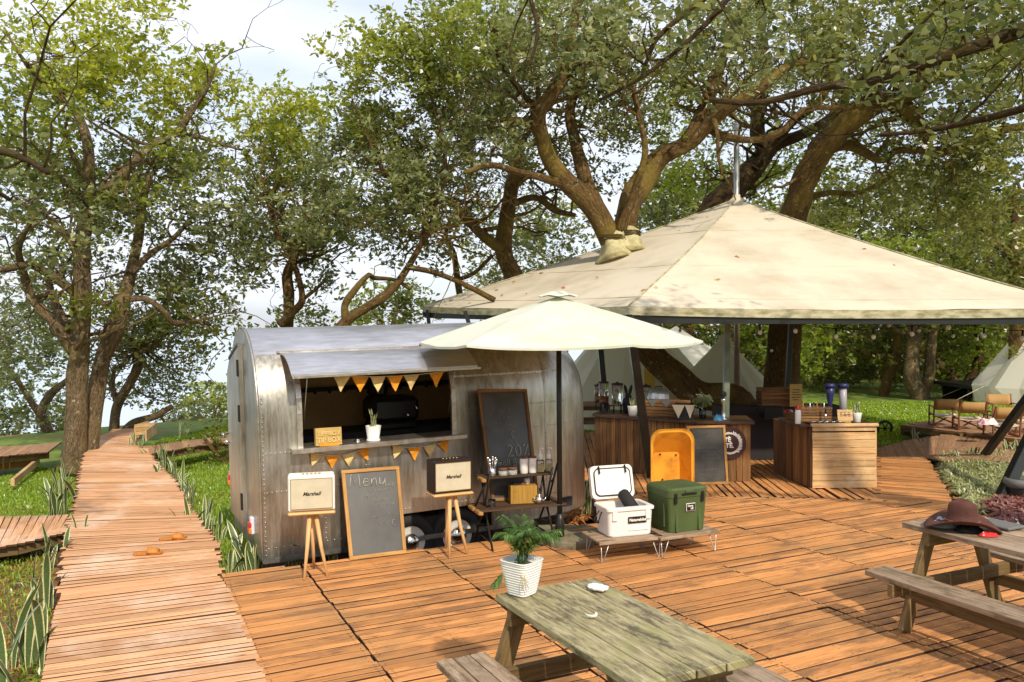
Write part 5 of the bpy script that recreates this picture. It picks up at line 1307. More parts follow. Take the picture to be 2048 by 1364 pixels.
# ------------------------------------------------------------------ things on the bar
def BP(px, back=.3, z=.84):        # on the bar top under a sight column, set back from the front edge
    k = (px-CX)/F
    for a, b_ in ((BA,BB),(BB,BC)):
        d = (b_-a).normalized(); nn_ = Vector((-d.y,d.x,0)); a2 = a+nn_*back; den = d.x-k*d.y
        s_ = -(a2.x-k*a2.y)/den
        if -.3 <= s_ <= (b_-a).length+.3: p = a2+d*s_; p.z = z; return p
    return p
def dispenser(label, px, back, h, r_, liquid, lv):
    p = BP(px, back); t_ = thing('drink_dispenser', label, 'drink dispenser', p, group='glass drink dispensers on the bar')
    mb = MB()
    for k in range(4): a = R(45+90*k); mb.tube([(r_*.9*math.cos(a),r_*.9*math.sin(a),0),(r_*.9*math.cos(a),r_*.9*math.sin(a),.13)], .006, 5)
    mb.tube([(r_*math.cos(R(a)),r_*math.sin(R(a)),.12) for a in range(0,361,30)], .006, 5); mb.build('stand', M['black'], t_)
    mb = MB(); mb.lathe([(r_*.9,.13),(r_,.14),(r_,h-.03),(r_*.9,h-.02)], (0,0,0), 20, cap=False); mb.build('glass', M['glass'], t_)
    mb = MB(); mb.lathe([(r_*.85,.135),(r_*.92,.15),(r_*.92,.14+(h-.17)*lv),(0,.14+(h-.17)*lv)], (0,0,0), 18); mb.build('drink', liquid, t_)
    mb = MB(); mb.lathe([(r_*1.08,h-.03),(r_*1.1,h-.01),(r_*.6,h),(.015,h+.003),(.015,h+.02),(0,h+.02)], (0,0,0), 18); mb.build('lid', M['black'], t_)
    mb = MB(); mb.tube([(0,-r_,.17),(0,-r_-.04,.17),(0,-r_-.04,.14)], .008, 6); mb.build('tap', M['black'], t_)
dispenser('tall glass drink dispenser of tea second from bar end', 1207, .32, .47, .075, M['tea'], .35)
dispenser('shorter glass dispenser standing at far left end of the bar', 1196, .5, .40, .06, M['tea'], .6)
dispenser('tall ribbed glass dispenser beside the leafy rabbit vase', 1234, .22, .46, .085, M['yell'], .0)
dispenser('glass dispenser half hidden behind the leaning pavilion post', 1292, .55, .42, .07, M['yell'], .3)
t_ = thing('stockpot', 'big dull steel pot with a lid on the bar', 'pot', BP(1317,.5)); mb = MB(); mb.lathe([(.15,0),(.155,.02),(.155,.30),(.12,.36),(.04,.38),(0,.39)], (0,0,0), 24); mb.build('body', M['galv'], t_)
mb = MB(); mb.tube([(-.05,0,.385),(-.05,0,.41),(.05,0,.41),(.05,0,.385)], .008, 6); mb.build('handle', M['black'], t_)
t_ = thing('ear_shaped_vase', 'black vase with two upright ear shapes on the bar', 'vase', BP(1256,.4)); mb = MB(); mb.lathe([(.06,0),(.085,.02),(.085,.20),(.06,.22),(0,.22)], (0,0,0), 18); mb.build('body', M['dark'], t_)
for s_ in (-1,1):
    mb = MB(); mb.ball((s_*.035,0,.34), .09, 12, (.28,.22,1.0), m=Matrix.Rotation(R(14*s_),3,'Y')); mb.build('ear', M['dark'], t_)
mb = MB(); mb.ball((0,0,.245), .05, 12); mb.build('head', M['dark'], t_)
a = BP(1265,.08); t_ = thing('potted_snake_plant', 'snake plant in fluted white pot on the bar beside the post', 'potted plant', a); tapot(t_, .058, .078, .14, M['ceramic'], foot=False)
for k in range(9):
    mb = MB(); bladeleaf(mb, a+Vector((random.uniform(-.03,.03), random.uniform(-.03,.03), .12)), random.uniform(.12,.2), random.uniform(.05,.4), k*.7, .022, .0, 0); mb.build('leaf', M['blade'], t_, True)
a = BP(1335,.30); t_ = thing('wooden_crate', 'long slatted wooden crate with grey paper pennants on bar', 'crate', a, R(-30)); mb = MB()
for k in range(5): mb.box((0,0,.02+k*.048), (.60,.28,.042), bev=.003)
mb.build('slats', M['bar'], t_)
for k, (x0, x1) in enumerate(((-.26,-.10),(-.06,.12))):
    mb = MB(); mb.add([(x0,-.146,.24),(x1,-.146,.24),((x0+x1)/2,-.149,.13)], [(2,1,0)]); mb.build('paper_pennant', M['slate'], t_)
a = BP(1368,.10); t_ = thing('pennant_box', 'dark box hung with two cream cloth pennants on bar', 'box', a, R(-12)); mb = MB(); mb.box((0,0,.11), (.26,.2,.22), bev=.004); mb.build('box', M['dark'], t_)
for x0, x1 in ((-.17,.01),(.01,.15)):
    mb = MB(); m_ = (x0+x1)/2; mb.prism([(x0,.21),(x1,.21),(x1-.0,.19),(m_,.02),(x0,.19)][:5] if False else [(x0,.21),(m_,.02),(x1,.21)], (0,-.108,0), (1,0,0), (0,0,1), (0,-1,0), .004); mb.build('pennant', M['canvasl'], t_)
a = BP(1405,.14); t_ = thing('flower_vase', 'glass jug of dark dried flowers on bar above chalkboard', 'vase', a); mb = MB(); mb.lathe([(.035,0),(.045,.01),(.05,.17),(.048,.17),(.04,.015),(0,.015)], (0,0,0), 18); mb.build('glass', M['glass'], t_)
mb = MB()
for k in range(60):
    an = random.uniform(0,6.28); rr = random.uniform(.01,.14); tp_ = Vector((rr*math.cos(an), rr*math.sin(an), random.uniform(.22,.36)-rr*.3)); mb.tube([(rr*.15*math.cos(an),rr*.15*math.sin(an),.02),(rr*.35*math.cos(an),rr*.35*math.sin(an),.18),tp_], .0018, 3, rnd=.2)
    for q in range(7): c = tp_+Vector((random.gauss(0,.018),random.gauss(0,.018),random.gauss(0,.014))); mb.add([c, c+Vector((.012,.004,.006)), c+Vector((.004,.01,.018)), c+Vector((-.01,.002,.008))], [(0,1,2,3)], rnd=random.random()*.7)
mb.build('dried_flowers', M['leafD'], t_)
a = BP(1447,.12); t_ = thing('beer_tap', 'tall polished steel tap column with dark round top', 'tap', a); mb = MB(); mb.lathe([(.05,0),(.05,.015),(.03,.03),(.022,.10),(.026,.20),(.032,.28),(.03,.30),(0,.302)], (0,0,0), 18); mb.build('column', M['steel'], t_)
mb = MB(); mb.ball((0,0,.36), .045, 12, (1,.5,1)); mb.tube([(0,0,.30),(0,0,.33)], .012); mb.tube([(0,0,.31),(-.07,-.03,.33),(-.07,-.03,.28)], .008); mb.build('head', M['dark'], t_)
crumple('blue_bag', 'crumpled bright blue plastic bag at foot of steel tap', 'bag', BP(1437,.08), .075, .05, .09, M['blue'], 21)
# ------------------------------------------------------------------ things on the right counter
def RP(px, back, z=.845):
    Y = RA.y+back; p = D(px, 850, Y); p.z = z; return p
t_ = thing('squeeze_bottle', 'white squeeze bottle with red cap on right counter corner', 'bottle', RP(1596,.10)); mb = MB(); mb.lathe([(.036,0),(.038,.005),(.038,.17),(.03,.185),(0,.19)], (0,0,0), 18); mb.build('bottle', M['white'], t_)
mb = MB(); mb.lathe([(.032,.186),(.032,.205),(.014,.215),(.008,.255),(0,.256)], (0,0,0), 14); mb.build('cap', M['redp'], t_)
def crate(label, p, sx, sy_, h, n_, mt, rz=0):
    t_ = thing('wooden_crate', label, 'crate', p, rz); mb = MB()
    for k in range(n_):
        z = h*(k+.5)/n_
        for s_ in (-1,1): mb.box((0,s_*sy_/2,z), (sx,.012,h/n_-.008), bev=.002); mb.box((s_*sx/2,0,z), (.012,sy_,h/n_-.008), bev=.002)
    mb.box((0,0,.01), (sx,sy_,.014)); mb.build('slats', mt, t_); return t_
crate('low slatted crate of bottles behind the white squeeze bottle', RP(1626,.42), .42, .25, .20, 5, M['bar'])
for k in range(7):
    t_ = thing('glass_bottle', 'small bottle among the bottles in the low slatted crate', 'bottle', RP(1606+k*7,.42,.86), group='bottles in the low slatted crate'); mb = MB(); mb.lathe([(.022,0),(.022,.15),(.009,.19),(.009,.235),(.0,.236)], (0,0,0), 10); mb.build('bottle', M[['tea','dark','galv','glass'][k%4]], t_)
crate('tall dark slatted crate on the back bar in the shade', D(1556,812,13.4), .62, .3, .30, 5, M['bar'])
t_ = thing('menu_card', 'tall kraft menu card standing on the dark back crate', 'card', D(1592,812,13.1)); mb = MB(); mb.box((0,0,.17), (.20,.012,.36), bev=.002); mb.build('card', M['card'], t_)
mb = MB()
for i in range(5): mb.box((random.uniform(-.01,.01),-.008,.26-i*.04), (random.uniform(.08,.14),.003,.012))
mb.build('printed_lines', M['ink'], t_)
for k, (px, mt, lab) in enumerate(((1660,'navy','navy blue grain dispenser tube standing on right counter'),(1686,'grey','pale grey grain dispenser tube with navy cap on right counter'))):
    t_ = thing('tube_dispenser', lab, 'dispenser', RP(px,.45)); mb = MB()
    if k == 0: mb.lathe([(.02,.12),(.03,.22),(.05,.36),(.065,.46),(.0,.465)], (0,0,0), 18)
    else: mb.lathe([(.032,.0),(.032,.14),(.048,.16),(.05,.46),(0,.465)], (0,0,0), 18)
    mb.build('tube', M[mt], t_); mb = MB(); mb.lathe([(.072,.45),(.075,.49),(.06,.51),(0,.512)], (0,0,0), 18); mb.build('cap', M['navy'], t_)
    mb = MB(); mb.tube([(.03,.03,0),(.03,.03,.4)], .008, 6); mb.lathe([(.06,0),(.06,.02),(0,.025)], (0,0,0), 16); mb.build('stand', M['black'], t_)
t_ = thing('wooden_card_holder', 'pale wooden menu card on small easel on right counter', 'card', RP(1690,.18), R(-4)); mb = MB(); m_ = Matrix.Rotation(R(-14),3,'X'); mb.box((0,0,.10), (.20,.010,.15), m_, bev=.002); mb.build('card', M['crate'], t_)
mb = MB(); mb.box((0,-.03,.015), (.13,.05,.03), bev=.003); mb.build('stand', M['frame'], t_)
mb = MB()
for i in range(4):
    for j in range(3): mb.box((-.05+j*.05,-.010-.0,.14-i*.025), (random.uniform(.02,.04),.003,.006), m_)
mb.build('printed_lines', M['ink'], t_)
a = RP(1713,.22); t_ = thing('potted_snake_plant', 'dark leaved plant in white pot on the right counter', 'potted plant', a); tapot(t_, .050, .068, .13, M['ceramic'], foot=False)
for k in range(8):
    mb = MB(); bladeleaf(mb, a+Vector((random.uniform(-.03,.03), random.uniform(-.03,.03), .11)), random.uniform(.12,.22), random.uniform(.05,.4), k*.8, .022, .0, 0); mb.build('leaf', M['blade'], t_, True)
t_ = thing('tap_handle', 'slim steel and black tap in middle of right counter', 'tap', RP(1651,.2)); mb = MB(); mb.lathe([(.014,0),(.012,.06),(.018,.09),(.012,.12),(0,.12)], (0,0,0), 12); mb.build('spout', M['steel'], t_); mb = MB(); mb.tube([(0,0,.12),(0,0,.22)], .011); mb.build('handle', M['black'], t_)
t_ = thing('serving_tray', 'black tray of spoons along front of right counter', 'tray', RP(1650,.14)); mb = MB(); mb.box((0,0,.008), (.5,.16,.014), bev=.004); mb.build('tray', M['black'], t_)
for k in range(5):
    mb = MB(); x = -.18+k*.09; mb.tube([(x,-.03,.02),(x+.11,.02,.026)], .004, 5); mb.ball((x,-.03,.02), .014, 8, (1.3,1,.5)); mb.build('spoon', M['steel'], t_)
t_ = thing('basket', 'wicker basket of fruit in the shade behind squeeze bottle', 'basket', D(1572,838,12.9)); mb = MB(); mb.lathe([(.10,0),(.16,.12),(.155,.12),(.09,.01),(0,.01)], (0,0,0), 20); mb.build('weave', M['bar'], t_)
for k in range(6):
    mb = MB(); mb.ball((.07*math.cos(k),.07*math.sin(k),.11), .04, 10); mb.build('fruit', M[['canvasl','redp','brownw'][k%3]], t_)
t_ = thing('sink_box', 'black box with faint white lettering behind the bar gap', 'box', D(1543,835,12.9)); mb = MB(); mb.box((0,0,.08), (.30,.25,.2), bev=.01); mb.build('box', M['black'], t_)

# ------------------------------------------------------------------ string lights
def bulbs(label, pts, bl_, r_=.028):
    t_ = thing('string_lights', label, 'string lights', pts[0]); fine = []
    for i in range(len(pts)-1):
        a, b_ = pts[i], pts[i+1]
        for k in range(6): f = k/6; fine.append(a.lerp(b_, f)-Vector((0,0,.10*4*f*(1-f)*(a-b_).length*.25)))
    fine.append(pts[-1]); mb = MB(); mb.tube(fine, .006, 5); mb.build('cable', M['black'], t_, True)
    for p in bl_:
        mb = MB(); mb.tube([p+Vector((0,0,.02)), p+Vector((0,0,.10))], .014, 8); so_ = mb.build('bulb_socket', M['black'], t_, True)
        mb = MB(); mb.ball(p-Vector((0,0,.012)), r_*1.15, 10, (1,1,1.15)); mb.build('bulb', M['bulb'], so_, True)
Yb = 11.6; bl1 = [D(x, y, Yb) for x, y in ((1520,663),(1591,660),(1672,671),(1747,672),(1824,666),(1897,653),(1968,670),(2045,675))]
bulbs('festoon of pear shaped bulbs along the front eave of pavilion', [p+Vector((0,0,.10)) for p in bl1], bl1)
Yb = 17.5; bl1 = [D(x, y, Yb) for x, y in ((1360,660),(1440,672),(1543,700),(1632,655),(1708,667),(1778,650),(1838,660),(1906,671),(1954,677),(2010,660))]
bulbs('smaller looking festoon of bulbs at the back of pavilion', [p+Vector((0,0,.10)) for p in bl1], bl1, .03)

# ------------------------------------------------------------------ bell tents
def belltent(label, apex, r_, gzz, wallh=.5, door=None, rot=0.0, m='bell'):
    t_ = thing('bell_tent', label, 'tent', (apex.x, apex.y, gzz), group='bell tents behind the bar'); n_ = 24; mb = MB(); vs = []; zs = [(0,apex.z),(.03,apex.z-.04)]+[(f, None) for f in (.2,.4,.6,.8,1)]
    for f, z in zs:
        for k in range(n_):
            a = 2*math.pi*k/n_+rot; rr = r_*f*(1-.05*(math.cos(k*math.pi) if f > .1 else 0)); zz = apex.z-(apex.z-gzz-wallh)*(f**.92) if z is None else z
            vs.append((apex.x+rr*math.cos(a), apex.y+rr*math.sin(a), zz))
    for k in range(n_): a = 2*math.pi*k/n_+rot; vs.append((apex.x+r_*1.0*math.cos(a), apex.y+r_*1.0*math.sin(a), gzz))
    mb.add(vs, [(i*n_+k, i*n_+(k+1)%n_, (i+1)*n_+(k+1)%n_, (i+1)*n_+k) for i in range(len(zs)) for k in range(n_)]); mb.build('canvas', M[m], t_, True)
    for k in range(0, n_, 3):
        a = 2*math.pi*k/n_+rot; mb = MB(); p = Vector((apex.x+r_*math.cos(a), apex.y+r_*math.sin(a), gzz+wallh)); q = Vector((apex.x+(r_+1.0)*math.cos(a), apex.y+(r_+1.0)*math.sin(a), gzz)); mb.tube([p,q], .008, 4); mb.build('guy_rope', M['canvasl'], t_, True)
    if door:
        a0 = door; d = Vector((math.cos(a0), math.sin(a0), 0)); s_ = Vector((-d.y,d.x,0)); c = Vector((apex.x,apex.y,0))
        for sgn, mt in ((-1,'belly'),(1,'belly'),(0,'void')):
            mb = MB(); tp_ = c+d*(r_*.42)+Vector((0,0,gzz+wallh+(apex.z-gzz-wallh)*.62)); bt = c+d*(r_*1.06)
            if sgn: mb.prism([(0,0),(1,0),(0,1)], bt+s_*sgn*.12+Vector((0,0,gzz)), s_*sgn*.55, Vector((0,0,1))*0+(tp_+d*.05-(bt+s_*sgn*.12+Vector((0,0,gzz)))), d*.0+Vector((0,-.01,0)), 1)
            else: mb.prism([(-.14,0),(.14,0),(0,1)], bt-d*.03+Vector((0,0,gzz)), s_, (tp_-(bt-d*.03+Vector((0,0,gzz)))), (0,-.005,0), 1)
            mb.build('door_flap' if sgn else 'doorway', M[mt], t_, True)
    return t_
belltent('large cream bell tent with yellow door behind the left bar end', D(1262,578,21.5), 2.35, -.33, .45, door=R(-78))
belltent('cream bell tent with pointed top left of the dark trunk', D(1447,668,20.5), 1.75, -.33, .35)
belltent('low white dome shaped tent between the two pointed tents', D(1352,652,27), 2.5, -.4, 1.0)
belltent('cream bell tent cut off by the right edge of picture', D(2120,560,24), 2.2, -.2, .5)

# ------------------------------------------------------------------ raised platform with chairs on the right
PZ = .06
pf = [G(1803,850,PZ), G(2062,881,PZ), G(2300,872,PZ), G(2200,828,PZ), G(1900,834,PZ)]
t_ = thing('timber_platform', 'raised timber platform carrying folding chairs on right lawn', 'platform', (pf[0].x,pf[0].y,-.2))
mb = MB(); planks(mb, [tuple(p[:2]) for p in pf], math.atan2(pf[1].y-pf[0].y, pf[1].x-pf[0].x), .10, .008, (), z=PZ); mb.build('planks', M['path'], t_, True)
for a, b_ in ((pf[0],pf[1]),(pf[0],pf[4])):
    mb = MB(); mb.beam(a-Vector((0,0,.08)), b_-Vector((0,0,.08)), .05, .10); mb.build('fascia_board', M['leg'], t_, True)
for p in (pf[0]+Vector((.12,.08,0)), pf[0].lerp(pf[1],.5), pf[1]+Vector((-.1,.1,0)), pf[4]):
    mb = MB(); mb.box((p.x,p.y,-.16), (.14,.14,.4)); mb.build('leg', M['leg'], t_, True)
def chair(label, p, rz):
    t_ = thing('folding_chair', label, 'chair', p, rz, group='low folding canvas chairs on the platform')
    mb = MB(); n_ = 8; vs = []
    for i in range(n_+1): vs += [(-.22+.44*i/n_, -.02+.03*math.sin(math.pi*i/n_)*-1, .34), (-.22+.44*i/n_, -.09+.03*math.sin(math.pi*i/n_)*-1, .56)]
    mb.add(vs, [(2*i,2*i+2,2*i+3,2*i+1) for i in range(n_)], smooth=True); o = mb.build('backrest', M['canvas'], t_); o.modifiers.new('t','SOLIDIFY').thickness = .012
    mb = MB(); vs = []
    for i in range(n_+1): s_ = -.02*math.sin(math.pi*i/n_); vs += [(-.22+.44*i/n_, .0, .22+s_), (-.22+.44*i/n_, .40, .25+s_)]
    mb.add(vs, [(2*i,2*i+2,2*i+3,2*i+1) for i in range(n_)], smooth=True); o = mb.build('seat', M['canvasl'], t_); o.modifiers.new('t','SOLIDIFY').thickness = .012
    for s_ in (-1,1):
        x = s_*.235
        mb = MB(); mb.beam((x,.02,.0),(x,-.0,.3), .03,.025, upv=(1,0,0)); mb.beam((x,-.0,.3),(x,-.095,.58), .03,.025, upv=(1,0,0)); mb.build('back_post', M['brownw'], t_)
        mb = MB(); mb.beam((x,.40,.0),(x,.38,.38), .03,.025, upv=(1,0,0)); mb.build('front_post', M['brownw'], t_)
        mb = MB(); mb.beam((x,-.02,.39),(x,.43,.40), .04,.018); mb.build('armrest', M['brownw'], t_)
        mb = MB(); mb.beam((x,-.0,.015),(x,.43,.015), .03,.025); mb.build('runner', M['brownw'], t_)
        mb = MB(); mb.beam((s_*.22,.02,.03),(-s_*.22,.40,.22), .02,.025); mb.build('cross_brace', M['brownw'], t_)
        mb = MB(); mb.beam((-.22,.02+.2*(s_+1),.20),(.22,.02+.2*(s_+1),.20), .02,.025); mb.build('seat_rail', M['brownw'], t_)
    return t_
ch = chair('folding canvas chair nearest the grass, leftmost on the platform', G(1893,853,PZ), R(-14))
for px, py, rz, lab in ((1944,861,R(-12),'folding canvas chair second from left on the platform'),(2014,875,R(-6),'folding canvas chair behind the leaning post, front row'),(1999,842,R(165),'folding canvas chair in the back row facing the others'),(2062,868,R(-30),'folding canvas chair cut by the right edge of picture')):
    copy_tree(ch, None, lab, G(px,py,PZ), rz)
crumple('pink_blanket', 'white and pink blanket bundled between platform chairs', 'blanket', G(1975,848,.35), .18, .12, .12, mat('pink_white_blanket', (.75,.68,.66), .9, col2=(.55,.18,.32), nscale=6, ramp=(.4,.5)), 31)
# dark shelter, water heater
t_ = thing('black_shelter', 'black flat roofed shelter with little lights behind platform', 'shelter', D(1975,820,25)); mb = MB(); a = D(1935,778,25); b_ = D(2040,770,25); c = (a+b_)/2; mb.box((c.x,c.y+1,c.z), (b_.x-a.x,2.2,.12), bev=.02); mb.build('roof', M['black'], t_, True)
mb = MB(); mb.box((c.x+.1,c.y+1.9,c.z-.45), (b_.x-a.x-.3,.08,.9)); mb.build('back_wall', M['dark'], t_, True)
for k in range(4): 
    mb = MB(); p = D((1938,2035)[k%2], 800, 25.1 if k < 2 else 26.8); mb.beam((p.x,p.y,-.3),(p.x,p.y,c.z), .07,.07); mb.build('post', M['black'], t_, True)
lights_ = [D(x, y, 24.85) for x, y in ((1962,787),(1975,788),(1988,788),(2001,789),(2014,790))]
bulbs('short festoon of tiny bulbs under the black shelter roof', [p+Vector((0,0,.08)) for p in lights_], lights_, .03)
t_ = thing('solar_water_heater', 'white solar water heater tank on a galvanised frame', 'water heater', D(2012,775,27)); c = D(2012,748,27); mb = MB(); mb.tube([c-Vector((.27,0,0)), c+Vector((.27,0,0))], .09, 16); mb.build('tank', M['white'], t_, True)
for dx in (-.25,.25):
    mb = MB(); q = Vector((c.x+dx,c.y,c.z-.08)); mb.beam(q, q+Vector((-.05,-.5,-.42)), .03,.03); mb.beam(q, q+Vector((0,.3,-.42)), .03,.03); mb.beam(q+Vector((-.02,-.25,-.2)), q+Vector((-dx*1.6,.1,-.4)), .02,.02); mb.build('frame', M['galv'], t_, True)
mb = MB(); mb.add([tuple(c+Vector(v)) for v in ((-.27,-.1,-.08),(.27,-.1,-.08),(.27,-.8,-.42),(-.27,-.8,-.42),(-.27,-.08,-.12),(.27,-.08,-.12),(.27,-.78,-.46),(-.27,-.78,-.46))], [(0,1,2,3),(7,6,5,4),(0,3,7,4),(1,5,6,2),(3,2,6,7),(0,4,5,1)]); mb.build('panel', M['navy'], t_, True)
# cart wheel on the lawn, black bag by the strut, platform litter
cw_ = G(1770,872,-.28); t_ = thing('cart_wheel', 'small black spoked wheel standing on the lawn', 'wheel', cw_); W3 = Matrix.Rotation(R(90),3,'X'); mb = MB(); ctr = (0,0,.17); mb.tube([(.15*math.cos(2*math.pi*k/24),0,.17+.15*math.sin(2*math.pi*k/24)) for k in range(25)], .028, 8); mb.build('tyre', M['rubber'], t_)
mb = MB(); mb.ball((0,0,.17), .04, 10)
for k in range(6): a = math.pi*k/3; mb.tube([(0,0,.17),(.14*math.cos(a),0,.17+.14*math.sin(a))], .012, 5)
mb.build('spokes', M['black'], t_)
a = G(2042,1003,-.08); t_ = thing('bin_bag', 'black bin lined with crumpled grey plastic beside leaning post', 'bin', a); mb = MB(); mb.lathe([(.15,0),(.17,.02),(.18,.25),(.17,.26),(0,.22)], (0,0,0), 18); mb.build('bin', M['black'], t_)
mb = MB(); mb.lathe([(.185,.19),(.195,.26),(.17,.30),(.13,.24),(0,.22)], (0,0,0), 14, sq=.1); mb.build('liner', M['slate'], t_)
# ------------------------------------------------------------------ trees
def smooth(pts, k=5):
    """Catmull-Rom through (x, y, z, r) rows"""
    P = [np.array(p, float) for p in pts]; P = [2*P[0]-P[1]]+P+[2*P[-1]-P[-2]]; out = []
    for i in range(1, len(P)-2):
        for j in range(k):
            t = j/k; a, b_, c, d = P[i-1:i+3]
            out.append(.5*((2*b_)+(-a+c)*t+(2*a-5*b_+4*c-d)*t*t+(-a+3*b_-3*c+d)*t**3))
    out.append(P[-2]); return out
def limb(pts, Y0, dY=0.0, wig=.35):
    """sight points (px, py, half width px) at distance Y0 with depth wander, as (x,y,z,r)"""
    rows = []; n_ = len(pts); ph = random.uniform(0, 6.28)
    for i, (px, py, hw) in enumerate(pts):
        Y = Y0+dY*i/(n_-1)+wig*math.sin(ph+i*1.1)*(i/(n_-1)); p = D(px, py, Y); rows.append((p.x, p.y, p.z, hw*Y/F))
    return rows
leafstore = {}
def leaves(C_, A_, size, seed, fold=.25, aspect=.5, hexa=False):
    """C_: leaf roots (N,3), A_: pointing directions; arrays of leaf quads"""
    g = np.random.default_rng(seed); n_ = len(C_)
    A_ = A_/np.linalg.norm(A_, axis=1, keepdims=True)
    U = g.normal(size=(n_,3))*.55; U[:,2] += .9
    S = np.cross(A_, U); S /= np.maximum(1e-6, np.linalg.norm(S, axis=1, keepdims=True)); Nn = np.cross(S, A_)
    L_ = (size*g.uniform(.65, 1.25, n_))[:,None]; W_ = L_*aspect*.5*g.uniform(.8,1.2,n_)[:,None]
    if hexa:
        V = np.stack([C_, C_+A_*L_*.35-S*W_*.75+Nn*L_*.04, C_+A_*L_*.72-S*W_+Nn*L_*.02, C_+A_*L_-Nn*L_*.05, C_+A_*L_*.72+S*W_+Nn*L_*.02, C_+A_*L_*.35+S*W_*.75+Nn*L_*.04], 1); k = 6
    else:
        V = np.stack([C_, C_+A_*L_*.62-S*W_+Nn*L_*fold*.3, C_+A_*L_, C_+A_*L_*.62+S*W_+Nn*L_*fold*.3], 1); k = 4
    return V.reshape(-1,3), k
def leafmesh(name, V, k, rnd, m, parent):
    n_ = len(V)//k; me = bpy.data.meshes.new(name); root = parent
    inv = np.array(WM[root.name].inverted()); V = V@inv[:3,:3].T+inv[:3,3]
    me.vertices.add(len(V)); me.vertices.foreach_set('co', V.astype(np.float32).ravel())
    me.loops.add(n_*k); me.loops.foreach_set('vertex_index', np.arange(n_*k, dtype=np.int32))
    me.polygons.add(n_); me.polygons.foreach_set('loop_start', np.arange(0, n_*k, k, dtype=np.int32)); me.polygons.foreach_set('loop_total', np.full(n_, k, dtype=np.int32))
    at = me.attributes.new('rnd', 'FLOAT', 'FACE'); at.data.foreach_set('value', rnd.astype(np.float32))
    me.materials.append(m); me.update(calc_edges=True)
    o = bpy.data.objects.new(name, me); C.objects.link(o); o.parent = parent; return o
LEAFN = 0
def tree(name, label, limbs, blobs, seed, bark='bark', leaf='leafA', size=.10, hub=.40, per=9, group='trees', base=None, twigr=.015, aspect=.52, gate=.0, cat='tree', hexa=False, dens=.78, bare=.2, sprays=46, lo=0, front=.62, thin=1.0):
    """limbs: lists of (x,y,z,r); blobs: (cx,cy,rx,ry,Y0,Y1,clusters[,leaf material]) regions of crown"""
    global LEAFN
    random.seed(seed); g = np.random.default_rng(seed)
    limbs = [[(x, y, z, r*thin) for x, y, z, r in lb] for lb in limbs]
    b0 = limbs[0][0]; t_ = thing(name, label, cat, (b0[0], b0[1], b0[2]) if base is None else base, group=group)
    mb = MB(); nodes = []
    for li, lb in enumerate(limbs):
        sp_ = smooth(lb, 5); 
        for q in sp_: nodes.append(q)
        mb.tube([q[:3] for q in sp_], [max(.006, q[3]) for q in sp_], 12 if sp_[0][3] > .1 else 8, wob=.22, rnd=random.random())
    # gnarled side branches with branchlets of their own
    big = [q for q in nodes if .02 < q[3]]; lo_z = max(1.6, min(q[2] for q in nodes)+1.5, lo); big = [q for q in big if q[2] > lo_z] or nodes
    for _ in range(sprays):
        q = big[int(random.random()*len(big))]; st_ = [(Vector(q[:3]), min(q[3]*.5, .05), random.uniform(.8,2.2))]
        for gen in range(3):
            nxt = []
            for (p0, r0, ln) in st_:
                d = Vector((random.gauss(0,1), random.gauss(0,.8), random.gauss(.35,.6))).normalized(); pts_ = [p0]; rs_ = [r0]; nseg = 6; d2 = d
                for i in range(nseg):
                    d2 = (d2+Vector((random.gauss(0,.38), random.gauss(0,.38), random.gauss(.05,.34)))).normalized(); pts_.append(pts_[-1]+d2*ln/nseg); rs_.append(max(.004, r0*(1-.8*(i+1)/nseg)))
                mb.tube(pts_, rs_, 5, cap=False, rnd=.5)
                for a_, r_ in zip(pts_[1:], rs_[1:]): nodes.append((a_.x,a_.y,a_.z,max(r_,.009)))
                for j in (3, 5):
                    if gen < 2 and random.random() < .75: nxt.append((pts_[j], rs_[j]*.8, ln*.55))
            st_ = nxt
    mb.build('trunk', M[bark], t_, True)
    NP_ = np.array([q[:3] for q in nodes]); NR = np.array([max(.006,q[3]) for q in nodes])
    tw = MB(); cl = {}
    pts = []
    for b_ in blobs:
        cx_, cy_, rx, ry, Ya, Yb_, n_ = b_[:7]; n_ = int(n_*dens); lm = b_[7] if len(b_) > 7 else leaf; c = 0; tries = 0
        while c < n_ and tries < n_*12:
            tries += 1; u, v = random.uniform(-1,1), random.uniform(-1,1)
            if u*u+v*v > 1: continue
            p = D(cx_+u*rx, cy_+v*ry, Ya+(Yb_-Ya)*random.random()**front)
            if noise.noise(p*.95+Vector((seed*3.1,0,0))) < gate-.05: continue
            pts.append((p, lm)); c += 1
    # join every clump to the nearest part of the growing skeleton
    P = np.array([tuple(p) for p, _ in pts]); d0 = np.array([np.min(np.sum((NP_-p)**2, 1)) for p in P]); order = np.argsort(d0)
    nodeP = list(map(tuple, NP_)); nodeR = list(NR); A = np.zeros((len(nodeP)+len(pts)*4, 3)); A[:len(nodeP)] = NP_; RR_ = np.zeros(len(A)); RR_[:len(nodeR)] = NR; cnt = len(nodeP)
    for k in order:
        p = P[k]; dd = np.sum((A[:cnt]-p)**2, 1)+.3*(RR_[:cnt] < .008); j = int(np.argmin(dd)); a = A[j]; L_ = math.sqrt(np.sum((a-p)**2))
        if L_ < .05: continue
        up_ = np.array((0,0,1.0)); side = g.normal(size=3)*.16*L_; m1 = a+(p-a)*.35+side-up_*.05*L_; m2 = a+(p-a)*.7+side*.7+g.normal(size=3)*.06*L_
        r0 = min(RR_[j]*.7, twigr+.012*L_); tw.tube([tuple(a), tuple(m1), tuple(m2), tuple(p)], [r0, r0*.75, r0*.5, .004], 4, cap=False, rnd=.5)
        for q, rr in ((m1,r0*.75),(m2,r0*.55),(p,.006)): A[cnt] = q; RR_[cnt] = rr; cnt += 1
        if random.random() > bare: cl.setdefault(pts[k][1], []).append(p)
    tw.build('twigs', M[bark], t_, True)
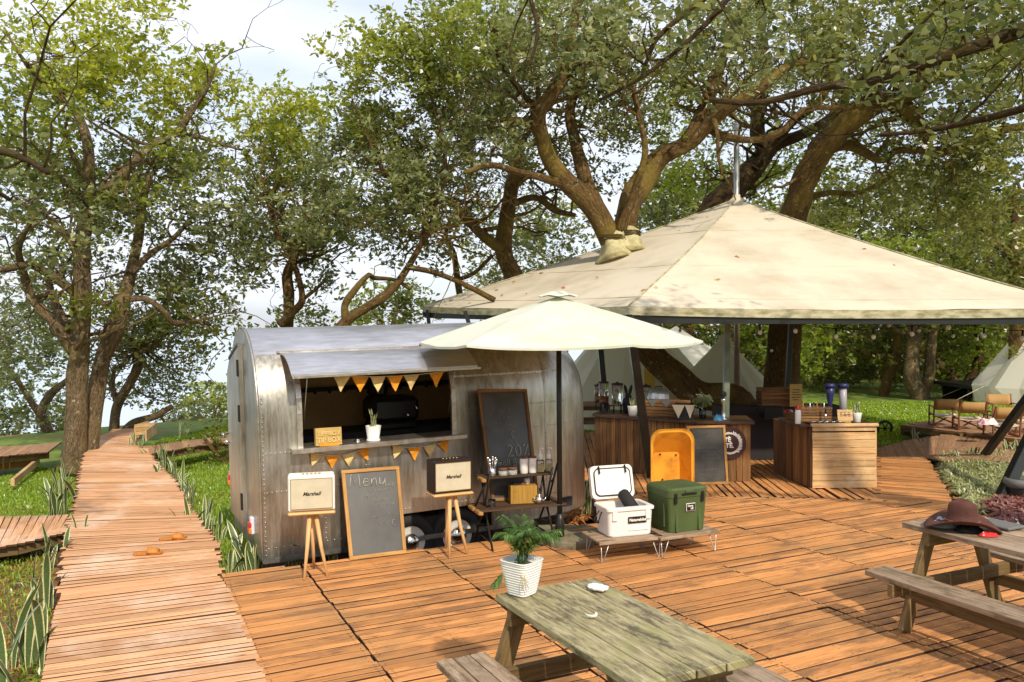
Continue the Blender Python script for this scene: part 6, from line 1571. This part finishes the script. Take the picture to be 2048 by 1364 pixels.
    for lm, cs in cl.items():
        cs = np.array(cs); n_ = len(cs)
        # every clump: a few leafy rosettes round it
        sub = 3; cc = np.repeat(cs, sub, 0)+g.normal(size=(n_*sub,3))*hub*np.array((.5,.5,.42)); roots = np.repeat(cc, per, 0); nn_ = len(roots)
        az_ = g.uniform(0, 2*np.pi, nn_); el_ = g.normal(.25, .5, nn_); A_ = np.stack([np.cos(az_)*np.cos(el_), np.sin(az_)*np.cos(el_), np.sin(el_)], 1)
        roots = roots+A_*.02+g.normal(size=roots.shape)*.035
        V, k = leaves(roots, A_, size, seed, aspect=aspect, hexa=hexa)
        rnd = np.clip(np.repeat(g.normal(.45,.17,n_*sub), per)+g.normal(0,.16,nn_), 0, 1)
        leafmesh('crown', V, k, rnd, M[lm], t_); LEAFN += nn_
    return t_
def stub(px, py, r_, Y, label): pass
# left foreground tree: two stems
YA = 14.6
LA = [limb([(146,945,36),(150,900,31),(152,850,27),(154,760,25),(160,690,24),(165,610,23),(163,520,20),(170,450,19),(178,400,17)], YA, 0, .1),
      limb([(178,405,16),(178,330,14),(173,275,13),(150,222,11),(110,185,9),(72,150,7),(40,110,5),(8,55,3)], YA, -1.0),
      limb([(174,925,26),(180,860,24),(192,790,22),(205,720,21),(232,655,21),(247,600,18),(262,545,14),(276,480,12),(284,420,10),(300,350,7)], YA+.25, 1.2),
      limb([(176,412,14),(215,380,13),(262,332,12),(312,284,9),(352,268,8),(388,215,7),(413,180,5),(430,130,4)], YA, .8),
      limb([(350,268,6),(400,275,6),(450,290,4),(485,300,3)], YA+.8, .8),
      limb([(150,705,17),(108,645,15),(65,598,13),(48,550,10),(38,500,8),(58,450,6),(80,420,4)], YA, -1.2),
      limb([(152,690,14),(128,640,12),(108,600,10),(98,560,9),(110,505,7)], YA, 1.0),
      limb([(160,592,13),(110,556,12),(60,530,10),(15,538,9),(-40,545,7)], YA, -1.4),
      limb([(246,600,9),(292,598,8),(328,622,8),(346,645,7),(392,642,5),(420,650,4)], YA+.4, .9),
      limb([(262,545,9),(300,508,8),(345,478,7),(380,440,5)], YA+.7, .9),
      limb([(165,520,9),(130,470,8),(90,430,6),(50,410,5)], YA, -1.0),
      limb([(150,700,7),(170,660,6),(180,640,3)], YA-.4, -.1)]
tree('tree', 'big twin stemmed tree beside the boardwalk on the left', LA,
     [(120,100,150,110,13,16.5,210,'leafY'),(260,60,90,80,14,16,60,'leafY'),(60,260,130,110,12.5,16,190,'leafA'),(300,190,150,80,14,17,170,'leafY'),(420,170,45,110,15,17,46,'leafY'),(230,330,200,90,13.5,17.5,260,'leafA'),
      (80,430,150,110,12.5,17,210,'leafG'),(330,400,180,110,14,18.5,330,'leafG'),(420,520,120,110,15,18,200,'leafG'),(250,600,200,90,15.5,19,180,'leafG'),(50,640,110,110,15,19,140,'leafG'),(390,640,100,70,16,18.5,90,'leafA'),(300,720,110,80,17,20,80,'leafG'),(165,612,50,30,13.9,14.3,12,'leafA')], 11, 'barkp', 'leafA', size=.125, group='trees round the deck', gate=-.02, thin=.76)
for (px, py, r_) in ((142,838,15),(190,830,10),(178,655,12)):
    pass
# trees at the lake edge, left
tree('tree', 'slim bent tree behind the boards at the end of boardwalk', [limb([(228,862,10),(232,820,9),(245,790,9),(272,745,8),(282,718,7),(272,690,5)], 18.5), limb([(245,868,9),(270,845,8),(310,832,7),(345,812,5)], 18.7), limb([(235,810,6),(225,770,5),(230,730,3)], 18.5)],
     [(260,720,90,70,17.5,21,60,'leafG'),(330,690,100,60,18,21,70,'leafG'),(350,770,70,45,18,21,34,'leafG')], 12, 'barkp', 'leafG', size=.12, group='trees by the lake edge')
tree('tree', 'low twisted grey tree in the thicket at far left', [limb([(95,905,12),(100,870,10),(82,830,9),(100,790,8),(135,760,6)], 21), limb([(100,860,7),(60,800,6),(20,740,5),(-20,700,4)], 21)],
     [(60,760,130,120,20,26,190,'leafG'),(50,850,120,50,21,26,90,'leafD'),(-20,650,90,140,19,24,120,'leafG'),(140,860,60,60,22,26,50,'leafD')], 13, 'barkp', 'leafG', size=.15, group='trees by the lake edge')
def shrub(label, cx_, cy_, rx, ry, Y, n_, lm, seed, size=.16, bz=None):
    b0 = D(cx_, cy_+ry, Y); gg = b0.z if bz is None else bz
    return tree('shrub', label, [[(b0.x,b0.y,gg,.06),(b0.x+.1,b0.y,gg+.3,.05),(b0.x+.2,b0.y+.1,gg+.6,.03)],[(b0.x,b0.y,gg,.05),(b0.x-.4,b0.y,gg+.5,.03)]], [(cx_,cy_,rx,ry,Y-1.2,Y+2.5,n_,lm)], seed, 'bark', lm, size=size, group='shrubs along the lake edge', hub=.5, cat='shrub', sprays=0)
shrub('pale green shrub between lake and grass left of the trailer', 420,815,62,38,27,120,'leafA',21)
shrub('dark round shrub at the far end of the boardwalk', 350,845,48,24,24,60,'leafG',22)
shrub('leafy shrub seen over the trailer roof beside the bent tree', 780,620,70,45,22,120,'leafA',23)
shrub('shrub beside the left end of the trailer on grass', 452,885,40,45,15.5,46,'leafD',24,.10)
# slender tree behind the trailer
tree('tree', 'mossy forked tree rising behind the left of trailer roof', [limb([(572,690,14),(576,640,13),(578,590,12),(574,550,12),(586,520,9),(600,480,7),(610,400,5)], 16.5), limb([(560,650,11),(585,625,9),(604,600,8),(598,560,7),(588,530,6)], 16.3), limb([(586,520,7),(560,480,6),(540,420,5),(520,350,4)], 16.5), limb([(604,600,5),(630,580,4),(650,560,3)], 16.3)],
     [(560,240,90,70,15.5,19,150,'leafY'),(580,330,120,90,15.5,19.5,230,'leafA'),(600,430,110,80,15.5,19,170,'leafG'),(520,440,70,90,16,19,90,'leafG'),(625,570,45,50,16,17.5,34,'leafG'),(600,640,60,20,16.5,19,30,'leafA')], 14, 'bark', 'leafA', size=.125, group='trees round the deck', thin=.85)
# bent tree over the trailer roof
tree('tree', 'bent bare limbed tree arching over the trailer roof', [limb([(660,690,20),(690,645,17),(722,622,14),(758,600,13),(782,580,11),(800,560,10),(825,520,9),(845,480,8),(850,430,6)], 13.5, .8), limb([(692,645,12),(690,610,11),(705,585,10),(735,552,8),(748,556,7),(790,560,6),(820,578,5)], 13.6, .4), limb([(820,535,8),(870,545,8),(930,570,8),(990,600,9)], 14, .8), limb([(845,480,7),(880,455,6),(920,450,5)], 14.4, .4), limb([(850,430,6),(800,380,5),(760,330,5),(730,260,4)], 14.3, -.6), limb([(850,430,6),(890,350,6),(880,260,5),(860,180,4),(850,80,3)], 14.3, -.4)],
     [(740,330,110,120,12.5,16,300,'leafG'),(790,200,110,120,12.5,16,270,'leafA'),(870,80,110,90,12.5,15.5,190,'leafA'),(700,120,40,60,13,15,22,'leafY'),(650,420,90,80,13,16,120,'leafG'),(860,330,90,110,13,16,180,'leafG'),(790,450,110,55,13,16,110,'leafG'),(880,510,50,40,14,16,22,'leafD'),(930,200,70,120,13,16,120,'leafG')], 15, 'bark', 'leafA', size=.115, group='trees round the deck', thin=.68)
# upright tree left of the pavilion
tree('tree', 'upright reddish trunked tree left of the pavilion roof', [limb([(1050,640,28),(1030,560,26),(1008,505,24),(1013,440,21),(1022,380,19),(1034,310,16),(1020,250,12),(990,190,9),(960,130,6)], 17.5), limb([(1006,500,15),(965,470,13),(935,440,12),(905,408,10),(870,390,8)], 17.5, -.5), limb([(1018,410,10),(1070,395,9),(1110,420,8),(1150,430,6)], 17.6, .5), limb([(1034,310,9),(1060,250,8),(1080,180,6)], 17.5, .5), limb([(925,620,9),(915,560,9),(908,510,8),(892,470,6),(905,430,4)], 19), limb([(915,560,6),(950,545,6),(985,510,5)], 19)],
     [(950,330,110,90,16,20,160,'leafG'),(980,180,110,90,15,19,180,'leafG'),(1000,60,120,80,14,18,170,'leafA'),(1060,300,60,90,17,20,60,'leafD'),(920,440,70,40,17.5,19.5,34,'leafD'),(1100,500,60,60,19,22,70,'leafD')], 16, 'bark', 'leafG', size=.12, group='trees round the deck', thin=.74)
# the tree that grows up through the pavilion
YE = 15.2
tree('tree', 'two limbed tree growing up through the left of pavilion roof', [
      limb([(1512,1000,50),(1505,900,50),(1490,840,46),(1470,800,40),(1400,790,36),(1340,745,34),(1285,690,32),(1250,620,30),(1236,540,30),(1232,500,29)], 14.4, .8, .05),
      limb([(1232,505,27),(1212,460,27),(1180,405,27),(1135,365,23),(1100,320,20),(1080,265,19),(1078,225,18),(1105,185,18),(1130,130,15),(1145,60,13),(1160,-30,10)], YE, -1.0),
      limb([(1243,505,28),(1252,450,28),(1262,400,28),(1288,360,27),(1322,315,22),(1370,288,18),(1400,235,16),(1432,160,13),(1460,80,11),(1500,-20,9)], YE, .8),
      limb([(1195,420,20),(1168,350,18),(1150,280,14),(1140,215,12),(1170,140,9),(1185,60,7)], YE, .6), limb([(1140,372,12),(1085,356,10),(1030,342,8),(980,330,7),(930,345,5)], YE-.2, -1.2),
      limb([(1340,308,14),(1385,285,14),(1425,240,15),(1468,208,14),(1530,170,12),(1580,130,10),(1650,115,8)], YE+.3, -.8), limb([(1236,465,11),(1268,385,9),(1290,300,8),(1275,220,7),(1265,160,6)], YE-.2, -.6),
      limb([(1395,240,9),(1440,270,10),(1500,280,9),(1560,265,8),(1610,220,7),(1700,215,5)], YE+.5, -1.2), limb([(1085,240,8),(1040,180,7),(1000,120,6),(980,40,5)], YE-.4, -.8)],
     [(1130,60,150,90,13,17,250,'leafG'),(1050,180,110,120,13,16.5,190,'leafG'),(1300,90,150,110,14,18,260,'leafD'),(1330,210,110,80,15,18.5,110,'leafD'),(1480,90,120,110,14,18,200,'leafG'),(1180,300,80,90,15.5,18.5,90,'leafD'),(1210,190,90,70,14,17,120,'leafG')], 17, 'bark', 'leafG', size=.115, group='trees round the deck', lo=5.7, thin=.82)
tree('tree', 'dark trunked tree leaning right behind the pavilion peak', [limb([(1350,640,34),(1385,520,32),(1420,430,29),(1462,385,26),(1512,330,21),(1548,290,15),(1600,270,11),(1660,235,9),(1720,150,7)], 19.5, .5), limb([(1530,310,14),(1515,255,13),(1518,200,13),(1530,120,11),(1520,40,9),(1530,-20,7)], 19.8), limb([(1510,335,9),(1580,250,8),(1640,200,8),(1680,120,6)], 19.6, -.5), limb([(1435,415,9),(1380,440,8),(1340,470,6)],19.5,.3)],
     [(1420,190,110,80,18.5,22,120,'leafB'),(1600,80,140,100,17,22,240,'leafD'),(1560,330,70,70,19.5,22,70,'leafB'),(1380,330,90,80,20,23,110,'leafB'),(1700,260,100,90,18,22,120,'leafD'),(1640,390,80,50,20,23,60,'leafD'),(1330,450,90,50,20,23,80,'leafD')], 18, 'barkd', 'leafD', size=.13, group='trees round the deck', lo=5.0)
tree('tree', 'thick arching tree wrapped in canvas right of pavilion peak', [limb([(1560,800,34),(1575,600,32),(1583,460,27),(1596,400,26),(1615,345,25),(1650,290,24),(1700,240,24),(1748,210,22),(1795,195,18),(1838,175,16),(1862,120,14),(1900,90,14),(1960,95,13),(2060,90,12),(2160,60,10)], 18.6, -3.5), limb([(1772,205,15),(1812,220,13),(1845,260,11),(1862,300,8)], 17, -.4), limb([(1640,300,10),(1700,290,10),(1760,320,8),(1800,300,7),(1900,300,9),(1980,265,9),(2060,250,8)], 18, -2), limb([(1860,130,10),(1880,60,8),(1870,-20,7)], 16, -.5), limb([(1600,400,7),(1660,385,6),(1720,385,5),(1790,350,4)], 18.4)],
     [(1760,80,150,110,13,17.5,320,'leafD'),(1930,60,150,110,12.5,16,320,'leafD'),(1980,220,120,110,13,17,270,'leafD'),(1870,330,110,90,15,18.5,200,'leafD'),(1980,400,110,90,15,18.5,200,'leafD'),(1740,400,90,50,18,21,90,'leafD'),(1660,170,80,60,15,18,60,'leafD')], 19, 'bark', 'leafD', size=.115, group='trees round the deck', lo=5.2)
# near overhanging boughs, rooted in a tree to the right of the viewer
tree('tree', 'near overhanging boughs with large leaves at the upper right', [
      [(7.6,4.2,-.1,.32),(7.7,4.3,2.2,.28),(7.3,4.8,4.4,.24),(6.4,5.4,5.8,.18)],
      [(6.4,5.4,5.8,.16)]+limb([(2300,-60,20),(2100,40,16),(1900,110,12),(1760,160,9),(1640,175,8),(1520,205,6),(1420,200,5)], 6.6, 1.2), [(7.3,4.8,4.4,.12)]+limb([(2300,100,14),(2120,190,9),(2000,230,7),(1860,260,5),(1760,270,4)], 6.2, .6), [(5.6,5.9,5.9,.12)]+limb([(1960,-160,12),(1700,-60,10),(1480,-40,7),(1330,60,5),(1290,130,4)], 7.0, .8), limb([(1500,-60,7),(1400,60,5),(1290,150,4),(1200,200,3)], 7.2, .4), [(3.3,6.7,5.6,.07)]+limb([(1700,-200,6),(1350,-160,6),(1080,-60,5),(1076,60,4),(1060,130,3)],7.6,.2), [(6.4,5.4,5.8,.16),(5.6,5.9,5.9,.13),(4.6,6.4,5.9,.10),(3.3,6.7,5.6,.07)]],
     [(1450,60,200,90,6.2,8.5,34,'leafN'),(1650,60,180,100,6,8.5,36,'leafN'),(1880,100,200,130,5.5,8.5,60,'leafN'),(1950,260,110,80,6.0,8.0,16,'leafN'),(1260,110,110,70,6.8,8.6,14,'leafN'),(1400,180,110,40,7,8.4,6,'leafN'),(1980,20,150,80,5.5,8,34,'leafN')], 20, 'barkd', 'leafN', size=.095, hub=.30, per=5, group='trees round the deck', hexa=True, aspect=.55, sprays=14)
tree('tree', 'near leafy sprig poking in at the left edge', [[(-7.4,5.4,-.4,.26),(-7.3,5.5,1.6,.22),(-6.6,6.0,2.9,.12)]+limb([(-300,330,16),(-120,320,12),(-20,300,9),(50,318,7),(95,345,5)], 6.5), limb([(-120,320,8),(-40,360,5),(20,400,4)], 6.4)], [(20,350,60,70,6.2,7,9,'leafN'),(-60,300,80,80,6,7,14,'leafN')], 25, 'barkd', 'leafN', size=.085, hub=.22, per=5, group='trees round the deck', hexa=True, aspect=.55, sprays=14)
# the wood the viewer stands beside: it shades and is mirrored in the trailer's metal
g_ = np.random.default_rng(77); n_ = 26000; X_ = g_.uniform(-26, 24, n_); Y_ = g_.uniform(-15, -10, n_); Zs = -.3+8.2*g_.random(n_)
keep = np.array([noise.noise(Vector((x*.3, z*.4, 9))) > -.22+.07*max(0, z-5) for x, z in zip(X_, Zs)]); R_ = np.stack([X_, Y_, Zs], 1)[keep]; az_ = g_.uniform(0, 6.283, len(R_)); A_ = np.stack([np.cos(az_), np.sin(az_), g_.normal(.1,.5,len(R_))], 1)
st = thing('tmp', 'x', 'x', (0,-12,0)); V, k = leaves(R_, A_, .45, 98); o = leafmesh('woodland_foliage', V, k, np.clip(g_.normal(.4,.25,len(R_)),0,1), M['leafD'], st); bpy.data.objects.remove(st); o.parent = None; o.location = (0,-12,0)
tag(o, 'edge of the wood behind the viewer', 'foliage', kind='stuff')
# ---- the wood behind, right
def woodtree(label, trunk, Y, blobs, seed, lm='leafD', bark='bark', sz=.17):
    return tree('tree', label, trunk, blobs, seed, bark, lm, size=sz, hub=.55, group='trees of the wood beyond the lawn', twigr=.02, dens=.9, bare=.05, sprays=8)
woodtree('pale lichened trunk tree in the wood behind the platform', [limb([(1842,815,22),(1838,790,18),(1822,750,15),(1826,700,14),(1834,650,13),(1838,600,12),(1830,540,10)], 27), limb([(1842,790,14),(1858,750,11),(1862,700,10),(1870,650,8),(1890,600,6)], 27.2), limb([(1835,660,6),(1800,665,5),(1770,640,4)], 27)],
     27, [(1820,560,110,80,25,30,170,'leafB'),(1900,640,90,70,26,31,130),(1800,700,80,60,27,31,90)], 31, 'leafD', 'barkp')
woodtree('curved trunk tree in the wood left of the pale trunk', [limb([(1765,808,10),(1772,770,10),(1790,720,10),(1795,680,9),(1785,640,8),(1790,560,6)], 28), limb([(1790,740,7),(1770,715,6),(1740,710,5),(1715,700,4)], 28)],
     28, [(1730,560,90,80,26,31,150,'leafB'),(1720,680,90,70,27,32,150),(1660,740,80,50,28,32,100)], 32)
woodtree('dark trunk tree in the wood above the folding chairs', [limb([(1920,830,16),(1918,790,15),(1905,760,12),(1880,730,9),(1850,700,6)], 29), limb([(1918,790,12),(1945,750,10),(1960,700,8),(1950,620,6)], 29)],
     29, [(1960,560,110,90,26,31,190,'leafD'),(1970,690,100,70,27,31,150,'leafB'),(1890,750,60,50,29,32,60)], 33, 'leafD', 'barkd')
woodtree('straight brown trunk tree at the far right of the wood', [limb([(2032,840,18),(2030,760,16),(2034,680,15),(2036,600,14),(2030,480,11),(2040,380,8)], 24), limb([(2030,520,8),(1980,470,7),(1940,400,5)], 24)],
     24, [(2000,480,110,90,22,27,200,'leafD'),(2060,620,70,90,23,27,90,'leafD')], 34)
woodtree('yellow lit mossy trunk tree right beside the dark bar trunk', [limb([(1548,800,17),(1545,740,16),(1550,700,15),(1560,640,14),(1570,560,10)], 22)],
     22, [(1600,700,70,60,24,29,90,'leafB'),(1620,560,100,80,24,29,120,'leafB')], 35, 'leafD', 'bark')
for k, (px, Y) in enumerate(((1380,33),(1470,31),(1560,34),(1650,33),(1740,36),(1840,34),(1940,36),(2040,33),(1120,30),(1010,31))):
    sx_ = 90
    lab = ['crowded leafy tree of the far wood above the dome tent','crowded leafy tree of the far wood behind pointed tent','leafy tree of the far wood seen through the bar gap','leafy tree of the far wood above the tube dispensers','leafy tree of the far wood behind the curved trunk','leafy tree of the far wood behind the pale trunk','leafy tree of the far wood behind the black shelter','leafy tree of the far wood at the right edge','leafy tree beyond the lawn above the pavilion left corner','leafy tree beyond the lawn left of upright reddish trunk'][k]
    low_ = k < 8
    woodtree(lab, [limb([(px,805 if low_ else 760,10),(px+8,760 if low_ else 700,9),(px-4,700 if low_ else 640,8),(px+10,620 if low_ else 560,6)], Y)], Y,
             ([(px,740,75,60,Y-1,Y+3,95,'leafD'),(px,620,85,80,Y-1,Y+3,110,'leafB' if k%2 else 'leafD'),(px,480,85,80,Y-1,Y+3,100,'leafD')] if low_ else [(px,600,80,50,Y-1,Y+3,60,'leafD'),(px,480,85,90,Y-1,Y+3,90,'leafD')]), 40+k, sz=.2)
# far-off mass of foliage closing the wood on the right
st = thing('woodland_backdrop', 'dense mass of foliage closing the wood beyond right lawn', 'foliage', (14,40,-.3))
g_ = np.random.default_rng(99); n_ = 60000
X_ = g_.uniform(4, 34, n_); Y_ = 38+g_.uniform(0, 5, n_)+.1*X_; Zs = -.5+10.5*g_.random(n_)**1.05
den = np.array([noise.noise(Vector((x*.35, z*.5, 3))) for x, z in zip(X_, Zs)]); keep = (den > -.28+.05*np.maximum(0, Zs-6)) & (X_ > 5+ .15*Zs)
R_ = np.stack([X_, Y_, Zs], 1)[keep]; az_ = g_.uniform(0, 6.283, len(R_)); A_ = np.stack([np.cos(az_), np.sin(az_), g_.normal(.1,.5,len(R_))], 1)
V, k = leaves(R_, A_, .42, 99); st2 = leafmesh('woodland_foliage', V, k, np.clip(g_.normal(.4,.25,len(R_)),0,1), M['leafD'], st)
bpy.data.objects.remove(st); st2.parent = None; st2.location = (14,40,-.3); tag(st2, 'dense mass of foliage closing the wood beyond right lawn', 'foliage', kind='stuff')

# canvas sleeves where the limbs come through the roof
def sleeve(p, q, r0, r1, label):
    mb = MB(); pts = [Vector(p).lerp(Vector(q), i/7) for i in range(8)]; mb.tube(pts, [r1+(r0-r1)*(1-i/7)**2+.012*math.sin(i*2.2) for i in range(8)], 22, wob=.42); o = mb.build('tree_sleeve', M['wrap'], pav, True)
    mb = MB()
    for f in (.80,.88,.95): c = Vector(p).lerp(Vector(q), f); mb.tube([c+Vector((r1*1.12*math.cos(2*math.pi*k/14), r1*1.12*math.sin(2*math.pi*k/14), 0)) for k in range(15)], .02, 5)
    mb.build('sleeve_cord', M['barkd'], o, True)
sleeve(D(1236,522,14.95), D(1222,470,15.1), .36, .215, '')
sleeve(D(1252,506,15.1), D(1254,462,15.25), .34, .215, '')
mb = MB(); pts = [D(1583,460,18.3).lerp(D(1594,410,18.2), i/7) for i in range(8)]; mb.tube(pts, [.36-.03*(i%2) for i in range(8)], 14, wob=.4); mb.build('tree_wrap', M['wicker'], pav, True)

# a few leaves lying on the canvas roof
rl = thing('tmp', 'x', 'x', (4.5,12,3)); g_ = np.random.default_rng(5); Cs = []
for _ in range(20):
    k = random.choice((3,3,4,4,4)); f = random.random()**.6; g2 = random.random(); p = PC.lerp(cor[k].lerp(cor[(k+1)%6], g2), f); p.z -= .8*(.22*f*(1-f)*1.6+.05*f*4*g2*(1-g2)*f)-.02; Cs.append(tuple(p))
Cs = np.array(Cs); az_ = g_.uniform(0,6.28,len(Cs)); V, k = leaves(Cs, np.stack([np.cos(az_), np.sin(az_), g_.normal(0,.15,len(Cs))], 1), .10, 5)
o = leafmesh('fallen_leaves', V, k, g_.random(len(Cs)), M['litter'], rl); bpy.data.objects.remove(rl); o.parent = None; o.location = (4.5,12,3); tag(o, 'few dry leaves lying on the canvas roof', 'leaf litter', kind='stuff')
# ------------------------------------------------------------------ grass, ground cover, litter
def scatter(name, label, cat, px, z, n_, h, wd, m, seed, lean=.5, zf=None, kind='stuff', fan=1, mask=None):
    g = np.random.default_rng(seed); q = [G(x, y, z) for x, y in px]; poly = [(p.x, p.y) for p in q]
    x0, x1 = min(p[0] for p in poly), max(p[0] for p in poly); y0, y1 = min(p[1] for p in poly), max(p[1] for p in poly)
    X = g.uniform(x0, x1, n_*3); Y = g.uniform(y0, y1, n_*3); ins = np.zeros(len(X), bool)
    for i in range(len(poly)):
        (ax, ay), (bx, by) = poly[i], poly[(i+1)%len(poly)]; c = ((ay > Y) != (by > Y)) & (X < (bx-ax)*(Y-ay)/((by-ay) if by != ay else 1e-9)+ax); ins ^= c
    X, Y = X[ins][:n_], Y[ins][:n_]
    if fan > 1: X = np.repeat(X, fan); Y = np.repeat(Y, fan)
    n2 = len(X); Z = np.array([gz(x, y) if zf is None else zf(x, y) for x, y in zip(X, Y)]) if fan == 1 else np.repeat(np.array([gz(x, y) if zf is None else zf(x, y) for x, y in zip(X[::fan], Y[::fan])]), fan)
    B = np.stack([X, Y, Z-.01], 1); az_ = g.uniform(0, 6.283, n2); ln = g.uniform(.1, lean, n2); H = h*g.uniform(.5, 1.2, n2)
    d = np.stack([np.cos(az_), np.sin(az_), np.zeros(n2)], 1); s_ = np.stack([-np.sin(az_), np.cos(az_), np.zeros(n2)], 1); up_ = np.array((0,0,1.0))
    mid = B+d*(H*ln*.4)[:,None]+up_*(H*.6)[:,None]; tip = B+d*(H*ln*1.3)[:,None]+up_*(H*(1-ln*.45))[:,None]
    V = np.stack([B-s_*wd*.3, mid-s_*wd*.5, tip, mid+s_*wd*.5], 1).reshape(-1,3); base = thing('tmp', 'x', 'x', (float(X.mean()), float(Y.mean()), 0))
    o = leafmesh(name, V, 4, np.clip(g.normal(.5,.22,n2),0,1), M[m], base); o.parent = None; o.location = base.location; bpy.data.objects.remove(base); return tag(o, label, cat, kind=kind)
scatter('grass', 'bright green lawn left of the boardwalk', 'grass', [(-150,1040),(150,1030),(170,930),(60,925),(-150,1000)], -.35, 26000, .055, .012, 'grass', 1)
scatter('grass', 'lawn between the boardwalk and trailer', 'grass', [(436,1160),(530,1150),(520,1100),(478,900),(478,850),(310,900),(320,940),(372,1005),(400,1050)], -.35, 34000, .07, .013, 'grass', 2)
scatter('grass', 'far grass slope left of the trailer', 'grass', [(300,885),(478,868),(478,838),(330,872)], -.35, 14000, .07, .022, 'grass', 3)
scatter('grass', 'sunlit lawn behind the right counter', 'grass', [(1590,905),(1800,885),(1900,845),(2048,830),(2048,795),(1590,795)], -.2, 34000, .07, .03, 'grass', 4)
scatter('grass', 'grass under the distant picnic table', 'grass', [(1130,885),(1195,885),(1195,812),(1120,812)], -.35, 6000, .06, .02, 'grass', 5)
scatter('weeds', 'sparse weeds on the red soil at lower left', 'weeds', [(-100,1450),(110,1450),(105,1110),(-100,1110)], -.27, 3000, .08, .014, 'grass', 6, lean=1.2, zf=lambda x, y: -.26)
zb = lambda x, y: -.08
scatter('spider_plants', 'bed of striped spider plants right of the deck', 'ground cover', [(1872,915),(1965,905),(2100,905),(2100,985),(2010,1000),(1950,1040),(1905,985)], -.10, 1000, .12, .02, 'spider', 7, lean=1.9, zf=zb, fan=11)
scatter('red_foliage', 'patch of dark red leaved plants behind the right table', 'ground cover', [(1975,1012),(2110,1000),(2140,1075),(2010,1068)], -.10, 420, .15, .05, 'red', 8, lean=1.6, zf=zb, fan=8)
zl = lambda x, y: -.20+.02*math.sin(x*9)
scatter('leaf_litter', 'orange dry leaf litter beside the trailer nose', 'leaf litter', [(1110,1062),(1190,1035),(1180,965),(1135,965)], -.22, 3600, .03, .05, 'litter', 9, lean=4, zf=zl)
scatter('leaf_litter', 'brown dry leaves scattered on the planting bed', 'leaf litter', [(1885,960),(2050,960),(2050,1060),(1930,1030)], -.08, 1500, .02, .05, 'litter', 10, lean=4, zf=zb)
scatter('leaf_litter', 'dry grass litter on red soil at lower left', 'leaf litter', [(-100,1400),(110,1400),(120,1110),(-100,1110)], -.27, 500, .02, .03, 'litter', 12, lean=4, zf=lambda x, y: -.25)
zd = lambda x, y: .006
scatter('fallen_leaves', 'few dry leaves fallen on the deck boards', 'leaf litter', [(500,1364),(1700,1364),(1850,1050),(1450,1000),(900,1110)], 0, 46, .012, .045, 'litter', 13, lean=5, zf=zd)
zr = lambda x, y: 3.0
# fallen leaves lying on the canvas roof
for k, (px, py) in enumerate(((1250,480),(1290,505),(1176,600),(1546,440),(1700,515),(1720,540),(1618,585),(1468,550),(1375,565))):
    pass
for lab, px, py, h, n_, wd, z in (
   ('tall snake plant nearest the viewer at lower left corner', 12,1420,.80,7,.07,-.25),
   ('tall snake plant with drooping leaf left of the boardwalk', 55,1335,.78,10,.062,-.25),
   ('leaning snake plant against the boardwalk edge below side walk', 82,1215,.68,9,.055,-.25),
   ('tight snake plant in front of the side boardwalk', 108,1140,.56,9,.05,-.25),
   ('big pale snake plant clump at foot of the left tree', 128,1030,.72,16,.055,-.28),
   ('second snake plant clump behind the pale clump by left tree', 118,985,.62,10,.045,-.30),
   ('dark snake plant spear beside the boardwalk edge', 160,1062,.26,2,.03,-.05),
   ('snake plant clump at the boardwalk fork', 272,900,.42,12,.035,-.1),
   ('bushy pale snake plant right of the boardwalk fork', 318,942,.60,24,.045,-.3),
   ('snake plant clump second along the right edge of boardwalk', 345,978,.55,18,.045,-.3),
   ('snake plant spreading leaves over grass midway along boardwalk', 372,1010,.50,13,.05,-.3),
   ('tall dark snake plant at the boardwalk right edge', 405,1078,.66,18,.05,-.3),
   ('short snake plant clump near the loose board', 418,1088,.40,10,.045,-.3),
   ('snake plant with arching leaf at the deck corner', 448,1160,.42,4,.035,-.25),
   ('snake plant below the trailer end wall', 492,1150,.62,12,.055,-.25),
   ('snake plant between the left stool legs', 592,1140,.50,9,.05,-.2),
   ('small snake plant beside the tall menu chalkboard', 655,1128,.34,5,.04,-.2),
   ('lone upright snake plant on the far grass slope', 365,878,.55,3,.05,-.3),
   ('small snake plant beside the branch boardwalk', 412,885,.30,5,.035,-.3),
   ('snake plant behind the open white cool box', 1166,1028,.62,5,.055,-.15),
   ('snake plant by the platform corner', 1831,893,.45,7,.05,-.25),
   ('snake plant under the platform edge, left of two', 1876,884,.36,6,.045,-.25),
   ('snake plant under the platform edge, right of two', 1908,880,.32,6,.045,-.25),
   ('snake plant at corner of the planting bed', 1905,925,.30,5,.045,-.1),
   ('snake plant just left of the leaning post foot', 1942,917,.32,5,.045,-.1),
   ('snake plant just right of the leaning post foot', 1985,912,.28,6,.045,-.1),
   ('snake plant clump below the folding chairs', 2012,908,.36,6,.05,-.1),
   ('snake plant clump at right edge below chairs', 2040,912,.42,7,.05,-.1),
   ('short snake plant on lawn by the till counter', 1774,905,.22,5,.035,-.25)):
    b_ = G(px, py, z); blades(lab, b_, h*1.0, n_, spread=.06+.007*n_, wd=wd*1.25, lean=.46, droop=.3)
print('leaves', LEAFN, 'objects', len(bpy.data.objects))
